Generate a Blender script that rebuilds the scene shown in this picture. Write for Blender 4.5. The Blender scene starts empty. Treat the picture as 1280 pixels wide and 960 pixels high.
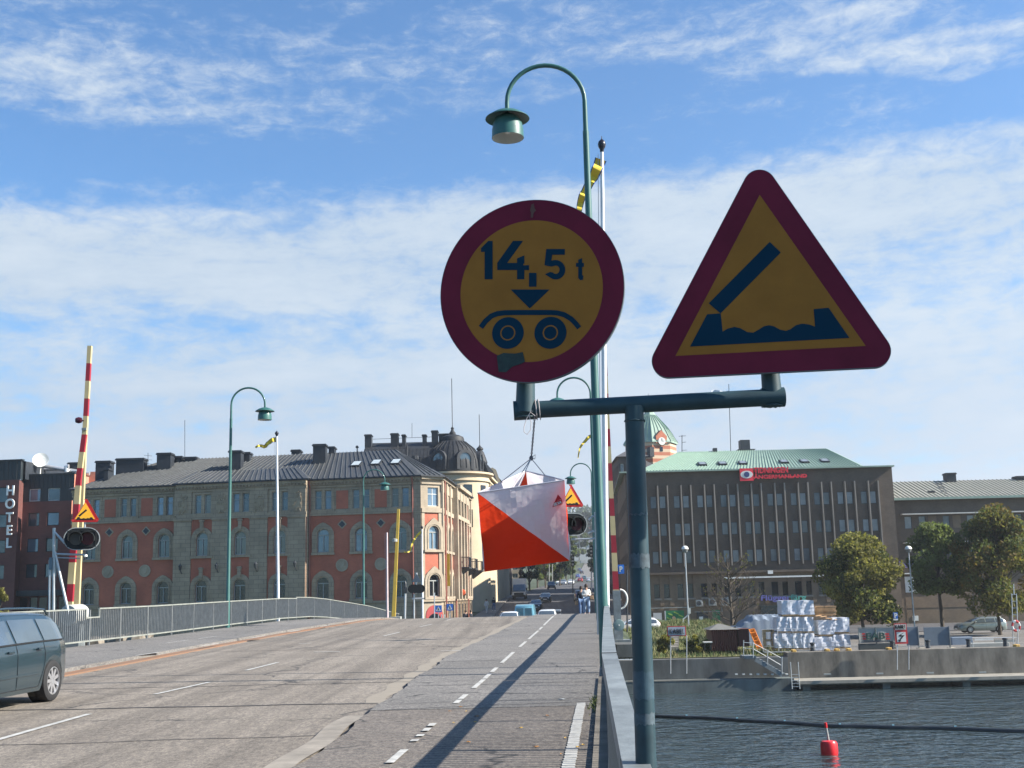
import bpy, math, random
from mathutils import Vector as V, Matrix
random.seed(7)
rd = math.radians
S = bpy.context.scene
COL = S.collection
# ------------------------------------------------------------------ camera
FPX, EYE, ROLL = 1500.0, 1.6, 0.024
PITCH = math.atan(265.0/1500.0)
cd = bpy.data.cameras.new('camera'); cam = bpy.data.objects.new('camera', cd); COL.objects.link(cam)
cd.sensor_width = 36; cd.lens = FPX/1280*36; cd.clip_start = .05; cd.clip_end = 6000
_U = V((0, -math.sin(PITCH), math.cos(PITCH))); _R = V((1, 0, 0)); _F = V((0, math.cos(PITCH), math.sin(PITCH)))
cx = _R*math.cos(ROLL)-_U*math.sin(ROLL); cy = _U*math.cos(ROLL)+_R*math.sin(ROLL)
m = Matrix((cx, cy, -_F)).transposed().to_4x4(); m.translation = V((0, 0, EYE)); cam.matrix_world = m
S.camera = cam
# ------------------------------------------------------------------ light
SUN_EL, SUN_BACK = 34.0, 7.0       # sun stands to the right, a little towards the viewer
sdir = V((math.cos(rd(SUN_EL))*math.cos(rd(SUN_BACK)), -math.cos(rd(SUN_EL))*math.sin(rd(SUN_BACK)), math.sin(rd(SUN_EL))))
sl = bpy.data.lights.new('sun', 'SUN'); sl.energy = 5.0; sl.angle = rd(.53); sl.color = (1, .93, .83)
so = bpy.data.objects.new('sun', sl); COL.objects.link(so); so.rotation_euler = sdir.to_track_quat('Z', 'Y').to_euler(); so.location = (30, -10, 60)
S.view_settings.view_transform = 'Standard'; S.view_settings.look = 'None'; S.view_settings.gamma = 1
S.view_settings.exposure = 1.3
w = bpy.data.worlds.new('World'); S.world = w; w.use_nodes = True
def build_world():
    nt = w.node_tree; N = nt.nodes; L = nt.links; N.clear()
    def n(t, **k):
        o = N.new(t)
        for a, b in k.items(): setattr(o, a, b)
        return o
    def val(s, v): s.default_value = v
    out = n('ShaderNodeOutputWorld')
    sky = n('ShaderNodeTexSky', sky_type='NISHITA', sun_disc=False)
    sky.sun_elevation = rd(SUN_EL); sky.sun_rotation = rd(90+SUN_BACK); sky.ozone_density = 2.6; sky.air_density = 1.0; sky.dust_density = .5
    b1 = n('ShaderNodeBackground'); val(b1.inputs[1], .074)
    tn = n('ShaderNodeMixRGB', blend_type='MULTIPLY'); val(tn.inputs[0], 1); val(tn.inputs[2], (.56, .88, 1.10, 1)); L.new(sky.outputs[0], tn.inputs[1]); L.new(tn.outputs[0], b1.inputs[0])
    b2 = n('ShaderNodeBackground')
    tc = n('ShaderNodeTexCoord'); sp = n('ShaderNodeSeparateXYZ'); L.new(tc.outputs['Generated'], sp.inputs[0])
    def math_(op, a, b=None, c=None):
        o = n('ShaderNodeMath', operation=op)
        for i, x in enumerate((a, b, c)):
            if x is None: continue
            if isinstance(x, (int, float)): val(o.inputs[i], x)
            else: L.new(x, o.inputs[i])
        return o.outputs[0]
    def mr(x, a, b, c, d, cl=True, smooth=False):
        o = n('ShaderNodeMapRange', clamp=cl, interpolation_type='SMOOTHSTEP' if smooth else 'LINEAR')
        L.new(x, o.inputs[0])
        for i, q in enumerate((a, b, c, d)): val(o.inputs[i+1], q)
        return o.outputs[0]
    az = math_('ARCTAN2', sp.outputs[0], sp.outputs[1])
    el = math_('ARCSINE', sp.outputs[2])
    azd = math_('MULTIPLY', az, 57.2958); eld = math_('MULTIPLY', el, 57.2958)
    def vec(a, b, c=0.0):
        o = n('ShaderNodeCombineXYZ')
        for i, x in enumerate((a, b, c)):
            if isinstance(x, (int, float)): val(o.inputs[i], x)
            else: L.new(x, o.inputs[i])
        return o.outputs[0]
    def noise(v, sc, det, rough=.55, dist=0.0, lac=2.0):
        o = n('ShaderNodeTexNoise'); L.new(v, o.inputs['Vector']); val(o.inputs['Scale'], sc); val(o.inputs['Detail'], det)
        val(o.inputs['Roughness'], rough); val(o.inputs['Distortion'], dist); val(o.inputs['Lacunarity'], lac)
        return o.outputs[0]
    # elevation tilted a little so the streaks rise to the right
    elt = math_('SUBTRACT', eld, math_('MULTIPLY', azd, .03))
    big = noise(vec(math_('MULTIPLY', azd, .035), math_('MULTIPLY', elt, .21), 3.7), 1.0, 3, .5)
    mid = noise(vec(math_('MULTIPLY', azd, .075), math_('MULTIPLY', elt, .34), 1.3), 1.0, 8, .60, .35)
    fin = noise(vec(math_('MULTIPLY', azd, .62), math_('MULTIPLY', elt, 1.35), 8.1), 1.0, 9, .70, .35)
    # how much cloud stands at each elevation
    cov = n('ShaderNodeValToRGB'); cr = cov.color_ramp; cr.interpolation = 'B_SPLINE'
    e = [(0, .92), (4, .90), (8.5, .84), (10.8, .78), (12.6, .52), (14.2, .92), (17.4, .88), (19.2, .50), (20.4, .10), (22.0, .26), (23.6, .50), (25.6, .30), (30, .33), (45, .2)]
    cr.elements[0].position = 0; cr.elements[0].color = (.95,)*3+(1,)
    cr.elements[1].position = 1; cr.elements[1].color = (.15,)*3+(1,)
    for a, b in e[1:]:
        x = cr.elements.new(a/50); x.color = (b, b, b, 1)
    wig = math_('MULTIPLY', math_('SUBTRACT', mid, .5), 3.2)
    wig2 = math_('MULTIPLY', math_('SUBTRACT', big, .5), 7.5)
    L.new(math_('DIVIDE', math_('ADD', math_('ADD', elt, wig), wig2), 50.0), cov.inputs[0])
    d = math_('ADD', cov.outputs[0], math_('MULTIPLY', math_('SUBTRACT', mid, .5), 1.35))
    d = math_('ADD', d, math_('MULTIPLY', math_('SUBTRACT', fin, .5), .95))
    d = mr(d, .26, .88, 0, .95, True, True)
    # clouds thinned behind the viewer, shaped to keep ambient light low
    face = mr(sp.outputs[1], -.1, .6, .12, 1.0)
    d = math_('MULTIPLY', d, face)
    shade = n('ShaderNodeMixRGB'); val(shade.inputs[1], (.46, .58, .72, 1)); val(shade.inputs[2], (.66, .74, .82, 1))
    L.new(mr(math_('ADD', mid, math_('MULTIPLY', fin, .4)), .5, .95, 0, 1), shade.inputs[0])
    hz = n('ShaderNodeMixRGB'); val(hz.inputs[2], (.55, .62, .72, 1)); L.new(shade.outputs[0], hz.inputs[1]); L.new(mr(eld, 1, 11, 1, 0), hz.inputs[0])
    L.new(hz.outputs[0], b2.inputs[0]); val(b2.inputs[1], .44)
    mx = n('ShaderNodeMixShader'); L.new(d, mx.inputs[0]); L.new(b1.outputs[0], mx.inputs[1]); L.new(b2.outputs[0], mx.inputs[2])
    L.new(mx.outputs[0], out.inputs[0])
build_world()
# ------------------------------------------------------------------ measuring helpers
def ray(px, py):
    a = (px-640)/FPX; b = (480-py)/FPX
    a0 = a*math.cos(ROLL)+b*math.sin(ROLL); b0 = -a*math.sin(ROLL)+b*math.cos(ROLL)
    return V((a0, math.cos(PITCH)-b0*math.sin(PITCH), math.sin(PITCH)+b0*math.cos(PITCH)))
def at(px, py, Y):
    r = ray(px, py); return V((0, 0, EYE))+r*(Y/r.y)
def onz(px, py, z):
    r = ray(px, py); t = (z-EYE)/r.z; return V((0, 0, EYE))+r*t
def lerp(x, xs, ys):
    if x <= xs[0]: return ys[0]
    for i in range(len(xs)-1):
        if x <= xs[i+1]:
            t = (x-xs[i])/(xs[i+1]-xs[i]); return ys[i]+(ys[i+1]-ys[i])*t
    return ys[-1]
def smooth(t): t = max(0, min(1, t)); return t*t*(3-2*t)
PY = [-40, 0, 7, 15, 35, 43, 52, 60, 66, 70, 76, 83, 98, 114, 130, 150, 170, 190, 250, 330, 400, 500, 700, 900, 1100, 1500, 3000]
PZ = [-.6, 0, .1, .17, .30, .36, .47, .555, .53, .43, .2, -.08, -.95, -1.5, -1.6, -.95, 0, 1.0, 2.6, 4.2, 5.6, 9, 17, 25, 45, 85, 90]
def zg(y): return lerp(y, PY, PZ)
def gz(px, py):      # where a pixel meets the road
    r = ray(px, py); Y = 2.0
    while Y < 400:
        if EYE+r.z*Y/r.y <= zg(Y): break
        Y += .05
    return V((r.x*Y/r.y, Y, zg(Y)))
# ------------------------------------------------------------------ materials
MATS = {}
def M(name, col, rough=.65, metal=0.0, var=.12, sc=2.0, bump=0.0, bsc=30.0, spec=.4, col2=None, det=4, stretch=None, coat=0, sub=None):
    if name in MATS: return MATS[name]
    m = bpy.data.materials.new(name); m.use_nodes = True; nt = m.node_tree; N = nt.nodes; L = nt.links
    b = N['Principled BSDF']
    b.inputs['Roughness'].default_value = rough; b.inputs['Metallic'].default_value = metal
    b.inputs['Specular IOR Level'].default_value = spec
    if coat: b.inputs['Coat Weight'].default_value = coat; b.inputs['Coat Roughness'].default_value = .06
    g = N.new('ShaderNodeNewGeometry'); mp = N.new('ShaderNodeMapping'); L.new(g.outputs['Position'], mp.inputs[0])
    if stretch: mp.inputs['Scale'].default_value = stretch
    ns = N.new('ShaderNodeTexNoise'); ns.inputs['Scale'].default_value = sc; ns.inputs['Detail'].default_value = det; ns.inputs['Roughness'].default_value = .65
    L.new(mp.outputs[0], ns.inputs['Vector'])
    cr = N.new('ShaderNodeValToRGB'); e = cr.color_ramp.elements
    e[0].position = .3; e[1].position = .7
    c2 = col2 or tuple(c*(1+var) for c in col)
    c1 = tuple(c*(1-var) for c in col) if not col2 else col
    e[0].color = (*c1, 1); e[1].color = (*c2, 1)
    L.new(ns.outputs[0], cr.inputs[0]); L.new(cr.outputs[0], b.inputs['Base Color'])
    if bump:
        n2 = N.new('ShaderNodeTexNoise'); n2.inputs['Scale'].default_value = bsc; n2.inputs['Detail'].default_value = 4; L.new(mp.outputs[0], n2.inputs['Vector'])
        bp = N.new('ShaderNodeBump'); bp.inputs['Strength'].default_value = bump; bp.inputs['Distance'].default_value = .02
        L.new(n2.outputs[0], bp.inputs['Height']); L.new(bp.outputs[0], b.inputs['Normal'])
    MATS[name] = m; return m
def brick(name, c1, c2, mortar, bw=.25, bh=.075, rot=0.0, ms=.012):
    if name in MATS: return MATS[name]
    m = M(name, c1, .85, var=.1, sc=.6)
    nt = m.node_tree; N = nt.nodes; L = nt.links; b = N['Principled BSDF']
    g = N.new('ShaderNodeNewGeometry'); sp = N.new('ShaderNodeSeparateXYZ'); L.new(g.outputs['Position'], sp.inputs[0])
    ad = N.new('ShaderNodeMath'); ad.operation = 'ADD'; L.new(sp.outputs[0], ad.inputs[0]); L.new(sp.outputs[1], ad.inputs[1])
    cb = N.new('ShaderNodeCombineXYZ'); L.new(ad.outputs[0], cb.inputs[0]); L.new(sp.outputs[2], cb.inputs[1])
    t = N.new('ShaderNodeTexBrick'); L.new(cb.outputs[0], t.inputs['Vector'])
    t.inputs['Color1'].default_value = (*c1, 1); t.inputs['Color2'].default_value = (*c2, 1); t.inputs['Mortar'].default_value = (*mortar, 1)
    t.inputs['Scale'].default_value = 1; t.inputs['Brick Width'].default_value = bw; t.inputs['Row Height'].default_value = bh; t.inputs['Mortar Size'].default_value = ms
    cr = [x for x in N if x.type == 'VALTORGB'][0]
    mx = N.new('ShaderNodeMixRGB'); mx.blend_type = 'MULTIPLY'; mx.inputs[0].default_value = 1
    cr.color_ramp.elements[0].color = (.78, .78, .78, 1); cr.color_ramp.elements[1].color = (1.12, 1.1, 1.08, 1)
    L.new(t.outputs[0], mx.inputs[1]); L.new(cr.outputs[0], mx.inputs[2]); L.new(mx.outputs[0], b.inputs['Base Color'])
    return m
def pane_mat(name, col, rough=.08, metal=.0, spec=.8):
    return M(name, col, rough, metal, var=.35, sc=.35, spec=spec, det=2)
# ------------------------------------------------------------------ object helpers
def tag(o, label=None, cat=None, group=None, kind=None):
    if label: o['label'] = label
    if cat: o['category'] = cat
    if group: o['group'] = group
    if kind: o['kind'] = kind
    return o
def thing(name, label, cat, loc=(0, 0, 0), rz=0.0, group=None):
    o = bpy.data.objects.new(name, None); COL.objects.link(o); o.location = loc; o.rotation_euler = (0, 0, rz); o.empty_display_size = .2
    return tag(o, label, cat, group)
def copy_tree(o, parent=None):
    c = o.copy(); COL.objects.link(c)
    if parent: c.parent = parent
    for ch in list(o.children): copy_tree(ch, c)
    return c
class MB:
    def __init__(s, off=(0, 0, 0)): s.v = []; s.f = []; s.off = V(off); s.mi = []; s.cur = 0
    def add(s, vs, fs):
        n = len(s.v); s.v += [tuple(V(p)-s.off) for p in vs]; s.f += [tuple(i+n for i in f) for f in fs]; s.mi += [s.cur]*len(fs); return s
    def box(s, x0, x1, y0, y1, z0, z1):
        return s.hexa([(x0, y0, z0), (x1, y0, z0), (x1, y1, z0), (x0, y1, z0)], [(x0, y0, z1), (x1, y0, z1), (x1, y1, z1), (x0, y1, z1)])
    def hexa(s, a, b):
        return s.add(list(a)+list(b), [(3, 2, 1, 0), (4, 5, 6, 7), (0, 1, 5, 4), (1, 2, 6, 5), (2, 3, 7, 6), (3, 0, 4, 7)])
    def quad(s, *p): return s.add(p, [tuple(range(len(p)))])
    def bar(s, a, b, w, h=None, up=(0, 0, 1)):
        a = V(a); b = V(b); h = h or w; d = (b-a).normalized(); u = V(up)
        if abs(d.dot(u)) > .98: u = V((0, 1, 0))
        r = d.cross(u).normalized()*w/2; t = r.cross(d).normalized()*h/2
        return s.hexa([a-r-t, a+r-t, a+r+t, a-r+t], [b-r-t, b+r-t, b+r+t, b-r+t])
    def tube(s, pts, r, n=10, cap=True):
        pts = [V(p) for p in pts]; rs = r if isinstance(r, (list, tuple)) else [r]*len(pts)
        rings = []; prev = None
        for i, p in enumerate(pts):
            d = (pts[min(i+1, len(pts)-1)]-pts[max(i-1, 0)]).normalized()
            if prev is None:
                u = V((0, 0, 1)) if abs(d.z) < .9 else V((1, 0, 0)); prev = d.cross(u).normalized()
            a = (prev-d*prev.dot(d)).normalized(); b = d.cross(a); prev = a
            rings.append([p+(a*math.cos(2*math.pi*k/n)+b*math.sin(2*math.pi*k/n))*rs[i] for k in range(n)])
        vs = [q for g in rings for q in g]; fs = []
        for i in range(len(rings)-1):
            for k in range(n): fs.append((i*n+k, i*n+(k+1) % n, (i+1)*n+(k+1) % n, (i+1)*n+k))
        if cap: fs.append(tuple(range(n))[::-1]); fs.append(tuple((len(rings)-1)*n+k for k in range(n)))
        return s.add(vs, fs)
    def lathe(s, prof, c=(0, 0, 0), n=20, axis=None):
        c = V(c); vs = []; fs = []
        q = V((0, 0, 1)).rotation_difference(V(axis)) if axis is not None else None
        for r, z in prof:
            for k in range(n):
                p = V((r*math.cos(2*math.pi*k/n), r*math.sin(2*math.pi*k/n), z))
                if q: p = q @ p
                vs.append(c+p)
        for i in range(len(prof)-1):
            for k in range(n): fs.append((i*n+k, i*n+(k+1) % n, (i+1)*n+(k+1) % n, (i+1)*n+k))
        return s.add(vs, fs)
    def prism(s, pts, d):           # pts: 3-D polygon, d: offset vector
        n = len(pts); pts = [V(p) for p in pts]; d = V(d)
        return s.add(pts+[p+d for p in pts], [tuple(range(n))[::-1], tuple(range(n, 2*n))]+[(i, (i+1) % n, n+(i+1) % n, n+i) for i in range(n)])
    def build(s, name, mat, parent=None, sm=False, bevel=0.0):
        me = bpy.data.meshes.new(name); me.from_pydata(s.v, [], s.f)
        for x in (mat if isinstance(mat, (list, tuple)) else [mat]): me.materials.append(x)
        if any(s.mi): me.polygons.foreach_set('material_index', s.mi)
        me.validate(); me.update()
        import bmesh
        bm = bmesh.new(); bm.from_mesh(me); bmesh.ops.recalc_face_normals(bm, faces=bm.faces); bm.to_mesh(me); bm.free()
        if sm:
            me.polygons.foreach_set('use_smooth', [True]*len(me.polygons))
            try: me.set_sharp_from_angle(angle=rd(38))
            except Exception: pass
        o = bpy.data.objects.new(name, me); COL.objects.link(o)
        if parent: o.parent = parent
        else: o.location = s.off
        if bevel:
            b = o.modifiers.new('bevel', 'BEVEL'); b.width = bevel; b.segments = 2; b.limit_method = 'ANGLE'
        return o
class Frame:                         # a vertical plane: u along it, z up, d outwards
    def __init__(s, O, ang): s.O = V((O[0], O[1], 0)); s.u = V((math.cos(rd(ang)), math.sin(rd(ang)), 0)); s.n = V((s.u.y, -s.u.x, 0))
    def hit(s, px, py):
        r = ray(px, py); c = V((0, 0, EYE)); t = (s.O-c).dot(s.n)/r.dot(s.n); p = c+r*t
        return (p-s.O).dot(s.u), p.z
    def p(s, u, z, d=0.0): return s.O+s.u*u+s.n*d+V((0, 0, z))
    def box(s, mb, u0, u1, z0, z1, d0, d1):
        return mb.hexa([s.p(u0, z0, d1), s.p(u1, z0, d1), s.p(u1, z0, d0), s.p(u0, z0, d0)], [s.p(u0, z1, d1), s.p(u1, z1, d1), s.p(u1, z1, d0), s.p(u0, z1, d0)])
    def poly(s, mb, pts, d0, d1): return mb.prism([s.p(u, z, d0) for u, z in pts], s.n*(d1-d0))
    def ring(s, mb, inn, outr, d0, d1):      # closed=False strip between two equal-length paths
        n = len(inn); vs = []
        for (a, b) in zip(inn, outr): vs += [s.p(*a, d1), s.p(*b, d1), s.p(*b, d0), s.p(*a, d0)]
        fs = []
        for i in range(n-1):
            k = i*4; q = k+4
            for j in range(4): fs.append((k+j, q+j, q+(j+1) % 4, k+(j+1) % 4))
        fs += [(0, 1, 2, 3), tuple((n-1)*4+j for j in (3, 2, 1, 0))]
        return mb.add(vs, fs)
    def wall(s, mb, u0, u1, z0, z1, holes, dep=.25):   # holes (u0,u1,z0,z1); reveals included
        us = sorted({u0, u1, *[h[0] for h in holes], *[h[1] for h in holes]}); zs = sorted({z0, z1, *[h[2] for h in holes], *[h[3] for h in holes]})
        us = [x for x in us if u0 <= x <= u1]; zs = [x for x in zs if z0 <= x <= z1]
        for i in range(len(us)-1):
            cu = (us[i]+us[i+1])/2; j = 0
            while j < len(zs)-1:
                cz = (zs[j]+zs[j+1])/2
                if any(h[0] < cu < h[1] and h[2] < cz < h[3] for h in holes): j += 1; continue
                k = j
                while k+1 < len(zs)-1 and not any(h[0] < cu < h[1] and h[2] < (zs[k+1]+zs[k+2])/2 < h[3] for h in holes): k += 1
                mb.quad(s.p(us[i], zs[j]), s.p(us[i+1], zs[j]), s.p(us[i+1], zs[k+1]), s.p(us[i], zs[k+1])); j = k+1
        for a, b, c, e in holes:
            for q in (((a, c), (a, e)), ((b, c), (b, e)), ((a, c), (b, c)), ((a, e), (b, e))):
                mb.quad(s.p(*q[0]), s.p(*q[1]), s.p(*q[1], -dep), s.p(*q[0], -dep))
        return mb
def text_mesh(txt, size, depth, xf, name, mat, parent, off=(0, 0, 0), align='CENTER', xs=1.0, bold=0.0, lsp=1.0):
    c = bpy.data.curves.new('lettering', 'FONT'); c.body = txt; c.size = size; c.align_x = align; c.align_y = 'CENTER'; c.extrude = depth/2; c.offset = bold; c.space_character = lsp
    o = bpy.data.objects.new('lettering', c); COL.objects.link(o)
    me = bpy.data.meshes.new_from_object(o); bpy.data.objects.remove(o); bpy.data.curves.remove(c)
    off = V(off)
    for v in me.vertices: v.co = xf(v.co.x*xs, v.co.y, v.co.z+depth/2)-off
    me.materials.clear(); me.materials.append(mat); me.name = name
    q = bpy.data.objects.new(name, me); COL.objects.link(q)
    if parent: q.parent = parent
    return q
def struct(mb, name, mat, sm=False): return tag(mb.build(name, mat, None, sm), kind='structure')
# ------------------------------------------------------------------ the ground, water and bridge
def XL(Y): return -15.5+.065*Y
def XR(Y): return lerp(Y, [-40, 0, 3.75, 7.06, 15.6, 60, 98, 200], [-2.0, .15, .35, .52, 1.14, 4.38, 7.2, 14.6])
def KL(Y): return lerp(Y, [-40, 0, 25, 36, 45, 57, 70, 98, 114, 150, 190, 330, 430], [-12.5, -10.2, -9.35, -9.3, -9.05, -8.0, -7.2, -5.6, -4.8, -3.0, -1.5, 7.5, 20.5])
def KR(Y): return lerp(Y, [-40, 0, 11, 15.6, 19.4, 28.7, 49, 70, 98, 114, 190, 330, 430], [-3.4, -2.3, -1.95, -1.86, -1.8, -1.55, -.2, 1.3, 3.4, 8.6, 13.5, 22, 28.5])
def asphalt(name, c1, c2, line=(0, 0, 0), ribs=False, streak=True):
    m = bpy.data.materials.new(name); m.use_nodes = True; nt = m.node_tree; N = nt.nodes; L = nt.links; b = N['Principled BSDF']
    b.inputs['Roughness'].default_value = .82; b.inputs['Specular IOR Level'].default_value = .35
    g = N.new('ShaderNodeNewGeometry')
    def noise(sc, det, st=(1, 1, 1), ro=.6):
        mp = N.new('ShaderNodeMapping'); mp.inputs['Scale'].default_value = st; L.new(g.outputs['Position'], mp.inputs[0])
        n = N.new('ShaderNodeTexNoise'); n.inputs['Scale'].default_value = sc; n.inputs['Detail'].default_value = det; n.inputs['Roughness'].default_value = ro
        L.new(mp.outputs[0], n.inputs['Vector']); return n.outputs[0]
    def mix(f, a, c, t='MIX'):
        x = N.new('ShaderNodeMixRGB'); x.blend_type = t
        for i, q in enumerate((f, a, c)):
            if isinstance(q, (int, float)): x.inputs[i].default_value = q
            elif isinstance(q, tuple): x.inputs[i].default_value = (*q, 1)
            else: L.new(q, x.inputs[i])
        return x.outputs[0]
    def ramp(x, a, c):
        r = N.new('ShaderNodeValToRGB'); r.color_ramp.elements[0].position = a; r.color_ramp.elements[1].position = c; L.new(x, r.inputs[0]); return r.outputs[0]
    col = mix(ramp(noise(.35, 5), .35, .65), c1, c2)
    if streak: col = mix(ramp(noise(1.0, 5, (2.2, .05, 1)), .38, .7), col, tuple(x*.66 for x in c1))
    agg = ramp(noise(55, 3, ro=.8), .32, .72); col = mix(.75, col, mix(agg, (.35, .35, .37), (1.65, 1.62, 1.56)), 'MULTIPLY')
    col = mix(.6, col, mix(ramp(noise(7, 4, ro=.75), .3, .7), (.72, .72, .73), (1.22, 1.2, 1.18)), 'MULTIPLY')
    col = mix(.85, col, mix(ramp(noise(22, 2, (1, .35, 1), ro=.9), .36, .64), (.66, .66, .68), (1.32, 1.3, 1.26)), 'MULTIPLY')
    # tar seams and cracks: thin ridges of a warped Voronoi
    vo = N.new('ShaderNodeTexVoronoi'); vo.feature = 'DISTANCE_TO_EDGE'; vo.inputs['Scale'].default_value = .23
    wv = N.new('ShaderNodeVectorMath'); wv.operation = 'ADD'; nn = N.new('ShaderNodeTexNoise'); nn.inputs['Scale'].default_value = 1.3; nn.inputs['Detail'].default_value = 5; L.new(g.outputs['Position'], nn.inputs['Vector'])
    L.new(g.outputs['Position'], wv.inputs[0]); L.new(nn.outputs[1], wv.inputs[1]); L.new(wv.outputs[0], vo.inputs['Vector'])
    cr = ramp(vo.outputs[0], .0, .010); patch = ramp(noise(.5, 2), .5, .56)
    col = mix(mix(patch, cr, (1, 1, 1)), (.035, .035, .035), col)
    L.new(col, b.inputs['Base Color'])
    bp = N.new('ShaderNodeBump'); bp.inputs['Strength'].default_value = .55; bp.inputs['Distance'].default_value = .012; L.new(noise(70, 3, ro=.8), bp.inputs['Height'])
    last = bp.outputs[0]
    if ribs:
        sp = N.new('ShaderNodeSeparateXYZ'); L.new(g.outputs['Position'], sp.inputs[0])
        wvv = N.new('ShaderNodeMath'); wvv.operation = 'MULTIPLY'; wvv.inputs[1].default_value = 2*math.pi/.16; L.new(sp.outputs[1], wvv.inputs[0])
        si = N.new('ShaderNodeMath'); si.operation = 'SINE'; L.new(wvv.outputs[0], si.inputs[0])
        b2 = N.new('ShaderNodeBump'); b2.inputs['Strength'].default_value = .55; b2.inputs['Distance'].default_value = .03; L.new(si.outputs[0], b2.inputs['Height']); L.new(last, b2.inputs['Normal']); last = b2.outputs[0]
    L.new(last, b.inputs['Normal']); return m
A_ROAD = asphalt('road asphalt', (.205, .183, .155), (.255, .230, .196))
A_WALK = asphalt('walkway asphalt', (.150, .146, .138), (.190, .184, .174), streak=False)
A_RAMP = asphalt('ribbed asphalt', (.140, .126, .112), (.185, .168, .150), ribs=True, streak=False)
A_DARK = asphalt('street asphalt', (.085, .085, .09), (.115, .115, .118))
PAINT = M('road paint', (.50, .50, .47), .75, var=.25, sc=9, col2=(.27, .265, .25))
CONC = M('concrete', (.150, .135, .112), .85, var=.45, sc=1.3, bump=.3, stretch=(1, 1, .35))
CONCD = M('dark concrete', (.095, .10, .098), .85, var=.4, sc=.9, bump=.3, stretch=(1, 1, .3))
RUST = M('rusty kerb', (.23, .115, .06), .8, col2=(.17, .115, .08), sc=3, stretch=(1, .25, 1))
KERB = M('kerb granite', (.235, .21, .175), .8, var=.25, sc=3)
def ystep(y0, y1):
    y = y0; o = []
    while y < y1-1e-6:
        o.append(y); y += .12 if 5 < y < 30 else .5 if y < 40 else 2 if y < 120 else 6
    return o+[y1]
def strip(name, fl, fr, y0, y1, h, mat, thick=.0, nx=1, tagit=True):
    mb = MB(); ys = ystep(y0, y1); rows = []
    for y in ys:
        a, b = fl(y), fr(y); z = zg(y)+h; rows.append([V((a+(b-a)*i/nx, y, z)) for i in range(nx+1)])
    for i in range(len(rows)-1):
        for j in range(nx): mb.quad(rows[i][j], rows[i][j+1], rows[i+1][j+1], rows[i+1][j])
        if thick:
            t = V((0, 0, thick)); p, q = rows[i], rows[i+1]
            mb.quad(p[0], q[0], q[0]-t, p[0]-t); mb.quad(p[-1], p[-1]-t, q[-1]-t, q[-1])
    if thick:
        t = V((0, 0, thick)); mb.quad(rows[0][0], rows[0][-1], rows[0][-1]-t, rows[0][0]-t)
    o = mb.build(name, mat)
    if tagit: tag(o, kind='structure')
    return o
EDGE = lambda Y: .035*math.sin(Y*1.1)+.015*math.sin(Y*3.3+1)+.008*math.sin(Y*9.1)     # the ragged seam between the lanes and the walkway
KRr = lambda Y: KR(Y)+EDGE(Y) if Y < 98 else KR(Y)
strip('road', KL, lambda Y: KR(Y)+.12, -40, 98, 0, A_ROAD)
strip('street', lambda Y: KL(Y)-(0), KR, 98.01, 430, .004, A_DARK)
strip('hill_road', lambda Y: lerp(Y, [430, 760, 950], [20.5, 42, 54]), lambda Y: lerp(Y, [430, 760, 950], [28.5, 50, 62]), 430.1, 950, .02, A_WALK)
strip('walkway', KRr, lambda Y: XR(Y)+.12, 15.6, 98, .05, A_WALK, .07)
strip('walkway_ramp', KRr, lambda Y: XR(Y)+.12, -40, 15.59, .045, A_RAMP, .07)
strip('sidewalk', lambda Y: XL(Y)-.1, KL, -40, 98, .11, A_WALK, .3)
strip('kerb', KL, lambda Y: KL(Y)+.34, -40, 96, .03, RUST, .1)
strip('pavement', lambda Y: -7.4+.067*(Y-122), KL, 98.02, 240, .12, A_WALK, .3)
strip('pavement', KR, lambda Y: KR(Y)+3.4 if Y < 330 else KR(Y)+3, 98.02, 330, .12, A_WALK, .3)
# dark gap and pale repaired granite along the seam
def ribbon(name, fn, y0, y1, w, h, mat):
    return strip(name, lambda Y: fn(Y)-w/2, lambda Y: fn(Y)+w/2, y0, y1, h, mat)
TAR = M('tar', (.03, .03, .032), .7, var=.3)
ribbon('road_seam', lambda Y: KRr(Y)-.035+.012*math.sin(Y*5), 12.6, 96, .07, .006, TAR)
ribbon('kerb_stones', lambda Y: KR(Y)-.16+.03*math.sin(Y*2.1), 2, 15.2, .26, .030, KERB)
ribbon('road_edge', lambda Y: KR(Y)-.20+.05*math.sin(Y*2.7), 17.0, 60, .28, .004, M('sandy edge', (.255, .225, .18), .9, col2=(.215, .19, .155), sc=6))
# transverse joints of the bridge
def cross(y, x0, x1, wd, h, skew=0.0, mat=TAR, name='bridge_joint'):
    mb = MB(); n = 26
    for i in range(n):
        a = x0+(x1-x0)*i/n; b = x0+(x1-x0)*(i+1)/n
        ya = y+skew*(a-x0)+.035*math.sin(a*3.1+y); yb = y+skew*(b-x0)+.035*math.sin(b*3.1+y)
        mb.quad(V((a, ya-wd/2, zg(ya)+h)), V((b, yb-wd/2, zg(yb)+h)), V((b, yb+wd/2, zg(yb)+h)), V((a, ya+wd/2, zg(ya)+h)))
    return tag(mb.build(name, mat), kind='structure')
cross(17.45, -9.6, -1.95, .085, .005, -.045); cross(21.1, -9.2, -1.8, .05, .005, -.03); cross(15.62, -1.7, .95, .03, .056, .18); cross(19.3, -1.7, 1.1, .035, .055, .02)
cross(16.35, -1.75, .95, .022, .057, .1); cross(25.6, -1.6, 1.5, .03, .055, .01); cross(33.5, -9.2, -1.4, .06, .005); cross(44, -.4, 2.9, .09, .055)
cross(44.5, -9, -.7, .05, .005, -.01); cross(30, -1.4, 1.8, .02, .055); cross(13.2, -7, -2.1, .03, .005, .06)
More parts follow.
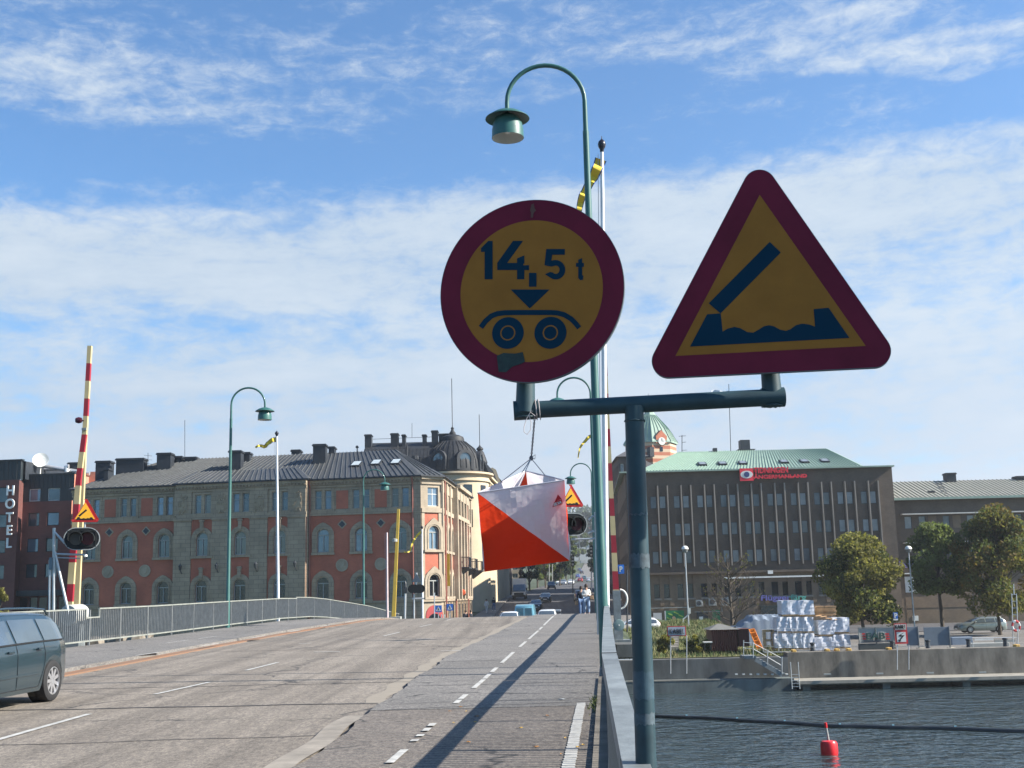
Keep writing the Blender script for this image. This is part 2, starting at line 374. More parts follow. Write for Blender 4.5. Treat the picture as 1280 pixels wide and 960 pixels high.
# painted markings
def mark(pts, h=.008, name='road_marking'):
    mb = MB(); c = [gz(*p) for p in pts]
    return c
MK = MB()
def dash(a, b, w, h):
    a = V(a); b = V(b); n = 4; d = (b-a).normalized(); r = V((d.y, -d.x, 0))*w/2
    for i in range(n):
        p = a+(b-a)*i/n; q = a+(b-a)*(i+1)/n
        P = [V((k.x, k.y, zg(k.y)+h)) for k in (p-r, p+r, q+r, q-r)]; MK.quad(*P)
for a, b in (((-5.9, 9.3), (-5.85, 11.2)), ((-5.80, 13.6), (-5.74, 16.5)), ((-5.76, 19.5), (-5.50, 21.9)), ((-5.54, 25.0), (-5.40, 27.6)), ((-4.6, 42), (-4.35, 45)), ((-4.0, 50), (-3.7, 53)), ((-3.4, 58), (-3.2, 60.5))): dash((*a, 0), (*b, 0), .09, .009)
for a, b in (((-5.32, 31.95), (-4.62, 31.8)), ((-1.95, 30.9), (-1.35, 31.0)), ((-3.2, 38.5), (-2.7, 38.5)), ((-6.7, 37.4), (-6.3, 37.4))): dash((*a, 0), (*b, 0), .14, .009)
wl = lambda Y: lerp(Y, [9, 11.5, 16.7, 19.6, 28, 57, 62], [-1.28, -1.11, -.81, -.62, -.15, 1.6, 1.9])
for a, b in ((10.9, 11.75), (12.35, 12.5), (12.75, 12.9), (13.2, 13.45), (13.65, 13.9), (16.2, 16.7), (16.8, 17.5), (18.6, 20.3), (20.45, 21.6), (22, 23.2), (24.6, 28.6), (31, 34), (35.5, 42), (43, 45.4), (47, 62)):
    dash((wl(a), a, 0), (wl(b), b, 0), .078, .059)
y = 4.0
while y < 15.9:          # the broad white edge line, broken by the ribs
    x = XR(y)-.36+.002*math.sin(y*7); MK.quad(*[V((q, t, zg(t)+.054)) for q, t in ((x-.062, y), (x+.05, y), (x+.052, y+.146), (x-.06, y+.146))]); y += .155
for Y in range(30, 62, 5): dash((XL(Y)+4.2, Y, 0), (XL(Y+1.6)+4.2, Y+1.6, 0), .08, .118)
for Y in (24.5, 37.5, 40.5): dash((XL(Y)+2.3, Y, 0), (XL(Y+2)+2.3, Y+2, 0), .08, .118)
tag(MK.build('road_marking', PAINT), kind='structure')
# deck slab and piers under the road
mb = MB(); ys = ystep(-40, 98)
for i in range(0, len(ys)-1, 4):
    y0, y1 = ys[i], ys[min(i+4, len(ys)-1)]
    for (xa, xb, zt, zb) in ((XL, XR, -.14, -.95),):
        a = [(xa(y0)-.25, y0, zg(y0)+zb), (xb(y0)+.14, y0, zg(y0)+zb), (xb(y1)+.14, y1, zg(y1)+zb), (xa(y1)-.25, y1, zg(y1)+zb)]
        b = [(xa(y0)-.25, y0, zg(y0)+zt), (xb(y0)+.14, y0, zg(y0)+zt), (xb(y1)+.14, y1, zg(y1)+zt), (xa(y1)-.25, y1, zg(y1)+zt)]; mb.hexa(a, b)
for Y in (-20, 37, 70, 90):
    mb.box(XL(Y)+.5, XR(Y)-.2, Y-1, Y+1, -7, zg(Y)-.5)
struct(mb, 'bridge_deck', CONCD)
mb = MB(); mb.box(XR(38)+.16, 3.72, 36.6, 40.2, -.28, .10); struct(mb, 'barrier_pier', CONCD)
mb = MB(); mb.box(XL(38)-1.8, XL(38)-.3, 36.2, 40.6, -.35, .10); struct(mb, 'barrier_pier', CONCD)
# water
WZ = -5.0
wm = bpy.data.materials.new('harbour water'); wm.use_nodes = True; nt = wm.node_tree; N = nt.nodes; L = nt.links; b = N['Principled BSDF']
b.inputs['Base Color'].default_value = (.030, .045, .048, 1); b.inputs['Roughness'].default_value = .06; b.inputs['IOR'].default_value = 1.33
g = N.new('ShaderNodeNewGeometry'); last = None
for sc, st, dist, strn, det in ((.28, (1, 1.3, 1), .25, 1, 3), (.95, (1, 1.15, 1), .30, 1, 2), (2.6, (1, 1.2, 1), .07, 1, 2)):
    mp = N.new('ShaderNodeMapping'); mp.inputs['Scale'].default_value = st; mp.inputs['Rotation'].default_value = (0, 0, .3); L.new(g.outputs['Position'], mp.inputs[0])
    n = N.new('ShaderNodeTexNoise'); n.inputs['Scale'].default_value = sc; n.inputs['Detail'].default_value = det; n.inputs['Roughness'].default_value = .65; L.new(mp.outputs[0], n.inputs['Vector'])
    bp = N.new('ShaderNodeBump'); bp.inputs['Strength'].default_value = strn; bp.inputs['Distance'].default_value = dist; L.new(n.outputs[0], bp.inputs['Height'])
    if last: L.new(last, bp.inputs['Normal'])
    last = bp.outputs[0]
L.new(last, b.inputs['Normal'])
mb = MB(); mb.quad((-500, -120, WZ), (500, -120, WZ), (500, 87, WZ), (-500, 87, WZ)); struct(mb, 'water', wm)
# terrain
GR = M('grass ground', (.085, .115, .03), .95, col2=(.16, .14, .06), sc=.8, det=6, bump=.5, bsc=8)
LOT = asphalt('yard asphalt', (.13, .125, .115), (.18, .17, .155), streak=False)
QT = -2.95
def zt(x, y):
    xc = lerp(y, [84, 114, 190, 330], [-1.9, 1.8, 6, 15]); f = smooth((abs(x-xc)-lerp(y, [84, 110, 120], [7.6, 8, 11]))/lerp(y, [84, 110, 125], [1.6, 4, 9]))
    low = QT+.12 if y < 165 else None
    base = zg(y)
    if y < 165: lowz = QT+.004
    else: lowz = QT+.004+(base-.5-QT)*smooth((y-165)/60)
    z = base-.16+(lowz-(base-.16))*f
    if y > 1000: z += 14*math.sin(x*.006+1)+6*math.sin(x*.017)-abs(x)*.02
    return z
xs = [-900, -600, -400, -250, -150, -100, -60, -40, -30, -24]+list(range(-20, 31, 2))+[34, 40, 50, 70, 100, 150, 250, 400, 600, 900]
ysr = [85.2, 88, 92, 98, 104, 110, 114, 118, 122, 126, 130, 136, 142, 150, 158, 166, 175, 185, 200, 215, 230, 250, 275, 300, 330, 370, 430, 520, 620, 740, 860, 960, 1060, 1200, 1400, 1700, 2100, 3000]
mb = MB(); vs = [(x, y, zt(x, y)) for y in ysr for x in xs]; n = len(xs)
mb.add(vs, [(j*n+i, j*n+i+1, (j+1)*n+i+1, (j+1)*n+i) for j in range(len(ysr)-1) for i in range(n-1)])
struct(mb, 'ground', M('ground', (.07, .08, .045), .95, col2=(.04, .06, .025), sc=.02, det=8), True)
mb = MB(); mb.box(XL(85)-.4, XR(85)+.2, 84.6, 85.25, -7, zg(85)-.16); struct(mb, 'bridge_abutment', CONCD)
# quay
Y0 = 84.0
qx = at(985, 830, Y0).x; qe = at(765, 830, Y0).x
mb = MB(); mb.box(qe-14, qx, Y0, Y0+1.3, WZ-2, QT+.02); struct(mb, 'quay_wall', CONCD)
mb = MB(); mb.box(qe-1, qx-.01, Y0-1.6, Y0-.003, WZ-2, WZ+.75); struct(mb, 'quay_footing', M('footing concrete', (.10, .12, .12), .8, var=.35, sc=1, stretch=(1, 1, .3)))
mb = MB(); mb.box(qx+.003, 95, Y0, Y0+1.3, WZ-2, QT+.30)
struct(mb, 'quay_wall', CONC)
mb = MB(); mb.box(qx, 95, Y0-2.6, Y0-.003, QT-1.62, QT-1.42)
struct(mb, 'quay_walk', M('pale concrete', (.25, .235, .20), .85, var=.2, sc=2))
mb = MB(); mb.box(qx+.02, 95, Y0-2.45, Y0-2.2, WZ+.35, QT-1.625)
x = qx+.4
while x < 60: mb.box(x, x+.5, Y0-2.2, Y0-.01, WZ-2, QT-1.63); x += 5.3
struct(mb, 'quay_beam', M('weathered beam', (.15, .155, .14), .85, var=.35, sc=1.5))
# pale lines on the old wall and white fender blocks
mb = MB(); mb.box(at(782, 845, Y0).x, at(895, 845, Y0).x, Y0-1.62, Y0-1.45, WZ+.75, WZ+.83); struct(mb, 'quay_coping', M('pale concrete', (.38, .36, .31)))
# yard and road along the quay
mb = MB(); mb.box(qx+2, 90, Y0+1.31, 147, QT-.5, QT+.16)
struct(mb, 'quay_yard', LOT)
mb = MB(); mb.box(13, 120, 120, 145, QT-.5, QT+.22); struct(mb, 'quay_road', A_DARK)
# grass bank left of the yard: a bumpy mound
mb = MB(); nx, ny = 50, 34; xa, xb, ya, yb = 6.4, qx+2.2, Y0+1.28, 120
def bank(x, y):
    t = (y-ya)/(yb-ya); h = .05+1.75*smooth((t-.02)/.60)*(.9+.1*math.sin(x*.5)); e = min(1, (xb-x)/3)
    return QT+.02+h*max(0, e)+.12*math.sin(x*1.9+y)*math.sin(y*1.3)*smooth(t*4)
vs = [(xa+(xb-xa)*i/nx, ya+(yb-ya)*j/ny, bank(xa+(xb-xa)*i/nx, ya+(yb-ya)*j/ny)) for j in range(ny+1) for i in range(nx+1)]
mb.add(vs, [(j*(nx+1)+i, j*(nx+1)+i+1, (j+1)*(nx+1)+i+1, (j+1)*(nx+1)+i) for j in range(ny) for i in range(nx)])
struct(mb, 'grass_bank', GR, True)
def grass(name, n, seed, cols, hh, region):
    rnd = random.Random(seed); mb = MB()
    for _ in range(n):
        x = rnd.uniform(region[0], region[1]); y = rnd.uniform(region[2], region[3]); z = bank(x, y)
        a = rnd.uniform(0, 6.28); w_ = rnd.uniform(.014, .034); h = hh*rnd.uniform(.5, 1.5); lx, ly = rnd.uniform(-.15, .15), rnd.uniform(-.15, .15); mb.cur = rnd.randrange(len(cols))
        mb.add([(x-w_*math.cos(a), y-w_*math.sin(a), z-.02), (x+w_*math.cos(a), y+w_*math.sin(a), z-.02), (x+lx, y+ly, z+h)], [(0, 1, 2)])
    return tag(mb.build(name, cols), kind='stuff')
G1 = M('grass blade', (.10, .125, .035), .8); G2 = M('dry grass blade', (.22, .19, .085), .8); G3 = M('dark grass blade', (.05, .085, .02), .8)
tag(grass('grass', 17000, 3, [G1, G3, G3, G2], .24, (6.5, qx+1.5, Y0+1.35, 116)), 'rough green and straw coloured grass on the bank above the quay wall', 'grass')
# railings ----------------------------------------------------------------
RG = M('railing grey paint', (.17, .18, .18), .55, var=.2, sc=5)
RL = M('railing rail paint', (.22, .23, .205), .6, var=.2, sc=3)
def fence_run(label, fx, y0, y1, hgt, hz, side, mats, fin=.018, deep=.04, pitch=.14, postgap=2.4, rail=(.055, .042), low=.12, notch=None, name='bridge_railing', hf=None):
    t = thing(name, label, 'railing', (fx((y0+y1)/2), (y0+y1)/2, zg((y0+y1)/2)+hz))
    off = t.location; bars = MB(off); tr = MB(off); lr = MB(off)
    step = 1.0; y = y0
    def P(y, h): return V((fx(y), y, zg(y)+hz+h*(hf(y) if hf else 1)))
    segs = []
    while y < y1-1e-4:
        b_ = min(y+step, y1); segs.append((y, b_)); y = b_
    for a, b_ in segs:
        if notch and notch[0]-.01 <= a and b_ <= notch[1]+.01: tr.bar(P(a, hgt-.28), P(b_, hgt-.28), *rail); 
        else: tr.bar(P(a, hgt-rail[1]/2), P(b_, hgt-rail[1]/2), *rail)
        lr.bar(P(a, low), P(b_, low), rail[0]*.8, .045)
    if notch:
        for q in notch: tr.bar(P(q, hgt-.3), P(q, hgt), .05, .05, up=(0, 1, 0))
    y = y0+.05
    while y < y1:
        top = hgt-rail[1]*1.1
        if notch and notch[0] < y < notch[1]: top = hgt-.3
        p = P(y, low+.03); q = P(y, top)
        bars.box(p.x-deep/2, p.x+deep/2, y-fin/2, y+fin/2, p.z, q.z); y += pitch
    bars.build('railing_bars', mats[0], t); tr.build('top_rail', mats[1], t); lr.build('bottom_rail', mats[1], t)
    y = y0+.1
    while y < y1:
        pm = MB(off); p = P(y, 0); pm.box(p.x-.025, p.x+.025, y-.025, y+.025, p.z-.02, P(y, hgt-rail[1]).z-.003); pm.build('post', mats[0], t); y += postgap
    return t
fence_run('grey railing of upright bars on the far left of the bridge, with a square notch', XL, 6, 63.0, 1.1, .12, -1, (RG, RL), notch=(37, 38))
fence_run('grey railing of upright bars on the left, section sloping down beyond the crest', lambda Y: XL(Y)-.05, 63.05, 96, 1.16, .12, -1, (RG, RL), postgap=4)
GALV = M('galvanised rail', (.165, .185, .19), .5, metal=.0, var=.30, sc=5, bump=.1, bsc=60)
fence_run('broad flat topped galvanised railing beside the walkway, nearest the camera', XR, -3, 19.8, 1.18, .0, 1, (M('rail bars dark', (.10, .115, .12), .5), GALV), rail=(.085, .09), pitch=.11, deep=.05, hf=lambda y: lerp(y, [3.75, 7.06, 15.6], [.858, .988, 1.0]))
fence_run('galvanised walkway railing section beyond the tall lamp post', lambda Y: XR(Y)+.004, 19.85, 96, 1.18, .0, 1, (M('rail bars dark', (.10, .115, .12), .5), GALV), rail=(.085, .09), pitch=.16, postgap=4)
mb = MB();
for i in range(46):
    y = -3+i*.5; a = XR(y)-.17; c = XR(y+.49)-.17
    mb.hexa([(a, y, zg(y)+.0), (a+.30, y, zg(y)), (c+.30, y+.49, zg(y+.5)), (c, y+.49, zg(y+.5))], [(a, y, zg(y)+.085), (a+.30, y, zg(y)+.085), (c+.30, y+.49, zg(y+.5)+.085), (c, y+.49, zg(y+.5)+.085)])
struct(mb, 'kerb', CONC)
rnd = random.Random(4); mb = MB()
for i in range(150):
    y = abs(rnd.gauss(15.6, .5)) if i < 200 else rnd.uniform(8, 24); x = XR(y)-.19+rnd.gauss(0, .035); z = zg(y)+.05; h = rnd.uniform(.02, .06)
    mb.add([(x-.006, y, z), (x+.006, y, z), (x+rnd.uniform(-.04, .04), y+rnd.uniform(-.04, .04), z+h)], [(0, 1, 2)])
tag(mb.build('weeds', G1), 'small tuft of green weeds along the foot of the railing', 'weeds', kind='stuff')
# ------------------------------------------------------------------ buildings
STONE = brick('grey sandstone', (.365, .290, .205), (.315, .25, .178), (.21, .17, .13), .85, .42, ms=.022)
STONEB = M('carved sandstone', (.30, .24, .165), .85, var=.35, sc=1.5, det=8)
STONEL = M('light sandstone', (.34, .28, .205), .85, var=.25, sc=.7, det=8)
REDB = brick('red brick', (.47, .130, .074), (.42, .115, .066), (.33, .13, .09))
ROOFD = M('dark sheet roof', (.042, .046, .050), .5, metal=.2, col2=(.095, .097, .095), sc=.8, det=8, stretch=(2.5, .3, .3))
SEAM = M('roof seam', (.10, .105, .105), .5, metal=.2, var=.3)
CHIM = M('dark chimney sheet', (.018, .023, .030), .6, var=.3, sc=1)
GLASS = pane_mat('window glass', (.085, .11, .13), .07, .35)
GLASSL = pane_mat('window glass bright', (.14, .19, .25), .08, .35)
GLASSD = pane_mat('window glass dark', (.018, .022, .028), .08, .25)
GRND = random.Random(77); GLASSM = pane_mat('window glass curtained', (.12, .125, .12), .12, .3)
FRAMEG = M('pale window frame', (.30, .31, .29), .6)
FRAMEW = M('white frame', (.62, .62, .58), .6)
IRON = M('dark iron', (.035, .04, .045), .5, var=.2)
PIPE = M('red downpipe', (.27, .10, .075), .5)
def arch(uc, w, z0, z1, n=12, tip=0.0):
    r = w/2; zs = z1-r; p = [(uc-r, z0)]
    for i in range(n+1):
        a = math.pi*(1-i/n); k = max(0, 1-abs(i-n/2)/(n/6)); p.append((uc+r*math.cos(a), zs+r*math.sin(a)+tip*k))
    return p+[(uc+r, z0)]
def arched_window(F, b, off, uc, z0, z1, wd, sw, d=0.0, stone=None, glass=None, tip=.22, sill=.16, apron=0.0, dep=.22, key=False):
    stone = stone or STONE
    mb = MB(off); inn = arch(uc, wd, z0, z1); ou = arch(uc, wd+2*sw, z0-sill, z1+sw, tip=tip)
    inn[0] = (inn[0][0], z0-.001); F.ring(mb, inn, ou, d-.02, d+.16)
    inn2 = arch(uc, wd+.5*sw, z0, z1+.25*sw); ou2 = arch(uc, wd+.8*sw, z0, z1+.4*sw); F.ring(mb, inn2, ou2, d+.15, d+.21)
    F.box(mb, uc-wd/2-sw-.05, uc+wd/2+sw+.05, z0-sill-.10, z0-.02, d-.01, d+.24)
    if key: F.box(mb, uc-.16, uc+.16, z1+sw*.3, z1+sw+.75, d+.1, d+.34); F.box(mb, uc-.24, uc+.24, z1+sw+.55, z1+sw+.7, d+.1, d+.38)
    sur = mb.build('window_surround', stone, b)
    fr = MB(off); a = arch(uc, wd, z0, z1); a2 = arch(uc, wd-.16, z0+.08, z1-.08); F.ring(fr, a2, a, d-dep, d-dep+.10)
    zs = z1-wd/2; F.box(fr, uc-wd/2+.05, uc+wd/2-.05, zs-.05, zs+.05, d-dep, d-dep+.12); F.box(fr, uc-.04, uc+.04, z0+.05, zs-.05, d-dep, d-dep+.12)
    F.box(fr, uc-wd/2+.05, uc+wd/2-.05, z0, z0+.09, d-dep, d-dep+.11)
    win = fr.build('window', FRAMEG, b)
    pn = MB(off); F.poly(pn, arch(uc, wd-.02, z0, z1), d-dep-.04, d-dep+.03); pn.build('pane', glass or GRND.choice((GLASS, GLASS, GLASSL, GLASSM)), win)
    return win
def rect_window(F, b, off, u0, u1, z0, z1, d=0.0, dep=.22, frame=None, glass=None, mull=1, fw=.06, transom=None, name='window'):
    fr = MB(off)
    F.box(fr, u0, u0+fw, z0, z1, d-dep, d-dep+.07); F.box(fr, u1-fw, u1, z0, z1, d-dep, d-dep+.07); F.box(fr, u0+fw, u1-fw, z1-fw, z1, d-dep, d-dep+.07); F.box(fr, u0+fw, u1-fw, z0, z0+fw, d-dep, d-dep+.07)
    for i in range(1, mull): u = u0+(u1-u0)*i/mull; F.box(fr, u-fw/2, u+fw/2, z0+fw, z1-fw, d-dep, d-dep+.06)
    if transom: F.box(fr, u0+fw, u1-fw, transom-fw/2, transom+fw/2, d-dep, d-dep+.065)
    win = fr.build(name, frame or FRAMEG, b)
    pn = MB(off); F.box(pn, u0+.01, u1-.01, z0+.01, z1-.01, d-dep-.05, d-dep+.025); pn.build('pane', glass or GLASS, win)
    return win
def chimney(parent, off, px0, px1, ytop, ybase, Y, dp=1.2, name='chimney', mat=None, capw=.10):
    a = at(px0, ytop, Y); c = at(px1, ybase, Y); mb = MB(off); cy_ = Y+dp/2
    mb.box(a.x+capw, c.x-capw, Y, Y+dp, c.z-1.2, a.z-.22); mb.box(a.x, c.x, Y-capw, Y+dp+capw, a.z-.22, a.z-.10); mb.box(a.x+capw*.6, c.x-capw*.6, Y-capw*.4, Y+dp+capw*.4, a.z-.101, a.z)
    return mb.build(name, mat or CHIM, parent)
def slope(mb, a, b_, c, d_, seams, sm):   # quad roof slope a,b eave; c,d ridge (b->c, a->d); seams as ribs
    mb.quad(a, b_, c, d_)
    a, b_, c, d_ = map(V, (a, b_, c, d_)); nrm = (b_-a).cross(d_-a)
    if nrm.length < 1e-6: nrm = (b_-a).cross(c-a)
    nrm.normalize()
    if nrm.z < 0: nrm = -nrm
    for i in range(1, seams):
        t = i/seams; p = a+(b_-a)*t; q = d_+(c-d_)*t
        sm.bar(p+nrm*.04, q+nrm*.04, .05, .08, up=nrm)
# ---------------- red palace-like building
FA = -9.3
o = at(527.5, 745, 118.0); FR = Frame(o, FA)
uL = FR.hit(88, 700)[0]; uc0 = FR.hit(224, 680)[0]; uc1 = FR.hit(386, 680)[0]
def zz(py, px=451): return FR.hit(px, py)[1]
RB = thing('brick_building', 'long red brick and sandstone building with arched windows and dark sheet metal roof', 'building', (o.x-12, o.y+6, -1.6)); off = RB.location
zE = zz(597); zF = zz(609); zT0, zT1 = zz(635), zz(611.5); zS0, zS1 = zz(643), zz(637.5); zA0, zA1 = zz(689), zz(659.5); zB0, zB1 = zz(748), zz(720); zG = zz(752)
colsL = [FR.hit(p, 680)[0] for p in (113.4, 159.4, 205.3)]; colsC = [FR.hit(p, 680)[0] for p in (256.5, 304, 353)]; colsR = [FR.hit(p, 680)[0] for p in (404, 451.6, 501)]
PJ = .7
W1 = 1.25; SW = .50
def facade_section(F, u0, u1, cols, d, centre=False):
    holes = []
    for c in cols:
        holes += [(c-W1/2, c+W1/2, zA0, zA1), (c-W1/2, c+W1/2, zB0, zB1), (c-.86, c-.16, zT0, zT1), (c+.16, c+.86, zT0, zT1)]
    G = Frame(F.p(0, 0, d), math.degrees(math.atan2(F.u.y, F.u.x)))
    mb = MB(off); G.wall(mb, u0, u1, zG, zS0, [h for h in holes if h[3] < zS0], .22)
    mb.build('wall', REDB, RB)
    mb = MB(off); G.wall(mb, u0, u1, zS0, zE, [h for h in holes if h[3] > zS0], .22)
    G.box(mb, u0-.02, u1+.02, zS0, zS1, 0, .16); G.box(mb, u0-.02, u1+.02, zF+.1, zF+.28, 0, .14); G.box(mb, u0-.02, u1+.02, zE-.38, zE-.02, 0, .34); G.box(mb, u0, u1, zE-.62, zE-.40, 0, .2)
    u = u0+.1
    while u < u1-.1: G.box(mb, u, u+.16, zE-.56, zE-.385, .19, .31); u += .36
    mb.build('cornice', STONE, RB)
    mb = MB(off); G.wall(mb, u0-.03, u1+.03, -2.2, zG, []); G.box(mb, u0-.05, u1+.05, zG-.16, zG+.05, -.05, .18)
    for k in range(1, 5): G.box(mb, u0, u1, zG-.62*k-.18, zG-.62*k-.13, .0, .03)
    mb.build('plinth', STONE, RB)
    for i, c in enumerate(cols):
        for (a, b2) in ((c-.86, c-.16), (c+.16, c+.86)): rect_window(G, RB, off, a, b2, zT0, zT1, 0, .2, transom=zT0+(zT1-zT0)*.66, glass=GRND.choice((GLASS, GLASSL, GLASSM)))
        mb = MB(off)
        G.box(mb, c-1.1, c-.861, zT0-.15, zT1+.2, 0, .1); G.box(mb, c+.861, c+1.1, zT0-.15, zT1+.2, 0, .1); G.box(mb, c-.159, c+.159, zT0-.15, zT1+.02, -.1, .10); G.box(mb, c-1.1, c+1.1, zT1+.02, zT1+.2, .002, .13); G.box(mb, c-1.16, c+1.16, zT0-.24, zT0-.02, 0, .18)
        mb.build('window_surround', STONE, RB)
        arched_window(G, RB, off, c, zA0, zA1, W1, SW, tip=0 if centre else .13, key=centre)
        arched_window(G, RB, off, c, zB0, zB1, W1, SW, tip=0 if centre else .13, glass=GLASSD, key=centre)
    return G
GL = facade_section(FR, uL, uc0, colsL, 0); GC = facade_section(FR, uc0, uc1, colsC, PJ, True); GRr = facade_section(FR, uc1, 0, colsR, 0)
def between(cs): return [(cs[i]+cs[i+1])/2 for i in range(len(cs)-1)]
for G, cs, xt in ((GL, colsL, []), (GRr, colsR, [])):
    for m_ in between(cs):
        mb = MB(off); G.box(mb, m_-.62, m_+.62, zT0, zT1-.05, .0, .03); mb.build('brick_panel', REDB, RB)
        z = zz(654.5); md = MB(off); G.poly(md, [(m_-.48, z), (m_, z-.48), (m_+.48, z), (m_, z+.48)], 0, .05); df = md.build('diamond_frame', STONEL, RB)
        dm = MB(off); G.poly(dm, [(m_-.33, z), (m_, z-.33), (m_+.33, z), (m_, z+.33)], .04, .09); dm.build('diamond_tile', M('blue black tile', (.012, .02, .035), .3), df)
        md = MB(off); z = zz(705.8); r = .62
        ci = [(m_+r*math.cos(a*math.pi/10), z+r*math.sin(a*math.pi/10)) for a in range(20)]; G.poly(md, ci, 0, .07); ci2 = ci+[ci[0]]
        G.ring(md, [(m_+(u-m_)*.8, z+(q-z)*.8) for u, q in ci2], ci2, .06, .13); G.poly(md, [(m_-.26, z+.3), (m_-.26, z-.1), (m_, z-.33), (m_+.26, z-.1), (m_+.26, z+.3)], .06, .14)
        md.build('medallion', STONEL, RB)
# centre block: pilasters, reliefs, side returns, wall lanterns
for px in (232, 279.5, 326.5, 374):
    mb = MB(off); rl = MB(off); c = FR.hit(px, 680)[0]; hw = .92
    GC.box(mb, c-hw, c+hw, zG+.05, zS0, 0, .14); GC.box(mb, c-hw-.08, c+hw+.08, zS0-.1, zS0+.15, 0, .24); GC.box(mb, c-hw, c+hw, zS1, zE-.63, 0, .12)
    k = 0; z = zG+.6
    while z < zS0-.3: GC.box(mb, c-hw+.02, c+hw-.02, z, z+.035, .135, .155); z += .55
    rr = random.Random(int(px))
    for i in range(34):
        u = rr.uniform(-.42, .42); z = zT0+rr.uniform(-.1, zE-zT0-1.1); s_ = rr.uniform(.05, .13)
        GC.poly(rl, [(c+u+s_*math.cos(a), z+s_*math.sin(a)) for a in (0, 1.2, 2.4, 3.6, 4.9)], .11, .14+rr.uniform(.02, .12))
    GC.box(rl, c-.5, c+.5, zT0+.2, zT0+1.2, .11, .17)
    pi_ = mb.build('pilaster', STONE, RB); rl.build('carved_relief', STONEB, pi_)
for px in (232, 277, 325.5, 374):
    c = FR.hit(px, 706)[0]; z = zz(706)+.1; mb = MB(off)
    mb.tube([GC.p(c, z-.5, .1), GC.p(c, z-.35, .35), GC.p(c, z, .5)], .05, 6); mb.lathe([(.02, -.25), (.1, -.2), (.17, .1), (.19, .2), (.05, .38), (.01, .5)], GC.p(c, z+.05, .55), 8)
    GC.box(mb, c-.12, c+.12, z-.7, z-.1, .0, .12); mb.build('wall_lantern', IRON, RB)
mb = MB(off)
for u in (uc0, uc1):
    s_ = -1 if u == uc0 else 1
    mb.quad(FR.p(u, -2.2, -.02), FR.p(u, -2.2, PJ), FR.p(u, zE, PJ), FR.p(u, zE, -.02))
mb.build('side_return', STONE, RB)
for px in (124*0+223, 387.5, 516.5):      # downpipes
    u = FR.hit(px, 680)[0]; mb = MB(off); d = .12; mb.tube([FR.p(u, -2, d), FR.p(u, zE-.9, d), FR.p(u, zE-.5, d+.22), FR.p(u, zE-.1, d+.3)], .075, 8); mb.build('downpipe', PIPE, RB)
# quoin pier at the right corner
mb = MB(off); uq = FR.hit(517.5, 680)[0]; FR.box(mb, uq, .0, zG+.02, zE-.64, 0, .10); mb.build('corner_pier', STONE, RB)
# chamfered corner and street side, which the sun reaches
FC = Frame(FR.p(0, 0), 38); wC = FC.hit(552, 690)[0]
FS = Frame(FC.p(wC, 0), 86.1); wS = FS.hit(588, 690)[0]; print('chamfer', wC, 'side', wS)
cC = FC.hit(542, 690)[0]
mb = MB(off); FC.wall(mb, 0, wC, zG, zS0, [(cC-W1/2, cC+W1/2, zA0, zA1), (cC-W1/2, cC+W1/2, zB0, zB1)], .22); mb.build('wall', REDB, RB)
mb = MB(off); FC.wall(mb, 0, wC, zS0, zE, [(cC-.62, cC+.62, zT0, zT1)], .22); FC.box(mb, -.1, wC+.1, zE-.38, zE-.02, 0, .34); FC.box(mb, 0, wC, zS0, zS1, 0, .16); FC.box(mb, 0, wC, zF+.1, zF+.28, 0, .14); mb.build('cornice', STONEL, RB)
mb = MB(off); FC.wall(mb, 0, wC, -2.2, zG, []); FC.box(mb, -.05, wC+.05, zG-.16, zG+.05, -.05, .2); FC.box(mb, 0.02, .35, zG, zS0, 0, .08); FC.box(mb, wC-.35, wC-.02, zG, zS0, 0, .08); mb.build('plinth', STONEL, RB)
rect_window(FC, RB, off, cC-.62, cC+.62, zT0, zT1, 0, .2, mull=2, transom=zT0+1.2, frame=FRAMEW, glass=GLASSL)
arched_window(FC, RB, off, cC, zA0, zA1, W1, SW, stone=STONEL, tip=.28, glass=GLASSL); arched_window(FC, RB, off, cC, zB0, zB1, W1, SW, stone=STONEL, tip=.28, glass=GLASSD)
mb = MB(off); F = FC; zdr = -2.0; F.poly(mb, arch(cC, 2.0, zdr, zG-.5), .01, .05); mb.build('shop_arch', M('red awning', (.32, .05, .05), .8), RB); mb = MB(off); F.poly(mb, arch(cC, 1.6, zdr, zG-1.3), .04, .07); mb.build('shop_door', GLASSD, RB)
cs = [2.2+i*(wS-3.6)/8 for i in range(9)]
hs = [(c-.55, c+.55, zA0, zA1) for c in cs]+[(c-.55, c+.55, zB0, zB1) for c in cs]
mb = MB(off); FS.wall(mb, 0, wS, zG, zS0, hs, .22); mb.build('wall', REDB, RB)
mb = MB(off); FS.wall(mb, 0, wS, zS0, zE, [(c-.5, c+.5, zT0, zT1) for c in cs], .22)
for a, b2, d in ((-.1, 9.5, .34), (9.5, 21, .9), (21, wS, .34)): FS.box(mb, a, b2, zE-.38, zE-.02, 0, d); FS.box(mb, a, b2, zS0, zS1, 0, .18+(d-.34)*.8); FS.box(mb, a, b2, zE-1.5, zE-.4, 0, .1+(d-.34)*.8)
for u in [cs[i]+(cs[1]-cs[0])/2 for i in range(8)]+[.3, wS-.3]: FS.box(mb, u-.35, u+.35, zG, zE-.4, 0, .22 if not 9 < u < 21 else .6)
mb.build('cornice', STONEL, RB)
mb = MB(off); FS.wall(mb, 0, wS, -2.2, zG, []); FS.box(mb, -.05, wS+.02, zG-.16, zG+.05, -.05, .2)
for c in cs: FS.box(mb, c-.9, c-.7, -2, zG-.2, 0, .12); FS.box(mb, c+.7, c+.9, -2, zG-.2, 0, .12)
mb.build('plinth', STONE, RB)
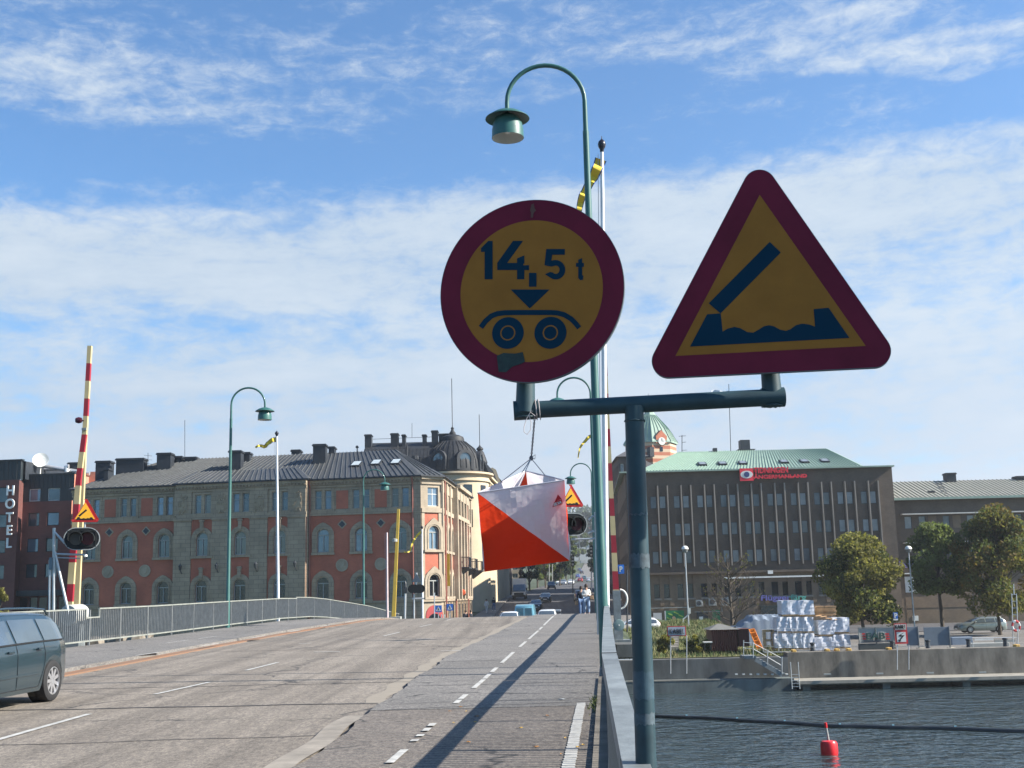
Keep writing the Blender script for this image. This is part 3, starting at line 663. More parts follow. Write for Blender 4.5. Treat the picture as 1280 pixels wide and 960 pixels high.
for i, c in enumerate(cs):
    arched_window(FS, RB, off, c, zA0, zA1, 1.1, .42, stone=STONEL, tip=.2); arched_window(FS, RB, off, c, zB0, zB1, 1.1, .42, stone=STONEL, tip=.2, glass=GLASSD)
    rect_window(FS, RB, off, c-.5, c+.5, zT0, zT1, 0, .2, mull=2); rect_window(FS, RB, off, c-.7, c+.7, -2+.4, zG-.5, .03, -.01, glass=GLASSD, frame=IRON, name='shop_window')
for u, z in ((13.5, zz(708)), (20.5, zz(708)), (27.5, zz(709))):       # balconies
    mb = MB(off); FS.hit(0, 0)
    mb.hexa([FS.p(u-.6, z-1.0, 0), FS.p(u+.6, z-1.0, 0), FS.p(u+.6, z-1.0, .2), FS.p(u-.6, z-1.0, .2)], [FS.p(u-1.3, z-.15, 0), FS.p(u+1.3, z-.15, 0), FS.p(u+1.3, z-.15, 1.3), FS.p(u-1.3, z-.15, 1.3)]); FS.box(mb, u-1.4, u+1.4, z-.148, z+.02, 0, 1.4)
    FS.box(mb, u-1.4, u+1.4, z+1.02, z+1.1, 1.32, 1.4); FS.box(mb, u-1.4, u-1.33, z+1.02, z+1.1, 0, 1.32)
    for k in range(15): FS.box(mb, u-1.38+k*.195, u-1.34+k*.195, z+.02, z+1.02, 1.34, 1.38)
    for k in range(7): FS.box(mb, u-1.39, u-1.35, z+.02, z+1.02, .1+k*.19, .14+k*.19)
    mb.build('balcony', IRON, RB)
for u in (1.0, 9.3, 21.1): mb = MB(off); mb.tube([FS.p(u, -2, .3), FS.p(u, zE-.4, .3)], .08, 8); mb.build('downpipe', PIPE, RB)
vs_ = MB(off); zsn = zz(688); FS.box(vs_, 1.35, 1.43, zB0+1.0, zA0-.4, .25, .62); vs_.build('hanging_sign', M('yellow black sign', (.45, .33, .03), .5), RB)
# roof
mb = MB(off); sm = MB(off)
def mixp(F, px, py, back):           # a roof point seen at a pixel, standing 'back' metres behind the facade
    G = Frame(F.p(0, 0, -back), math.degrees(math.atan2(F.u.y, F.u.x))); u, z = G.hit(px, py); return G.p(u, z)
eo = .45
Lc = FR.p(uL-.3, zE, eo); Rc = FR.p(.1, zE, eo); rR = mixp(FR, 494, 564, 7.5); rL = mixp(FR, 205, 574, 7.5); rR.z = rL.z = (rR.z+rL.z)/2
bk = 15.5
slope(mb, Lc, Rc, rR, rL, 64, sm); CE = FC.p(wC, zE, eo)+FS.n*.2; SE = FS.p(wS, zE, eo); rB = FS.p(wS, 0, -7.5); rB.z = rR.z
slope(mb, Rc, CE, rR, rR, 5, sm); slope(mb, CE, SE, rB, rR, 40, sm)
Lb = FR.p(uL-.3, zE, -bk); Rb = FR.p(-16, zE, -bk); mb.quad(Lb, Lc, rL); mb.quad(Lb, rL, rR, Rb); mb.quad(SE, FS.p(wS, zE, -15), rB); mb.quad(FS.p(wS, zE, -15), Rb, rR, rB)
# centre block roof slip
a = FR.p(uc0-.35, zE+.04, PJ+eo); b2 = FR.p(uc1+.35, zE+.04, PJ+eo); c2 = FR.p(uc1-2.2, zE+1.6, -3.0); d2 = FR.p(uc0+.4, zE+1.6, -3.0)
slope(mb, a, b2, c2, d2, 26, sm); mb.quad(b2, FR.p(uc1+.35, zE+.1, 0), c2); mb.quad(a, d2, FR.p(uc0-.35, zE+.1, 0))
rf = mb.build('roof', ROOFD, RB); sm.build('standing_seams', SEAM, rf)
mb = MB(off); mb.bar(Lc+V((0, 0, -.08)), Rc+V((0, 0, -.08)), .16, .14); mb.bar(Rc+V((0, 0, -.08)), CE+V((0, 0, -.08)), .16, .14); mb.bar(CE+V((0, 0, -.08)), SE+V((0, 0, -.08)), .16, .14); mb.bar(a+V((0, 0, -.08)), b2+V((0, 0, -.08)), .16, .14)
mb.build('gutter', CHIM, RB)
mb = MB(off); mb.quad(FR.p(uL, -2.2, 0), FR.p(uL, zE, 0), FR.p(uL, zE, -bk), FR.p(uL, -2.2, -bk)); mb.quad(FR.p(uL, -2.2, -bk), FR.p(uL, zE, -bk), FR.p(-15.5, zE, -bk), FR.p(-15.5, -2.2, -bk)); p, q = FS.p(wS, -2.2, 0), FS.p(wS, -2.2, -15); mb.quad(p, q, q+V((0, 0, zE+2.2)), p+V((0, 0, zE+2.2))); mb.build('back_wall', REDB, RB)
for x0, x1, yt, yb, Y in ((118.5, 138, 576, 597, 128), (144, 180, 573, 592, 127), (195, 214, 566, 587, 127), (217, 228, 570, 579, 129), (230, 246, 571, 579, 129), (285, 302, 563, 582, 124.5), (303.5, 313, 565, 577, 127), (363, 376, 562, 571, 129), (390, 408, 555, 578, 124), (409.5, 419, 558, 568, 127), (444.5, 448, 557, 567, 127), (129, 136, 585, 600, 125)):
    chimney(rf, off, x0, x1, yt, yb, Y, 1.4 if x1-x0 > 6 else .3)
for px, py in ((433.4, 579), (458, 577.3), (483.5, 577)):
    G = Frame(FR.p(0, 0, 0), FA); t = .46; dz = rR.z-zE
    k = (at(px, py, 121).z-zE)/dz; c = FR.p(G.hit(px, py)[0]*1.0, zE+dz*k, eo-(7.5+eo)*k); s = V((0, 0, dz))-FR.n*(7.5+eo); s.normalize(); nn = FR.u.cross(s); nn.normalize(); nn = nn if nn.z > 0 else -nn
    mb = MB(off); mb.hexa([c+FR.u*x+s*y for x, y in ((-.5, -.75), (.5, -.75), (.5, .75), (-.5, .75))], [c+FR.u*x+s*y+nn*.16 for x, y in ((-.5, -.75), (.5, -.75), (.5, .75), (-.5, .75))]); sk = mb.build('skylight', CHIM, rf)
    mb = MB(off); mb.quad(*[c+FR.u*x+s*y+nn*.175 for x, y in ((-.4, -.62), (.4, -.62), (.4, .62), (-.4, .62))]); mb.build('pane', M('skylight glass', (.42, .47, .48), .15), sk)
mb = MB(off)
for px, yt, yb, Y in ((231, 525, 572, 128), (185, 566, 586, 128), (567, 473, 535, 170)):
    if px < 560: mb.tube([at(px, yb, Y), at(px, yt, Y)], .03, 5)
for k in range(3): mb.bar(at(180, 569+k*5, 128), at(190, 570+k*5, 128), .03)
mb.build('aerial', IRON, rf)

# ---------------- hotel
HB = thing('hotel', 'dark brown brick hotel with black cladding and white vertical HOTEL lettering', 'building', (at(40, 740, 131).x, 136, -2.4)); off = HB.location
BRB = brick('brown brick', (.165, .058, .050), (.14, .05, .045), (.11, .06, .05), ms=.008); CLAD = M('black cladding', (.022, .030, .034), .5, var=.4, sc=4, stretch=(3, 3, .1))
FH = Frame(at(0, 700, 131), -6); FH2 = Frame(at(0, 700, 129), -6)
def hx(F, px, py=660): return F.hit(px, py)[0]
def hz_(F, py, px=45): return F.hit(px, py)[1]
zc = hz_(FH, 627); zt_ = hz_(FH, 594); wins = []
cols = [(hx(FH, 34.5+.0), hx(FH, 48.5)), (hx(FH, 58), hx(FH, 73))]
rows = [(hz_(FH, 626.5), hz_(FH, 611)), (hz_(FH, 657.5), hz_(FH, 641)), (hz_(FH, 690), hz_(FH, 673)), (hz_(FH, 722), hz_(FH, 705))]
u0, u1 = hx(FH, 24), hx(FH, 88.5)
mb = MB(off); FH.wall(mb, u0, u1, hz_(FH, 738), zc-.01, [(a, b2, c, d) for a, b2 in cols for c, d in rows[1:]], .2); FH.wall(mb, u0, u1, -4, hz_(FH, 738), [], 0); mb.build('wall', BRB, HB)
mb = MB(off); FH.wall(mb, u0, u1+.2, zc-.01, zt_, [(a, b2, *rows[0]) for a, b2 in cols], .2)
u = u0
while u < u1: FH.box(mb, u, u+.06, rows[0][1]+.1, zt_-.02, 0, .05); u += .5
FH.box(mb, u0, u1+.25, zt_-.02, zt_+.12, -.3, .1); mb.build('cladding', CLAD, HB)
for a, b2 in cols:
    for j, (c, d) in enumerate(rows): rect_window(FH, HB, off, a, b2, c, d, 0, .18, frame=CHIM if j else FRAMEW, mull=1, glass=GLASS if (j+int(a)) % 2 else GLASSL, fw=.07)
w0, w1 = hx(FH2, -60), hx(FH2, 24.5, 600); zt2 = hz_(FH2, 576, 10); zc2 = hz_(FH2, 600, 10)
cw = [(hx(FH2, -6), hx(FH2, 7.5)), (hx(FH2, -32), hx(FH2, -18))]
rw = [(hz_(FH2, 628, 5), hz_(FH2, 609, 5)), (hz_(FH2, 659.5, 5), hz_(FH2, 643, 5)), (hz_(FH2, 691.5, 5), hz_(FH2, 675, 5)), (hz_(FH2, 724, 5), hz_(FH2, 706, 5))]
w1b = hx(FH2, 19.5, 700)
mb = MB(off); FH2.wall(mb, w0, w1b, -4, zc2, [(a, b2, c, d) for a, b2 in cw for c, d in rw], .2); p = FH2.p(w1b, -4); q = FH.p(u0, -4, -1); mb.quad(p, q, q+V((0, 0, zc2+4)), p+V((0, 0, zc2+4))); mb.build('wall', BRB, HB)
mb = MB(off); FH2.wall(mb, w0, w1b+.1, zc2, zt2, []); FH2.box(mb, w0, w1b+.3, zt2, zt2+.12, -.4, .15)
u = w0
while u < w1b: FH2.box(mb, u, u+.06, zc2+.05, zt2-.02, 0, .05); u += .5
p = FH2.p(w1b+.1, zc2); q = FH.p(u0+.1, zc2, -1); mb.quad(p, q, q+V((0, 0, zt2-zc2)), p+V((0, 0, zt2-zc2))); mb.build('cladding', CLAD, HB)
for a, b2 in cw:
    for c, d in rw: rect_window(FH2, HB, off, a, b2, c, d, 0, .18, frame=CHIM, glass=GLASS, fw=.07)
mb = MB(off); mb.quad(FH.p(u0, zt_, 0), FH.p(u1, zt_, 0), FH.p(u1, zt_, -14), FH.p(u0, zt_, -14)); mb.quad(FH2.p(w0, zt2, 0), FH2.p(w1b+.1, zt2, 0), FH2.p(w1b+.1, zt2, -16), FH2.p(w0, zt2, -16)); mb.quad(FH2.p(w1b+.1, zt_-.5, -1), FH2.p(w1b+.1, zt2, -1), FH2.p(w1b+.1, zt2, -16), FH2.p(w1b+.1, zt_-.5, -16)); mb.build('roof', CHIM, HB)
mb = MB(off); p = FH.p(u1, -4, 0); q = FH.p(u1, -4, -14); mb.quad(p, q, q+V((0, 0, zt_+4)), p+V((0, 0, zt_+4))); mb.build('side_wall', M('salmon render', (.50, .21, .14), .8), HB)
mb = MB(off); FH.box(mb, u0+.3, u1-.2, hz_(FH, 745), hz_(FH, 738), 0, 1.1); mb.build('canopy', CLAD, HB)
mb = MB(off)
for a in range(5): FH.box(mb, u0+.5+a*1.1, u0+1.35+a*1.1, -3.5, hz_(FH, 747), .02, .05)
FH.box(mb, w0+.5, w1b-.3, -3.5, hz_(FH2, 745), 1.9, 2.1); mb.build('shop_window', GLASSD, HB)
for ch, py in zip('HOTEL', (614, 630.5, 647.5, 663.5, 679.5)):
    px = 14.8-(py-614)*.032; c = FH2.hit(px, py); 
    text_mesh(ch, 1.45, .12, lambda x, y, z, c=c: FH2.p(c[0]+x, c[1]+y, .25+z), 'sign_letter', M('white sign letter', (.75, .75, .73), .5), HB, off, bold=.03, xs=.92)
# things on the hotel roof
mb = MB(off); sil = M('silver duct', (.62, .62, .62), .35, metal=.6)
mb.tube([at(36, 592, 133), at(36, 579, 133), at(58, 583, 133), at(112, 592, 133)], .22, 10); mb.tube([at(40, 587, 134), at(80, 586, 134)], .18, 10); mb.tube([at(83, 590, 132.5), at(83, 583, 132.5), at(86, 583, 132.5)], .25, 10); mb.build('roof_duct', sil, HB)
mb = MB(off); c = at(51, 576, 132); ax = V((.25, -.9, .35)).normalized(); mb.lathe([(0, 0), (.3, .02), (.6, .09), (.86, .2), (.86, .23), (.6, .12), (.3, .05), (0, .03)], c, 24, ax); mb.tube([c-V((0, 0, .2)), c-V((0, 0, 1.6))], .07, 6); mb.bar(c+ax*.1, c+ax*.9+V((.35, 0, -.3)), .04); mb.build('satellite_dish', FRAMEW, HB)
mb = MB(off); mb.quad(at(89.5, 589, 127.5), at(117, 596, 127.5), at(117, 612, 127.5), at(89.5, 608, 127.5)); 
G = Frame(at(89.5, 600, 134), 0); x0 = G.hit(89.5, 600)[0]; x1 = G.hit(119, 600)[0]; mb = MB(off); G.box(mb, x0, x1, 8, G.hit(100, 590)[1], -6, 0); mb.build('stair_tower', M('salmon render', (.50, .21, .14), .8), HB)
chimney(HB, off, 84, 98, 578, 592, 133, 1.2)
# ---------------- cream corner building with domes
DB = thing('domed_building', 'cream corner building with black mansard roof, round corner dome and small spire', 'building', (at(575, 700, 168).x, 175, -.5)); off = DB.location
CREAM = M('cream render', (.50, .41, .28), .85, var=.12, sc=.4); BLK = M('black slate roof', (.016, .018, .021), .65, var=.45, sc=1.2, stretch=(2, 2, .3)); BLK2 = M('black ridge metal', (.022, .025, .03), .6)
YD = 165.0; cc = at(568, 700, YD+4.0); R = 5.0
FD = Frame(at(597, 700, YD+5), 86.1)
zc = at(580, 590, YD).z; z0 = -1
mb = MB(off); mb.lathe([(R, z0), (R, zc-1.3), (R+.25, zc-1.2), (R+.25, zc-.9), (R+.1, zc-.8), (R+.1, zc-.45), (R+.7, zc-.25), (R+.7, zc)], (cc.x, cc.y, 0), 40)
dl = 40; px_ = cc.x+R*.93
FD = Frame(V((px_, cc.y+1.5, 0)), 86.1); FD2 = Frame(V((cc.x-30, cc.y-R*.9, 0)), 0)
hol = []
for k in range(8):
    for (a, c) in ((650, 634), (665, 652)): pass
zrow = [at(602, q, 172).z for q in (752, 730, 700, 690, 661, 635, 620)]
rws = [(zrow[3]-1.2, zrow[3]+1.4), (at(602, 662, 172).z, at(602, 641, 172).z), (at(602, 628, 172).z, at(602, 611, 172).z)]
hol = [(2+k*3.4, 3.5+k*3.4, a, c) for k in range(10) for a, c in rws]
FD.wall(mb, 0, dl, z0, zc, hol, .3); FD.box(mb, 0, dl, zc-.3, zc, 0, .7); FD.box(mb, 0, dl, zc-.8, zc-.5, 0, .3)
for k in range(11): FD.box(mb, .5+k*3.4, 1.2+k*3.4, 6, zc-.8, 0, .25)
FD2.wall(mb, 0, 30, z0, zc, []); FD2.box(mb, 0, 30, zc-.3, zc, 0, .5); mb.quad((cc.x-30, cc.y, z0), (cc.x-30, cc.y+30, z0), (cc.x-30, cc.y+30, zc), (cc.x-30, cc.y, zc))
mb.build('wall', CREAM, DB, sm=True)
for a, b2, c, d in hol: rect_window(FD, DB, off, a, b2, c, d, 0, .28, mull=2, glass=GLASSD)
for i in range(4):
    a0 = rd(-95+i*32)
    for a, c in rws[1:]:
        mb = MB(off)
        p = V((cc.x+math.cos(a0)*(R+.04), cc.y+math.sin(a0)*(R+.04), 0)); t = V((-math.sin(a0), math.cos(a0), 0))*.6; nn = V((math.cos(a0), math.sin(a0), 0))
        mb.hexa([p-t-nn*.3+V((0, 0, a)), p+t-nn*.3+V((0, 0, a)), p+t+V((0, 0, a)), p-t+V((0, 0, a))], [p-t-nn*.3+V((0, 0, c)), p+t-nn*.3+V((0, 0, c)), p+t+V((0, 0, c)), p-t+V((0, 0, c))]); mb.build('curved_window', GLASSD, DB)
# dome: wide skirt, waist, small cap, finial
def dz(py): return at(568, py, YD+4).z
rp = lambda p: p*(YD+4)/1500
mb = MB(off); prof = [(rp(37), dz(592)), (rp(37), dz(588)), (rp(36), dz(578)), (rp(33), dz(570)), (rp(27), dz(561.5)), (rp(20), dz(556)), (rp(16.5), dz(553)), (rp(15), dz(552)), (rp(14.5), dz(549)), (rp(13.5), dz(546.5)), (rp(9), dz(544.5)), (rp(4), dz(543)), (rp(4), dz(541)), (rp(2.4), dz(539)), (rp(1.6), dz(536.5)), (rp(2.2), dz(535.5)), (.05, dz(533)), (.05, dz(473))]
mb.lathe(prof, (cc.x, cc.y, 0), 40)
for k in range(30):
    a = k*math.pi*2/30; pts = [V((cc.x+(r+.02)*math.cos(a), cc.y+(r+.02)*math.sin(a), z)) for r, z in prof[1:7]]
    for i in range(len(pts)-1): mb.bar(pts[i], pts[i+1], .09, .12)
mb.build('dome', BLK, DB, sm=True)
for k, a0 in enumerate((-118, -62, -10)):
    a0 = rd(a0); nn = V((math.cos(a0), math.sin(a0), 0)); G = Frame(V((cc.x, cc.y, 0))+nn*(rp(36.5)), math.degrees(a0)+90)
    mb = MB(off); zb = dz(590); G.ring(mb, arch(0, 1.7, zb, zb+2.3), arch(0, 2.6, zb, zb+2.75), -1.6, .05); dw = mb.build('dormer', BLK2, DB)
    mb = MB(off); G.poly(mb, arch(0, 1.7, zb, zb+2.3), -.3, -.1); mb.build('pane', GLASS, dw)
# mansard to the left and along the street
def prism_roof(F, L_, prof, name, mat, u0=0.0, ribs=0):   # prof: (d, z) section, extruded from u0 to L_
    mb = MB(off); n = len(prof); a = [F.p(u0, z, d) for d, z in prof]; b2 = [F.p(L_, z, d) for d, z in prof]
    mb.add(a+b2, [(i, i+1, n+i+1, n+i) for i in range(n-1)]+[tuple(range(n)), tuple(range(2*n-1, n-1, -1))])
    for k in range(ribs):
        u = u0+(L_-u0)*(k+.5)/ribs
        for i in range(min(3, n-1)): mb.bar(F.p(u, prof[i][1], prof[i][0]), F.p(u, prof[i+1][1], prof[i+1][0]), .08, .1)
    return mb.build(name, mat, DB)
FM = Frame(V((at(452, 600, YD).x, cc.y-R*.7, 0)), 0); LM = cc.x-FM.O.x
zM = at(500, 592, YD).z; zMt = at(500, 563, YD+2).z; zR = at(520, 551, YD+5).z
prism_roof(FM, LM, [(.4, zM), (-.5, (zM+zMt)/2+.6), (-2.0, zMt), (-2.4, zMt+.35), (-6, zR), (-12, zMt), (-13.5, zM)], 'mansard_roof', BLK, ribs=24)
prism_roof(FD, dl, [(.4, zc), (-.5, (zM+zMt)/2+.6), (-2.0, zMt), (-6, zR-.5), (-12, zMt), (-13.5, zc)], 'mansard_roof', BLK, 2, 20)
for x0, x1, yt, yb in ((455, 465, 543, 556), (487.5, 498.5, 541.5, 553), (501.5, 507.5, 543, 553), (527, 533.5, 543, 550), (538.5, 548, 538, 550), (547.5, 563, 542, 547)): chimney(DB, off, x0, x1, yt, yb, YD+4, 1.5)
mb = MB(off)
for px in (497, 509): mb.tube([at(px, 572, YD-3), at(px, 557, YD-3)], .12, 6)
mb.bar(at(497, 560, YD-3), at(509, 560, YD-3), .1); mb.tube([at(519, 574, YD-6), at(519, 570, YD-6)], .5, 8); mb.tube([at(515, 547, YD), at(515, 529, YD)], .03, 5)
mb.bar(at(466, 549, YD+3), at(545, 546, YD+3), .05); mb.build('roof_fittings', BLK2, DB)
# small spire further along
sp_ = at(600.5, 600, 186); zz2 = lambda py: at(600.5, py, 186).z; q = 186/1500
mb = MB(off); mb.lathe([(q*8, zz2(592)), (q*8, zz2(580)), (q*9.5, zz2(579)), (q*9, zz2(577)), (q*7, zz2(571)), (q*5, zz2(565.5)), (q*3, zz2(563)), (q*4.5, zz2(562)), (q*4.2, zz2(560.5)), (q*1.5, zz2(558)), (.05, zz2(556)), (.05, zz2(518))], (sp_.x, sp_.y, 0), 10)
mb.build('spire', BLK, DB)
mb = MB(off); G = Frame(V((at(606, 600, 188).x, 188, 0)), 0); G.poly(mb, [(0, zc-1), (2.4, zc-1), (2.4, zc+.8), (1.8, zc+2.6), (1.2, zc+3.0), (.6, zc+2.6), (0, zc+.8)], -3, 0); mb.build('gable', CREAM, DB)
# low cream building with arches, further houses on the left of the street
LB = thing('arcade_building', 'low yellow building with arched openings along the street, lit by the sun', 'building', (at(610, 750, 185).x, 190, .5)); off = LB.location
YEL = M('yellow render', (.50, .37, .21), .85, var=.12, sc=.5); FY = Frame(V((at(592, 740, 176).x, 176, 0)), 86.1); FYf = Frame(V((at(592, 740, 176).x-4, 176, 0)), 0)
zt3 = at(600, 715, 178).z; zb3 = -1
mb = MB(off); FY.wall(mb, 0, 52, zb3, zt3, [(3+k*5, 5.4+k*5, zb3+1, zt3-2) for k in range(9)], .4); FY.box(mb, -.2, 52.2, zt3-.5, zt3, 0, .4); mb.box(FY.O.x-12, FY.O.x-.02, 176, 176.3, zb3, zt3); mb.quad(FY.p(0, zt3), FY.p(52, zt3), FY.p(52, zt3, -12), FY.p(0, zt3, -12)); mb.quad(FY.p(52, zb3), FY.p(52, zb3, -12), FY.p(52, zt3, -12), FY.p(52, zt3))
mb.build('wall', YEL, LB)
for k in range(9): rect_window(FY, LB, off, 3+k*5, 5.4+k*5, zb3+1, zt3-2, 0, .35, glass=GLASSD, mull=2, frame=IRON)
def simple_house(label, x0, x1, y0, y1, zb, zt, mat, rows, cols, roof, rmat, face='S', cat='building', sx=None):
    t = thing('house', label, cat, ((x0+x1)/2, (y0+y1)/2, zb)); of = t.location
    mb = MB(of); fr = [Frame((x0, y0), 0), Frame((x1, y0), 90), Frame((x1, y1), 180), Frame((x0, y1), 270)]; ln = [x1-x0, y1-y0, x1-x0, y1-y0]
    for f, l_, k in zip(fr, ln, range(4)):
        hs = []
        if k != 2:
            nc = max(1, int(cols*l_/ln[0]+.5)); pw = l_/nc; rh = (zt-zb-1)/rows
            hs = [(i*pw+pw*.3, i*pw+pw*.7, zb+1+j*rh+rh*.15, zb+1+j*rh+rh*.7) for i in range(nc) for j in range(rows)]
        f.wall(mb, 0, l_, zb-2, zt, hs, .2)
        if k in (0, 1, 3):
            for h in hs: rect_window(f, t, of, *h, 0, .18, glass=GLASSD if (int(h[0]*7+h[2]) % 3) else GLASS, mull=2, frame=FRAMEW)
    mb.build('wall', mat, t)
    mb = MB(of); xm = (x0+x1)/2; e = .4; zr = zt+roof
    if x1-x0 > y1-y0:
        ym = (y0+y1)/2; mb.add([(x0-e, y0-e, zt), (x1+e, y0-e, zt), (x1-2, ym, zr), (x0+2, ym, zr), (x1+e, y1+e, zt), (x0-e, y1+e, zt)], [(0, 1, 2, 3), (4, 5, 3, 2), (1, 4, 2), (5, 0, 3), (0, 5, 4, 1)])
    else: mb.add([(x0-e, y0-e, zt), (x1+e, y0-e, zt), (xm, y0+2, zr), (xm, y1-2, zr), (x1+e, y1+e, zt), (x0-e, y1+e, zt)], [(0, 1, 2), (4, 5, 3), (1, 4, 3, 2), (5, 0, 2, 3), (0, 5, 4, 1)])
    mb.build('roof', rmat, t); return t
RR = M('far red roof', (.26, .09, .06), .8); RG2 = M('far grey roof', (.09, .09, .095), .7)
simple_house('dark brown building in shade left of the street behind the white truck', at(612, 740, 232).x-14, at(640, 740, 232).x, 232, 262, 1.5, at(620, 700, 232).z+3, M('dark far render', (.12, .10, .09), .9), 4, 6, 2, RG2)
simple_house('pale yellow building end at the left side of the street beside dark trees', at(640, 740, 268).x-10, at(653, 740, 268).x, 268, 290, 2.5, at(645, 705, 268).z+2, CREAM, 4, 4, 2, RG2)
# ---------------- office building with vertical fins
OB = thing('office_building', 'brown brick office block with vertical fins, green copper roof and red eye sign', 'building', (at(960, 740, 146).x, 155, -2.8)); off = OB.location
BRO = brick('umber brick', (.115, .088, .066), (.10, .077, .058), (.088, .072, .058), .28, .09, ms=.01); BRO2 = brick('umber brick light', (.195, .140, .090), (.17, .12, .08), (.145, .11, .08), .28, .09, ms=.01)
FIN = M('fin concrete', (.24, .21, .175), .8, var=.2, sc=1.5, stretch=(1, 1, .2)); COP = M('green copper', (.24, .325, .265), .6, var=.13, sc=.6, stretch=(3, 1, .3)); COPS = M('copper seam', (.17, .265, .21), .6)
FO = Frame(at(787, 740, 146), 0); fx = lambda px, py=660: FO.hit(px, py)[0]; fz = lambda py, px=950: FO.hit(px, py)[1]
uE = fx(1120.5, 660); zE = fz(587.5); zW = [(fz(667), fz(651.2)), (fz(701), fz(685.5)), (fz(632.8), fz(617.3))]
zW = [(fz(632.6), fz(617.2)), (fz(667.2), fz(651.8)), (fz(701.8), fz(686.4))]
base = 823.75; pit = 29.4; wu = fx(828)-fx(820.2)
wins = []; finu = []
for i in range(-1, 10):
    f1 = fx(base+pit*i); f2 = fx(base+12.2+pit*i); finu += [f1, f2]
    a = f1-.10-wu-.06; wins += [(a, a+wu), (f1+.2, f1+.2+wu)]
hl = [(a, b2, c, d) for a, b2 in wins for c, d in zW]
zl0, zl1 = fz(745), fz(727.5); low = []
for i in range(-1, 10): a = fx(817.5+pit*i, 735); low += [(a, a+wu*1.12), (a+1.2, a+1.2+wu*1.12)]
hl2 = [(a, b2, zl0, zl1) for a, b2 in low]
zb = fz(713)
mb = MB(off); FO.wall(mb, 0, uE, zb, zE, hl, .14); FO.box(mb, 0, uE, zb-.25, zb+.02, -.2, .7)
mb.build('wall', BRO, OB)
mb = MB(off); FO.wall(mb, 0, uE, -3.4, zb-.25, hl2, .25)
for u in finu: FO.box(mb, u-.25, u+.25, zl0-.9, zb-.26, 0, .10)
mb.build('lower_wall', BRO2, OB)
rnd = random.Random(5)
GO = [M('office glass a', (.16, .175, .18), .12, var=.3, sc=.4), M('office glass b', (.22, .24, .25), .12, var=.3, sc=.5), M('office glass c', (.12, .14, .155), .1, var=.3, sc=.4)]
for a, b2, c, d in hl: rect_window(FO, OB, off, a, b2, c, d, 0, .12, frame=IRON, glass=rnd.choice(GO), fw=.05)
for a, b2, c, d in hl2[:20]:
    rect_window(FO, OB, off, a, b2, c, d, 0, .2, frame=IRON, glass=GLASSD, fw=.06)
for a, b2, c, d in hl2: mb = MB(off); FO.box(mb, a-.05, b2+.05, c-.22, c-.01, -.05, .12); mb.build('window_sill', FIN, OB)
for u in finu:
    mb = MB(off); FO.box(mb, u-.07, u+.07, fz(706), fz(604.5), 0, .50); mb.build('fin', FIN, OB)
# side towards the street
FOs = Frame(FO.p(0, 0), 86.8); FOs.n = V((-1, .055, 0)).normalized(); Ls = 34
mb = MB(off); hs = []
for k in range(9):
    for c, d in zW: hs.append((1.5+k*3.7, 3.2+k*3.7, c, d))
FOs.wall(mb, 0, Ls, -3.4, zE, hs, .14); mb.build('wall', BRO, OB)
for h in hs: rect_window(FOs, OB, off, *h, 0, .12, frame=IRON, glass=GO[1], fw=.05)
# roof
mb = MB(off); sm = MB(off); zr = at(940, 563, 155).z; e = .5
def rp3(px, py, back): G = Frame(FO.p(0, 0, -back), 0); u, z = G.hit(px, py); p = G.p(u, z); p.z = zr; return p
zEv = fz(585.8); a = FO.p(fx(786, 600)-.6, zEv, e); a.x = at(797, 590, 145.5).x; b2 = V((at(1079, 583, 145.5).x, a.y, zEv)); c2 = rp3(1034, 561, 9); d2 = rp3(847, 566, 9)
slope(mb, a, b2, c2, d2, 70, sm); mb.quad(b2, V((b2.x, b2.y+18, zEv)), c2); mb.quad(a, d2, V((a.x, a.y+18, zEv))); mb.quad(V((a.x, a.y+18, zEv)), d2, c2, V((b2.x, b2.y+18, zEv)))
mb.quad(FO.p(-.6, zEv-.01, e), FO.p(uE+.1, zEv-.01, e), FO.p(uE+.1, zEv-.01, -19), FO.p(.4, zEv-.01, -19))
rf = mb.build('roof', COP, OB); sm.build('standing_seams', COPS, rf)
mb = MB(off); FO.box(mb, -.7, uE+.15, zE-.02, zEv-.02, .1, .62); FO.box(mb, uE-.2, uE+.15, zE-.02, zEv-.02, -19, .1); mb.bar(FOs.p(-.5, (zE+zEv)/2, .4), FOs.p(Ls, (zE+zEv)/2, .4), .5, zEv-zE-.04); mb.build('eaves_trim', COP, OB)
mb = MB(off); mb.quad(FO.p(uE, -3.4, 0), FO.p(uE, zE, 0), FO.p(uE, zE, -19), FO.p(uE, -3.4, -19)); mb.build('side_wall', BRO, OB)
for px, py in ((878, 582.7), (903.3, 582), (928.6, 581.2), (980.2, 579.6), (1005.6, 579), (1031, 578.3)):
    k = (at(px, py, 149.5).z-zEv)/(zr-zEv); c = V((at(px, py, 145.5+9*k).x, 145.5+9.5*k, zEv+(zr-zEv)*k)); s = V((0, 9.5, zr-zEv)).normalized(); X = V((1, 0, 0)); nn = V((0, -s.z, s.y))
    mb = MB(off); q = [(-.5, -.7), (.5, -.7), (.5, .7), (-.5, .7)]; mb.hexa([c+X*x+s*y for x, y in q], [c+X*x+s*y+nn*.22 for x, y in q]); sk = mb.build('skylight', CHIM, rf)
    mb = MB(off); mb.quad(*[c+X*x*.75+s*y*.8+nn*.24 for x, y in q]); mb.build('pane', GO[1], sk)
mb = MB(off); a = at(924.5, 550.5, 156); b2 = at(937, 562, 156); mb.box(a.x, b2.x, 155.5, 157, b2.z, a.z); mb.box(a.x-.4, b2.x+.6, 155.2, 157.3, b2.z-.1, b2.z); mb.build('vent_housing', IRON, OB)
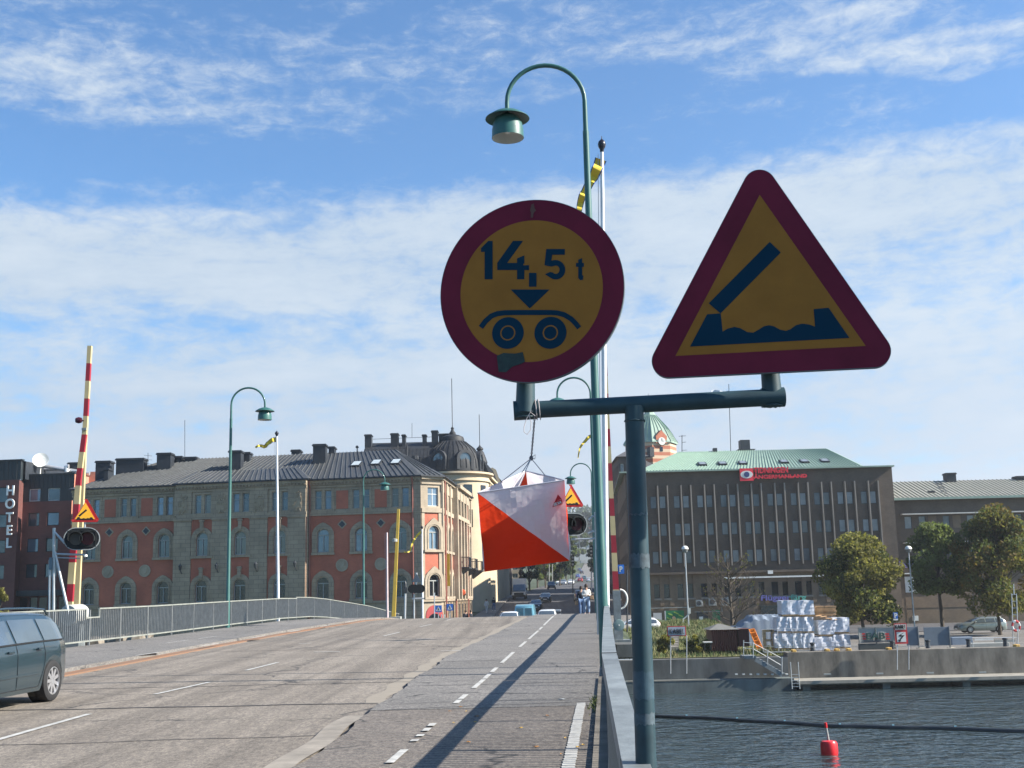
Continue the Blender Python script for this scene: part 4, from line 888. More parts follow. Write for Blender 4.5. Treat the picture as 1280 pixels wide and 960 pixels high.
mb = MB(off); a = at(891, 560.5, 155); b2 = at(896, 565, 155); mb.box(a.x, b2.x, 154.6, 155.4, b2.z-.6, a.z); mb.build('vent_pipe', IRON, OB)
mb = MB(off)
mb.tube([at(852.5, 566, 155), at(852.5, 544, 155)], .05, 5)
for py, l_ in ((545.3, 8), (553, 8), (563, 10)): mb.bar(at(852.5-(4 if py < 546 else 0), py, 155), at(852.5+l_*.6, py-.5, 155), .05)
mb.tube([at(913.5, 564, 154), at(911, 480, 154)], .045, 5); mb.build('aerial', IRON, OB)
# small white flag on the roof mast
mb = MB(off)
for i in range(6):
    a0 = 910.5-i*3.6; b0 = a0-3.6; w0 = math.sin(i)*1; w1 = math.sin(i+1)*1
    mb.quad(at(a0, 488+w0, 154+.2*math.sin(i*1.5)), at(b0, 488+w1+.5, 154+.2*math.sin(i*1.5+1.5)), at(b0, 495+w1+.5, 154+.2*math.sin(i*1.5+1.5)), at(a0, 495+w0, 154+.2*math.sin(i*1.5)))
fl = mb.build('flag', M('white flag cloth', (.62, .64, .68), .8), OB)
text_mesh('JLL', .62, .01, lambda x, y, z: at(902+x*9.6, 491.5-y*9.6, 153.6), 'flag_lettering', M('navy', (.03, .05, .15), .6), OB, off)
# eye sign
SGR = M('sign red', (.70, .03, .05), .5, var=.06); u0, z1 = FO.hit(923, 586.5); u1, z0 = FO.hit(940.5, 601.5)
mb = MB(off); FO.box(mb, u0, u1, z0, z1, .6, .8); sb = mb.build('eye_sign', SGR, OB)
um, zm = (u0+u1)/2, (z0+z1)/2
mb = MB(off); hw = (u1-u0)*.46; hh = (z1-z0)*.31; FO.poly(mb, [(um+hw*math.cos(t*math.pi/16), zm+hh*math.sin(t*math.pi/16)*(1-.0)) for t in range(32)], .79, .83); mb.build('eye_white', FRAMEW, sb)
mb = MB(off); FO.poly(mb, [(um+.34*math.cos(t*math.pi/8), zm+.34*math.sin(t*math.pi/8)) for t in range(16)], .82, .86); mb.build('eye_pupil', M('navy', (.03, .05, .15), .6), sb)
for txt, py, pxa, pxb in (('TIDNINGEN', 589.3, 941, 983.5), ('ÅNGERMANLAND', 597.3, 941, 1007)):
    c = FO.hit(pxa, py); wdt = FO.hit(pxb, py)[0]-c[0]
    t_ = text_mesh(txt, .95, .14, lambda x, y, z: V((x, y, z)), 'sign_lettering', SGR, OB, (0, 0, 0), align='LEFT', bold=.02)
    mx = max(v.co.x for v in t_.data.vertices); k = wdt/mx; hgt_ = max(v.co.y for v in t_.data.vertices)
    for v in t_.data.vertices: p = FO.p(c[0]+v.co.x*k, c[1]+v.co.y*.40/hgt_*1.0, .62+v.co.z); v.co = p-off
    mb = MB(off)
    FO.box(mb, c[0], c[0]+wdt, c[1]-.05, c[1]+.05, .45, .55); mb.build('sign_rail', SGR, OB)
# shopfront level: awning line, sign, posters, air conditioners
mb = MB(off); FO.box(mb, fx(903, 720), fx(1030, 720), fz(722.5), fz(720.6), .7, 1.0); mb.build('awning_rail', FRAMEW, OB)
VIO = M('violet lettering', (.34, .27, .60), .5)
def letters(F, txt, pxa, pxb, py, hpx, mats, par, of, d=.3, split=None):
    bold_ = -.018 if txt == 'KABEL' else .02
    c = F.hit(pxa, py); wdt = F.hit(pxb, py)[0]-c[0]; H = abs(F.hit(pxa, py)[1]-F.hit(pxa, py+hpx)[1])
    o_ = text_mesh(txt, 1, .12, lambda x, y, z: V((x, y, z)), 'sign_lettering', mats[0], par, (0, 0, 0), align='LEFT', bold=bold_, lsp=1.15 if txt == 'KABEL' else 1.0)
    X = [v.co.x for v in o_.data.vertices]; Yv = [v.co.y for v in o_.data.vertices]; x0, x1, y0, y1 = min(X), max(X), min(Yv), max(Yv)
    for v in o_.data.vertices: v.co = F.p(c[0]+(v.co.x-x0)/(x1-x0)*wdt, c[1]+((v.co.y-y0)/(y1-y0)-.5)*H, d+v.co.z)-V(of)
    if split and len(mats) > 1:
        o_.data.materials.append(mats[1]); lim = (F.p(c[0]+wdt*split, 0)-V(of)).x
        for p in o_.data.polygons:
            if p.center.x > lim: p.material_index = 1
    return o_
TEAL = M('teal lettering', (.10, .38, .30), .5)
letters(FO, 'Flüggerfärg', 950.5, 1007, 748.5, 9, (VIO, TEAL), OB, off, .3, .62)
mb = MB(off); FO.box(mb, fx(950, 760), fx(1007, 760), fz(768), fz(757), .02, .35); mb.build('shop_window', GLASSD, OB)
DG = M('green poster', (.02, .16, .06), .5); u0, z1 = FO.hit(832, 763.5); u1, z0 = FO.hit(855.5, 779.5)
mb = MB(off); FO.box(mb, u0, u1, z0, z1, .02, .1); ps = mb.build('poster_board', DG, OB)
mb = MB(off); um, zm = (u0+u1)/2, (z0+z1)/2
for k in range(6):
    a = k*1.05+.3; c = (um+.72*math.cos(a), zm+.5*math.sin(a)); FO.poly(mb, [(c[0]+.32*math.cos(a+1+t)*1.0, c[1]+.16*math.sin(t+a)) for t in (0, .8, 1.6, 2.4, 3.2, 4, 4.8, 5.6)], .09, .12)
mb.build('poster_leaves', M('poster lime', (.30, .42, .06), .6), ps)
mb = MB(off); FO.poly(mb, [(um-.15+.22*math.cos(t*.8), zm-.1+.22*math.sin(t*.8)) for t in range(8)], .1, .13); mb.build('poster_fruit', M('poster peach', (.75, .42, .25), .6), ps)
mb = MB(off); FO.box(mb, u0-.15, u0+.0, z0, z1, .02, .12); FO.box(mb, *(fx(816.5, 770), fx(827, 770)), fz(781), fz(763), .02, .10); mb.build('white_door', M('white door', (.42, .42, .42), .6), OB)
mb = MB(off); FO.box(mb, fx(871, 770), fx(885, 770), fz(778), fz(763), .02, .10); mb.build('shop_window', GLASSD, OB)
mb = MB(off); FO.box(mb, fx(890, 770), fx(900, 770), fz(779), fz(761), .02, .10); mb.build('poster_board', DG, OB)
mb = MB(off); FO.box(mb, fx(873.5, 770), fx(878.5, 770), fz(776), fz(769), .09, .14); mb.build('notice', FRAMEW, OB)
for px0, px1, py0, py1 in ((869, 878, 750, 758), (885, 895, 748, 757), (900, 913, 747, 757)):
    mb = MB(off); u0, z1 = FO.hit(px0, py0); u1, z0 = FO.hit(px1, py1); FO.box(mb, u0, u1, z0, z1, .15, .55); ac = mb.build('air_conditioner', FRAMEG, OB, bevel=.03)
    mb = MB(off); r = (z1-z0)*.36; FO.poly(mb, [(u0+(u1-u0)*.42+r*math.cos(t*.393), (z0+z1)/2+r*math.sin(t*.393)) for t in range(16)], .545, .57); mb.build('fan_grille', IRON, ac)
mb = MB(off)
for a, b2, py in ((813, 868, 757), (868, 903, 763)): mb.bar(FO.p(fx(a, py), fz(py), .1), FO.p(fx(b2, py), fz(py), .1), .08)
mb.bar(FO.p(fx(902, 758), fz(757), .1), FO.p(fx(902, 758), fz(763), .1), .08); mb.build('conduit', FRAMEG, OB)
mb = MB(off); u0, z1 = fx(958, 715), fz(713.5); FO.box(mb, u0, u0+.6, z1-.4, z1, .7, .9); mb.build('wall_lamp', FRAMEW, OB)
# ---------------- wing
WB = thing('office_wing', 'lower brown brick wing with long sun blades and pale sheet roof, behind the trees', 'building', (at(1210, 740, 150).x, 158, -2.8)); off = WB.location
FW = Frame(at(1121, 740, 149), 0); wx = lambda px, py=650: FW.hit(px, py)[0]; wz = lambda py, px=1200: FW.hit(px, py)[1]
zE2 = wz(623.5); uR = wx(1281)+22; r1 = (wz(659.5), wz(644)); r2 = (wz(694), wz(679)); hs = []
for k in range(14):
    for o_ in (0, 12.6): a = wx(1148.3+k*30.2+o_); hs += [(a, a+.85, *r1), (a, a+.85, *r2)]
hs += [(wx(1130.5), wx(1139.5), *r1)]
mb = MB(off); FW.wall(mb, 0, uR, wz(697), zE2, hs, .16); mb.build('wall', BRO, WB)
mb = MB(off); FW.wall(mb, 0, uR, -3.4, wz(697), [], .1)
for k in range(9): FW.box(mb, 1+k*4.2, 1.05+k*4.2, -3, wz(700), 0, .03)
FW.box(mb, 0, uR, wz(758)-.05, wz(758), 0, .04); mb.build('lower_wall', BRO2, WB)
for i, h in enumerate(hs): rect_window(FW, WB, off, *h, 0, .13, frame=IRON, glass=GO[(i//2) % 3], fw=.05)
for k in range(14): mb = MB(off); FW.box(mb, wx(1160.8+k*30.2)-.02, wx(1170.5+k*30.2), r1[0], r1[1], .0, .04); mb.build('infill_panel', BRO2, WB)
for py, a in ((641.3, 1125), (677, 1128)):
    mb = MB(off); u = wx(a, py); FW.box(mb, u, uR-1, wz(py+1), wz(py-.4), .05, .9); mb.build('sun_blade', M('pale blade', (.50, .48, .43), .6), WB)
mb = MB(off); sm = MB(off); a = V((FW.p(0, 0).x, 148.4, wz(621.5))); b2 = V((FW.p(uR, 0).x, 148.4, a.z)); zr2 = at(1200, 600.5, 158).z; slope(mb, a, b2, V((b2.x, 158, zr2)), V((a.x, 158, zr2)), 70, sm)
mb.quad(V((a.x, 158, zr2)), V((b2.x, 158, zr2)), V((b2.x, 168, a.z)), V((a.x, 168, a.z)))
rf = mb.build('roof', M('pale sheet roof', (.26, .26, .215), .7, var=.12, sc=.8, stretch=(2, 1, .3)), WB); sm.build('standing_seams', M('pale seam', (.22, .22, .185), .7), rf)
mb = MB(off); mb.box(a.x+.02, b2.x, 148.1, 148.6, zE2-.05, a.z+.02); mb.build('eaves_trim', COP, WB)
mb = MB(off)
p0, p1 = (1171, 602), (1182, 620)
for dx in (0, 5.5): mb.bar(at(p0[0]+dx-1, p0[1], 157.2), at(p1[0]+dx-2, p1[1], 149.3), .07)
for k in range(9): t = k/8; p = at(p0[0]-1+(p1[0]-1-p0[0])*t, p0[1]+(p1[1]-p0[1])*t, 157.2-7.9*t); mb.bar(p+V((0, 0, .06)), p+V((.55, 0, .06)), .05)
mb.build('roof_ladder', IRON, WB)
for x0, x1, yt, yb in ((1182, 1196.5, 591, 600), (1269.5, 1290, 595, 607), (1161, 1169.5, 613.5, 619)): chimney(rf, off, x0, x1, yt, yb, 157 if yt < 600 else 151, 1.4)
letters(FW, 'Flügger färg', 1119, 1160, 706, 8, (VIO, TEAL), WB, off, .3, .62)
mb = MB(off); u0, z0 = FW.hit(1124, 718); FW.box(mb, u0, u0+4.5, z0, z0+.14, .3, .7); FW.box(mb, u0+.6, u0+3.6, z0-2.2, z0-.3, .01, .1); mb.build('shop_canopy', FRAMEW, WB)
mb = MB(off); u0, z0 = FW.hit(1141, 776); FW.box(mb, u0, u0+.7, z0, z0+.6, .01, .06); mb.build('notice', FRAMEW, WB)
# ---------------- dark houses along the right of the street and the clock tower
simple_house('tall dark brick house along the right of the street behind the office block', at(777, 740, 183).x+.3, at(777, 740, 183).x+4.5, 183, 214, -.5, at(775, 571, 183).z, M('dark house render', (.075, .062, .055), .9), 6, 4, 1.5, RG2)
simple_house('narrow dark house further up on the right side of the street', at(768.5, 740, 222).x, at(768.5, 740, 222).x+15, 222, 262, 1, at(769, 625, 222).z, M('dark house render', (.075, .062, .055), .9), 5, 4, 2, RG2)
TW = thing('clock_tower', 'striped brick clock tower with faceted green copper dome behind the office block', 'tower', (at(816, 600, 190).x, 194, 0)); off = TW.location
YT = 190.0; kx = lambda px, py=560: at(px, py, YT).x; kz = lambda py: at(820, py, YT).z
x0, x1 = kx(786), kx(848); xm_ = kx(815.5); cxm = (x0+x1)/2
strb = M('striped masonry', (.42, .15, .09), .85); nt = strb.node_tree; N = nt.nodes; g = N.new('ShaderNodeNewGeometry'); sp = N.new('ShaderNodeSeparateXYZ'); nt.links.new(g.outputs['Position'], sp.inputs[0])
mm = N.new('ShaderNodeMath'); mm.operation = 'MODULO'; mm.inputs[1].default_value = 1.05; nt.links.new(sp.outputs[2], mm.inputs[0]); gt = N.new('ShaderNodeMath'); gt.operation = 'GREATER_THAN'; gt.inputs[1].default_value = .55; nt.links.new(mm.outputs[0], gt.inputs[0])
mxs = N.new('ShaderNodeMixRGB'); mxs.inputs[1].default_value = (.40, .15, .09, 1); mxs.inputs[2].default_value = (.55, .42, .29, 1); nt.links.new(gt.outputs[0], mxs.inputs[0]); nt.links.new(mxs.outputs[0], N['Principled BSDF'].inputs['Base Color'])
wT = (x1-x0)*.5; c = V((cxm, YT+wT, 0))
def octo(r, z, rot=42): return [V((c.x+r*math.cos(rd(rot+45*k)), c.y+r*math.sin(rd(rot+45*k)), z)) for k in range(8)]
mb = MB(off); rr_ = wT/.96; zt_ = kz(552.5); A = octo(rr_, -1); B = octo(rr_, zt_)
mb.add(A+B, [(k, (k+1) % 8, 8+(k+1) % 8, 8+k) for k in range(8)]); mb.build('tower_shaft', strb, TW)
mb = MB(off); pr = [(rr_*1.07, kz(552.6)), (rr_*1.07, kz(551)), (rr_*.97, kz(546)), (rr_*.87, kz(540)), (rr_*.76, kz(534)), (rr_*.60, kz(527.5)), (rr_*.42, kz(521)), (rr_*.26, kz(515)), (rr_*.12, kz(508)), (rr_*.03, kz(501))]
vs = [p for r, z in pr for p in octo(r, z)]; mb.add(vs, [(i*8+k, i*8+(k+1) % 8, (i+1)*8+(k+1) % 8, (i+1)*8+k) for i in range(len(pr)-1) for k in range(8)])
dome = mb.build('dome', COP, TW)
mb = MB(off)
for i in range(1, 7):
    P = octo(pr[i][0]+.03, pr[i][1]); Q = octo(pr[i+1][0]+.03, pr[i+1][1])
    for k in range(8):
        for t in (0, .25, .5, .75): mb.bar(P[k].lerp(P[(k+1) % 8], t), Q[k].lerp(Q[(k+1) % 8], t), .09, .12)
mb.build('dome_ribs', COPS, dome)
mb = MB(off); mb.lathe([(.06, kz(505)), (.06, kz(497)), (.3, kz(496)), (.3, kz(494.5)), (.05, kz(493)), (.04, kz(488)), (0, kz(486))], (c.x, c.y, 0), 10); mb.build('finial', IRON, TW)
# clock gable on the lit face
a_ = rd(-45*1+8-15); nn = V((math.cos(rd(-67+8)), math.sin(rd(-67+8)), 0))
P8 = octo(rr_, 0); best = min(range(8), key=lambda k: abs(((P8[k]+P8[(k+1) % 8])/2-V((kx(831), YT, 0))).x)+((P8[k]+P8[(k+1) % 8])/2-c).y*.3)
pa, pb = P8[best], P8[(best+1) % 8]; pa.z = pb.z = 0
if pa.x > pb.x: pa, pb = pb, pa
ang = math.degrees(math.atan2(pb.y-pa.y, pb.x-pa.x)); FT = Frame(pa, ang); L8 = (pb-pa).length; um = L8*.5
mb = MB(off); FT.poly(mb, [(um-.95, kz(554)), (um+.95, kz(554)), (um+.95, kz(545)), (um, kz(537.5)), (um-.95, kz(545))], -2.2, .25); gb = mb.build('clock_gable', M('tower brick', (.42, .15, .09), .85), TW)
mb = MB(off); r = .62; FT.poly(mb, [(um+r*math.cos(t*.314), kz(551.5)+r*math.sin(t*.314)) for t in range(20)], .24, .36); ck = mb.build('clock_face', FRAMEW, TW)
mb = MB(off); FT.box(mb, um-.04, um+.04, kz(551.5), kz(551.5)+.45, .36, .39); FT.box(mb, um, um+.34, kz(551.5)-.03, kz(551.5)+.04, .36, .39); mb.build('clock_hands', IRON, ck)
mb = MB(off); FT.box(mb, um-.25, um+.25, kz(564), kz(558), .01, .05); mb.build('slit_window', GLASSD, TW)
mb = MB(off); FT.box(mb, -1.0, -.3, kz(572), kz(560), .1, 1.2); mb.build('oriel', IRON, TW)
simple_house('dark red brick church like house with sloping roof below the clock tower', kx(783), kx(822), 183.5, 189, -1, at(806, 592, 184).z, M('tower brick', (.42, .15, .09), .85), 3, 4, 2.2, RG2)
# ------------------------------------------------------------------ trees
def leafcols(name, base):
    r = []
    for i, k in enumerate((.6, .85, 1.1, 1.4)): 
        m_ = M('%s %d' % (name, i), tuple(c*k for c in base), .75, var=.25, sc=3, spec=.2); nt = m_.node_tree; b = nt.nodes['Principled BSDF']
        tr = nt.nodes.new('ShaderNodeBsdfTranslucent'); tr.inputs[0].default_value = (base[0]*k*1.3, base[1]*k*1.35, base[2]*k*.8, 1); mx = nt.nodes.new('ShaderNodeMixShader'); mx.inputs[0].default_value = .4
        nt.links.new(b.outputs[0], mx.inputs[1]); nt.links.new(tr.outputs[0], mx.inputs[2]); nt.links.new(mx.outputs[0], nt.nodes['Material Output'].inputs[0]); r.append(m_)
    return r
LV_A = leafcols('leaf olive', (.185, .175, .052)); LV_B = leafcols('leaf green', (.105, .130, .048)); LV_C = leafcols('leaf autumn', (.23, .165, .055)); LV_D = leafcols('leaf dark', (.028, .045, .018))
BARK = M('bark', (.085, .068, .05), .9, var=.3, sc=6)
def tree(label, base, H, Rx, clumps, leaves, lv, trunk_h=.25, trunk_r=.16, seed=0, size=.2, group=None, cat='tree', squash=1.0, name='leafy_tree', lean=0.0, extra=None, flat_bottom=.0):
    rnd = random.Random(seed); t = thing(name, label, cat, base, 0, group); off = V(base); tr = MB(off); top = off+V((lean, 0, H*.75)); th = H*trunk_h
    tr.tube([off+V((0, 0, -.3)), off+V((.03, 0, th*.5)), off+V((lean*.3, .05, th)), off+V((lean*.7, 0, H*.55)), top], [trunk_r*1.25, trunk_r, trunk_r*.8, trunk_r*.45, trunk_r*.15], 8)
    cl = []
    for i in range(clumps):
        a = rnd.uniform(0, 6.28); zz_ = rnd.random(); z = th+(H-th)*(.08+.86*zz_); prof = math.sin(math.pi*min(1, (zz_*.86+.13)))**.55*(1-.25*zz_)
        rr = Rx*prof*math.sqrt(rnd.uniform(.12, 1)); c = off+V((lean*zz_+rr*math.cos(a), rr*math.sin(a)*squash, z)); cl.append((c, rnd.uniform(.22, .36)*Rx))
        s = off+V((lean*.5, 0, th+(z-th)*rnd.uniform(.2, .6))); m_ = s.lerp(c, .5)+V((0, 0, .2)); tr.tube([s, m_, c], [trunk_r*.35, trunk_r*.2, trunk_r*.06], 5)
    tr.build('trunk', BARK, t)
    mb = MB(off); per = leaves//clumps; nl = len(lv)
    for c, r in cl:
        bias = rnd.randrange(nl)
        for _ in range(per):
            d = V((rnd.gauss(0, 1), rnd.gauss(0, 1), rnd.gauss(0, 1))).normalized(); p = c+d*r*rnd.uniform(.35, 1.0)**.6*V((1, 1, .8)).x; p.z = c.z+(p.z-c.z)*.8
            q = V((rnd.uniform(-1, 1), rnd.uniform(-1, 1), rnd.uniform(-.3, 1))).normalized(); u = q.orthogonal().normalized(); v = q.cross(u); a = rnd.uniform(0, 6.28); u, v = u*math.cos(a)+v*math.sin(a), v*math.cos(a)-u*math.sin(a); s = size*rnd.uniform(.55, 1.3)
            mb.cur = min(nl-1, max(0, bias+rnd.choice((-1, 0, 0, 1)))); mb.add([p-u*s, p+v*s*.55, p+u*s, p-v*s*.55], [(0, 1, 2, 3)])
    mb.build('crown', lv, t); return t
def gp(px, py, Y): p = at(px, py, Y); return p
def treepx(label, px, ptop, pbase, Y, rpx, **k):
    b = at(px, pbase, Y); h = (at(px, ptop, Y).z-b.z); return tree(label, tuple(b), h, rpx*Y/1500, **k)
treepx('broad olive green tree behind the white wrapped pallets', 1079, 667, 790, 108, 54, clumps=80, leaves=20000, lv=LV_A+LV_B[:1], trunk_h=.10, seed=1, size=.17)
treepx('slimmer dark green tree with a bare lower trunk between the two larger trees', 1178, 655, 782, 112, 42, clumps=56, leaves=12000, lv=LV_B, trunk_h=.28, seed=2, size=.17)
treepx('large tree with browning top at the right edge beside the silver estate car', 1250, 634, 792, 108, 56, clumps=80, leaves=21000, lv=LV_B[:2]+LV_A[:2]+LV_C[:1], trunk_h=.14, seed=3, size=.17)
treepx('evergreen shrub with pale leaves growing at the foot of the bare tree', 923, 780, 812, 95, 11, clumps=14, leaves=1500, lv=LV_B, trunk_h=.05, trunk_r=.05, seed=4, size=.13, cat='shrub', name='shrub')
treepx('small rounded green tree top at the left edge above the car roof', -8, 730, 800, 95, 17, clumps=20, leaves=3000, lv=LV_A, trunk_h=.2, trunk_r=.1, seed=5, size=.14)
# bare tree
def bare_tree(label, base, H, Rx, seed):
    rnd = random.Random(seed); t = thing('bare_tree', label, 'tree', base); off = V(base); mb = MB(off); lf = MB(off)
    def br(p, d, l, r, lev):
        q = p+d*l*.5+V((rnd.uniform(-.1, .1), rnd.uniform(-.1, .1), 0))*l; e = p+d*l+V((0, 0, .08*l)); mb.tube([p, q, e], [r, r*.75, r*.45], 5 if lev > 1 else 8, cap=False)
        if lev >= 5: 
            if rnd.random() < .10: lf.add([e, e+V((.12, 0, .06)), e+V((.02, .05, .16))], [(0, 1, 2)])
            return
        n = 4 if lev < 4 else 3
        for k in range(n):
            a = rnd.uniform(0, 6.28); sp = rnd.uniform(.35, .8); dd = (d+V((math.cos(a), math.sin(a), .25))*sp).normalized(); s = p.lerp(e, rnd.uniform(.45, 1)); br(s, dd, l*rnd.uniform(.6, .8), r*.5, lev+1)
    mb.tube([off+V((0, 0, -.3)), off+V((0, 0, H*.4)), off+V((-.1, 0, H*.65)), off+V((-.15, 0, H*.95))], [.16, .12, .08, .02], 8)
    for k in range(22):
        z = H*(.15+.7*k/22); a = k*2.4; d = V((math.cos(a), math.sin(a), .55)).normalized(); br(off+V((0, 0, z)), d, Rx*.50*(1-.5*k/22), .055, 2)
    mb.build('trunk', BARK, t); lf.build('leaves', LV_A[1], t); return t
b = at(917, 812, 95); bare_tree('leafless twiggy tree beside the rust coloured shed', tuple(b), at(917, 688, 95).z-b.z, 3.4, 8)
# bushes on the bank
for i, (px, pt, pb, Y, r, lab) in enumerate(((833, 795, 816, 88, 12, 'green and yellow bush left of the cable sign on the bank'), (868, 794, 817, 89, 12, 'wide green bush right of the cable sign below the street lamp'), (884, 800, 815, 89, 7, 'low dark bush beside the small bench on the bank'))):
    treepx(lab, px, pt, pb, Y, r, clumps=16, leaves=2600, lv=LV_A if i < 2 else LV_B, trunk_h=.02, trunk_r=.04, seed=20+i, size=.11, cat='bush', name='bush')
# street trees, far up the road
for i, (px, pt, pb, Y, r, lv, lab) in enumerate(((662, 660, 741, 250, 12, LV_D, 'dark tree left of the street behind the parked truck'), (682, 668, 737, 285, 14, LV_B, 'green tree beside the two slim poles left of the street'), (700, 655, 733, 320, 15, LV_D, 'tall dark tree hanging over the middle of the far street'), (714, 668, 726, 400, 9, LV_B, 'round tree left of the hill road, below the traffic lights'), (745, 672, 722, 420, 11, LV_D, 'dark tree right of the hill road behind the lamp post'), (652, 690, 742, 238, 6, LV_D, 'small dark tree at the corner by the truck'), (672, 664, 736, 300, 13, LV_D, 'dark crown filling the gap behind the two slim poles'), (692, 672, 733, 345, 13, LV_B, 'round green tree right of the two slim poles'), (708, 660, 730, 380, 10, LV_D, 'tall narrow dark tree beside the foot of the hill road'), (752, 668, 735, 300, 10, LV_D, 'dark tree at the right kerb hidden by the lamp post'), (724, 650, 700, 700, 12, LV_B, 'leafy tree on the hill top behind the far road'), (735, 640, 690, 900, 16, LV_D, 'dark wooded clump on the skyline of the hill'))):
    base_ = at(px, pb, Y); treepx(lab, px, pt, pb, Y, r, clumps=26, leaves=3200, lv=lv, trunk_h=.06, seed=40+i, size=.35*Y/300, trunk_r=.25)
mb_f = MB(); rnd = random.Random(9); LVF = LV_D+LV_B
for _ in range(22000):      # woods that cover the far hill, beyond counting
    y = rnd.uniform(720, 1600); x = rnd.uniform(-.5, .55)*y; z = zt(x, y)+rnd.uniform(0, 9); s = rnd.uniform(1.2, 3.0); mb_f.cur = rnd.randrange(len(LVF))
    if abs(x-lerp(y, [700, 900], [42, 55])) < 12 and y < 900: continue
    u = V((rnd.uniform(-1, 1), rnd.uniform(-.4, .4), rnd.uniform(-.5, .5))).normalized()*s; v = V((rnd.uniform(-.3, .3), -.3, 1)).normalized()*s; mb_f.add([(V((x, y, z))-u), (V((x, y, z))-v*.7), (V((x, y, z))+u), (V((x, y, z))+v)], [(0, 1, 2, 3)])
tag(mb_f.build('woods', LVF), 'dark green woods covering the far hill', 'woods', kind='stuff')
rnd = random.Random(12)
hm = [M('far white house', (.5, .5, .47), .8), M('far yellow house', (.5, .40, .24), .8), M('far red house', (.3, .09, .06), .8)]
for i, (px, py, Y, wd, lab) in enumerate(((716, 685, 760, 16, 'pale house on the hill left of the top of the road'), (727, 672, 900, 18, 'larger pale house high on the hill among trees'), (737, 688, 800, 12, 'small house on the hill right of the road top'), (722, 662, 1050, 20, 'highest house on the hill skyline'))):
    p = at(px, py, Y); simple_house(lab, p.x-wd/2, p.x+wd/2, Y, Y+10, p.z-6, p.z+4, hm[i % 2], 2, 5, 4, RR if i % 2 else RG2)
# ------------------------------------------------------------------ vehicles
def paint(name, col, met=.0, rough=.32): return M('paint '+name, col, rough, met, var=.05, sc=1, coat=.8, spec=.5)
TYRE = M('tyre rubber', (.018, .018, .019), .8, var=.2, sc=8); RIM = M('alloy rim', (.50, .50, .51), .3, metal=.7, var=.1); BLACKP = M('black plastic', (.015, .016, .018), .5); CARGL = M('car glass', (.13, .17, .20), .04, spec=.9, var=.2, sc=.8, metal=.55)
LAMPW = M('headlamp', (.7, .7, .68), .15); LAMPR = M('tail lamp', (.35, .01, .01), .2); AMBER = M('amber lamp', (.55, .22, .03), .3); PLATE = M('number plate', (.7, .7, .7), .5)
CT = {
 'wagon': dict(L=4.52, W=1.77, ax=(1.24, -1.42), zt=[(-2.26, .55), (-2.24, .80), (-2.19, .93), (-2.12, 1.02), (-1.98, 1.20), (-1.80, 1.33), (-1.55, 1.375), (-1.1, 1.395), (-.3, 1.40), (.2, 1.37), (.55, 1.24), (1.12, .98), (1.28, .93), (1.9, .83), (2.15, .70), (2.26, .50)], belt=[(-2.26, .93), (-1, .93), (1.1, .90), (1.9, .78), (2.26, .5)], win=[(-1.90, -1.16), (-1.08, -.25), (-.17, .86)], ws=(.36, 1.08), rw=(-2.12, -1.85), rail=True),
 'hatch': dict(L=4.2, W=1.76, ax=(1.25, -1.25), zt=[(-2.1, .5), (-2.07, .85), (-1.98, 1.02), (-1.6, 1.36), (-1.2, 1.44), (-.2, 1.47), (.25, 1.43), (1.05, 1.0), (1.2, .95), (1.8, .82), (2.03, .68), (2.1, .5)], belt=[(-2.1, .95), (1.0, .90), (1.8, .76), (2.1, .5)], win=[(-1.5, -.95), (-.88, -.12), (-.05, .8)], ws=(.38, 1.0), rw=(-1.93, -1.62), rail=False),
 'suv': dict(L=4.6, W=1.86, ax=(1.35, -1.35), zt=[(-2.3, .55), (-2.28, .95), (-2.18, 1.12), (-1.95, 1.58), (-1.7, 1.66), (-.2, 1.70), (.2, 1.66), (.95, 1.16), (1.15, 1.10), (2.0, .96), (2.22, .78), (2.3, .55)], belt=[(-2.3, 1.08), (1.0, 1.04), (2.0, .88), (2.3, .55)], win=[(-1.85, -1.2), (-1.1, -.25), (-.17, .75)], ws=(.34, .92), rw=(-2.13, -1.97), rail=True)}
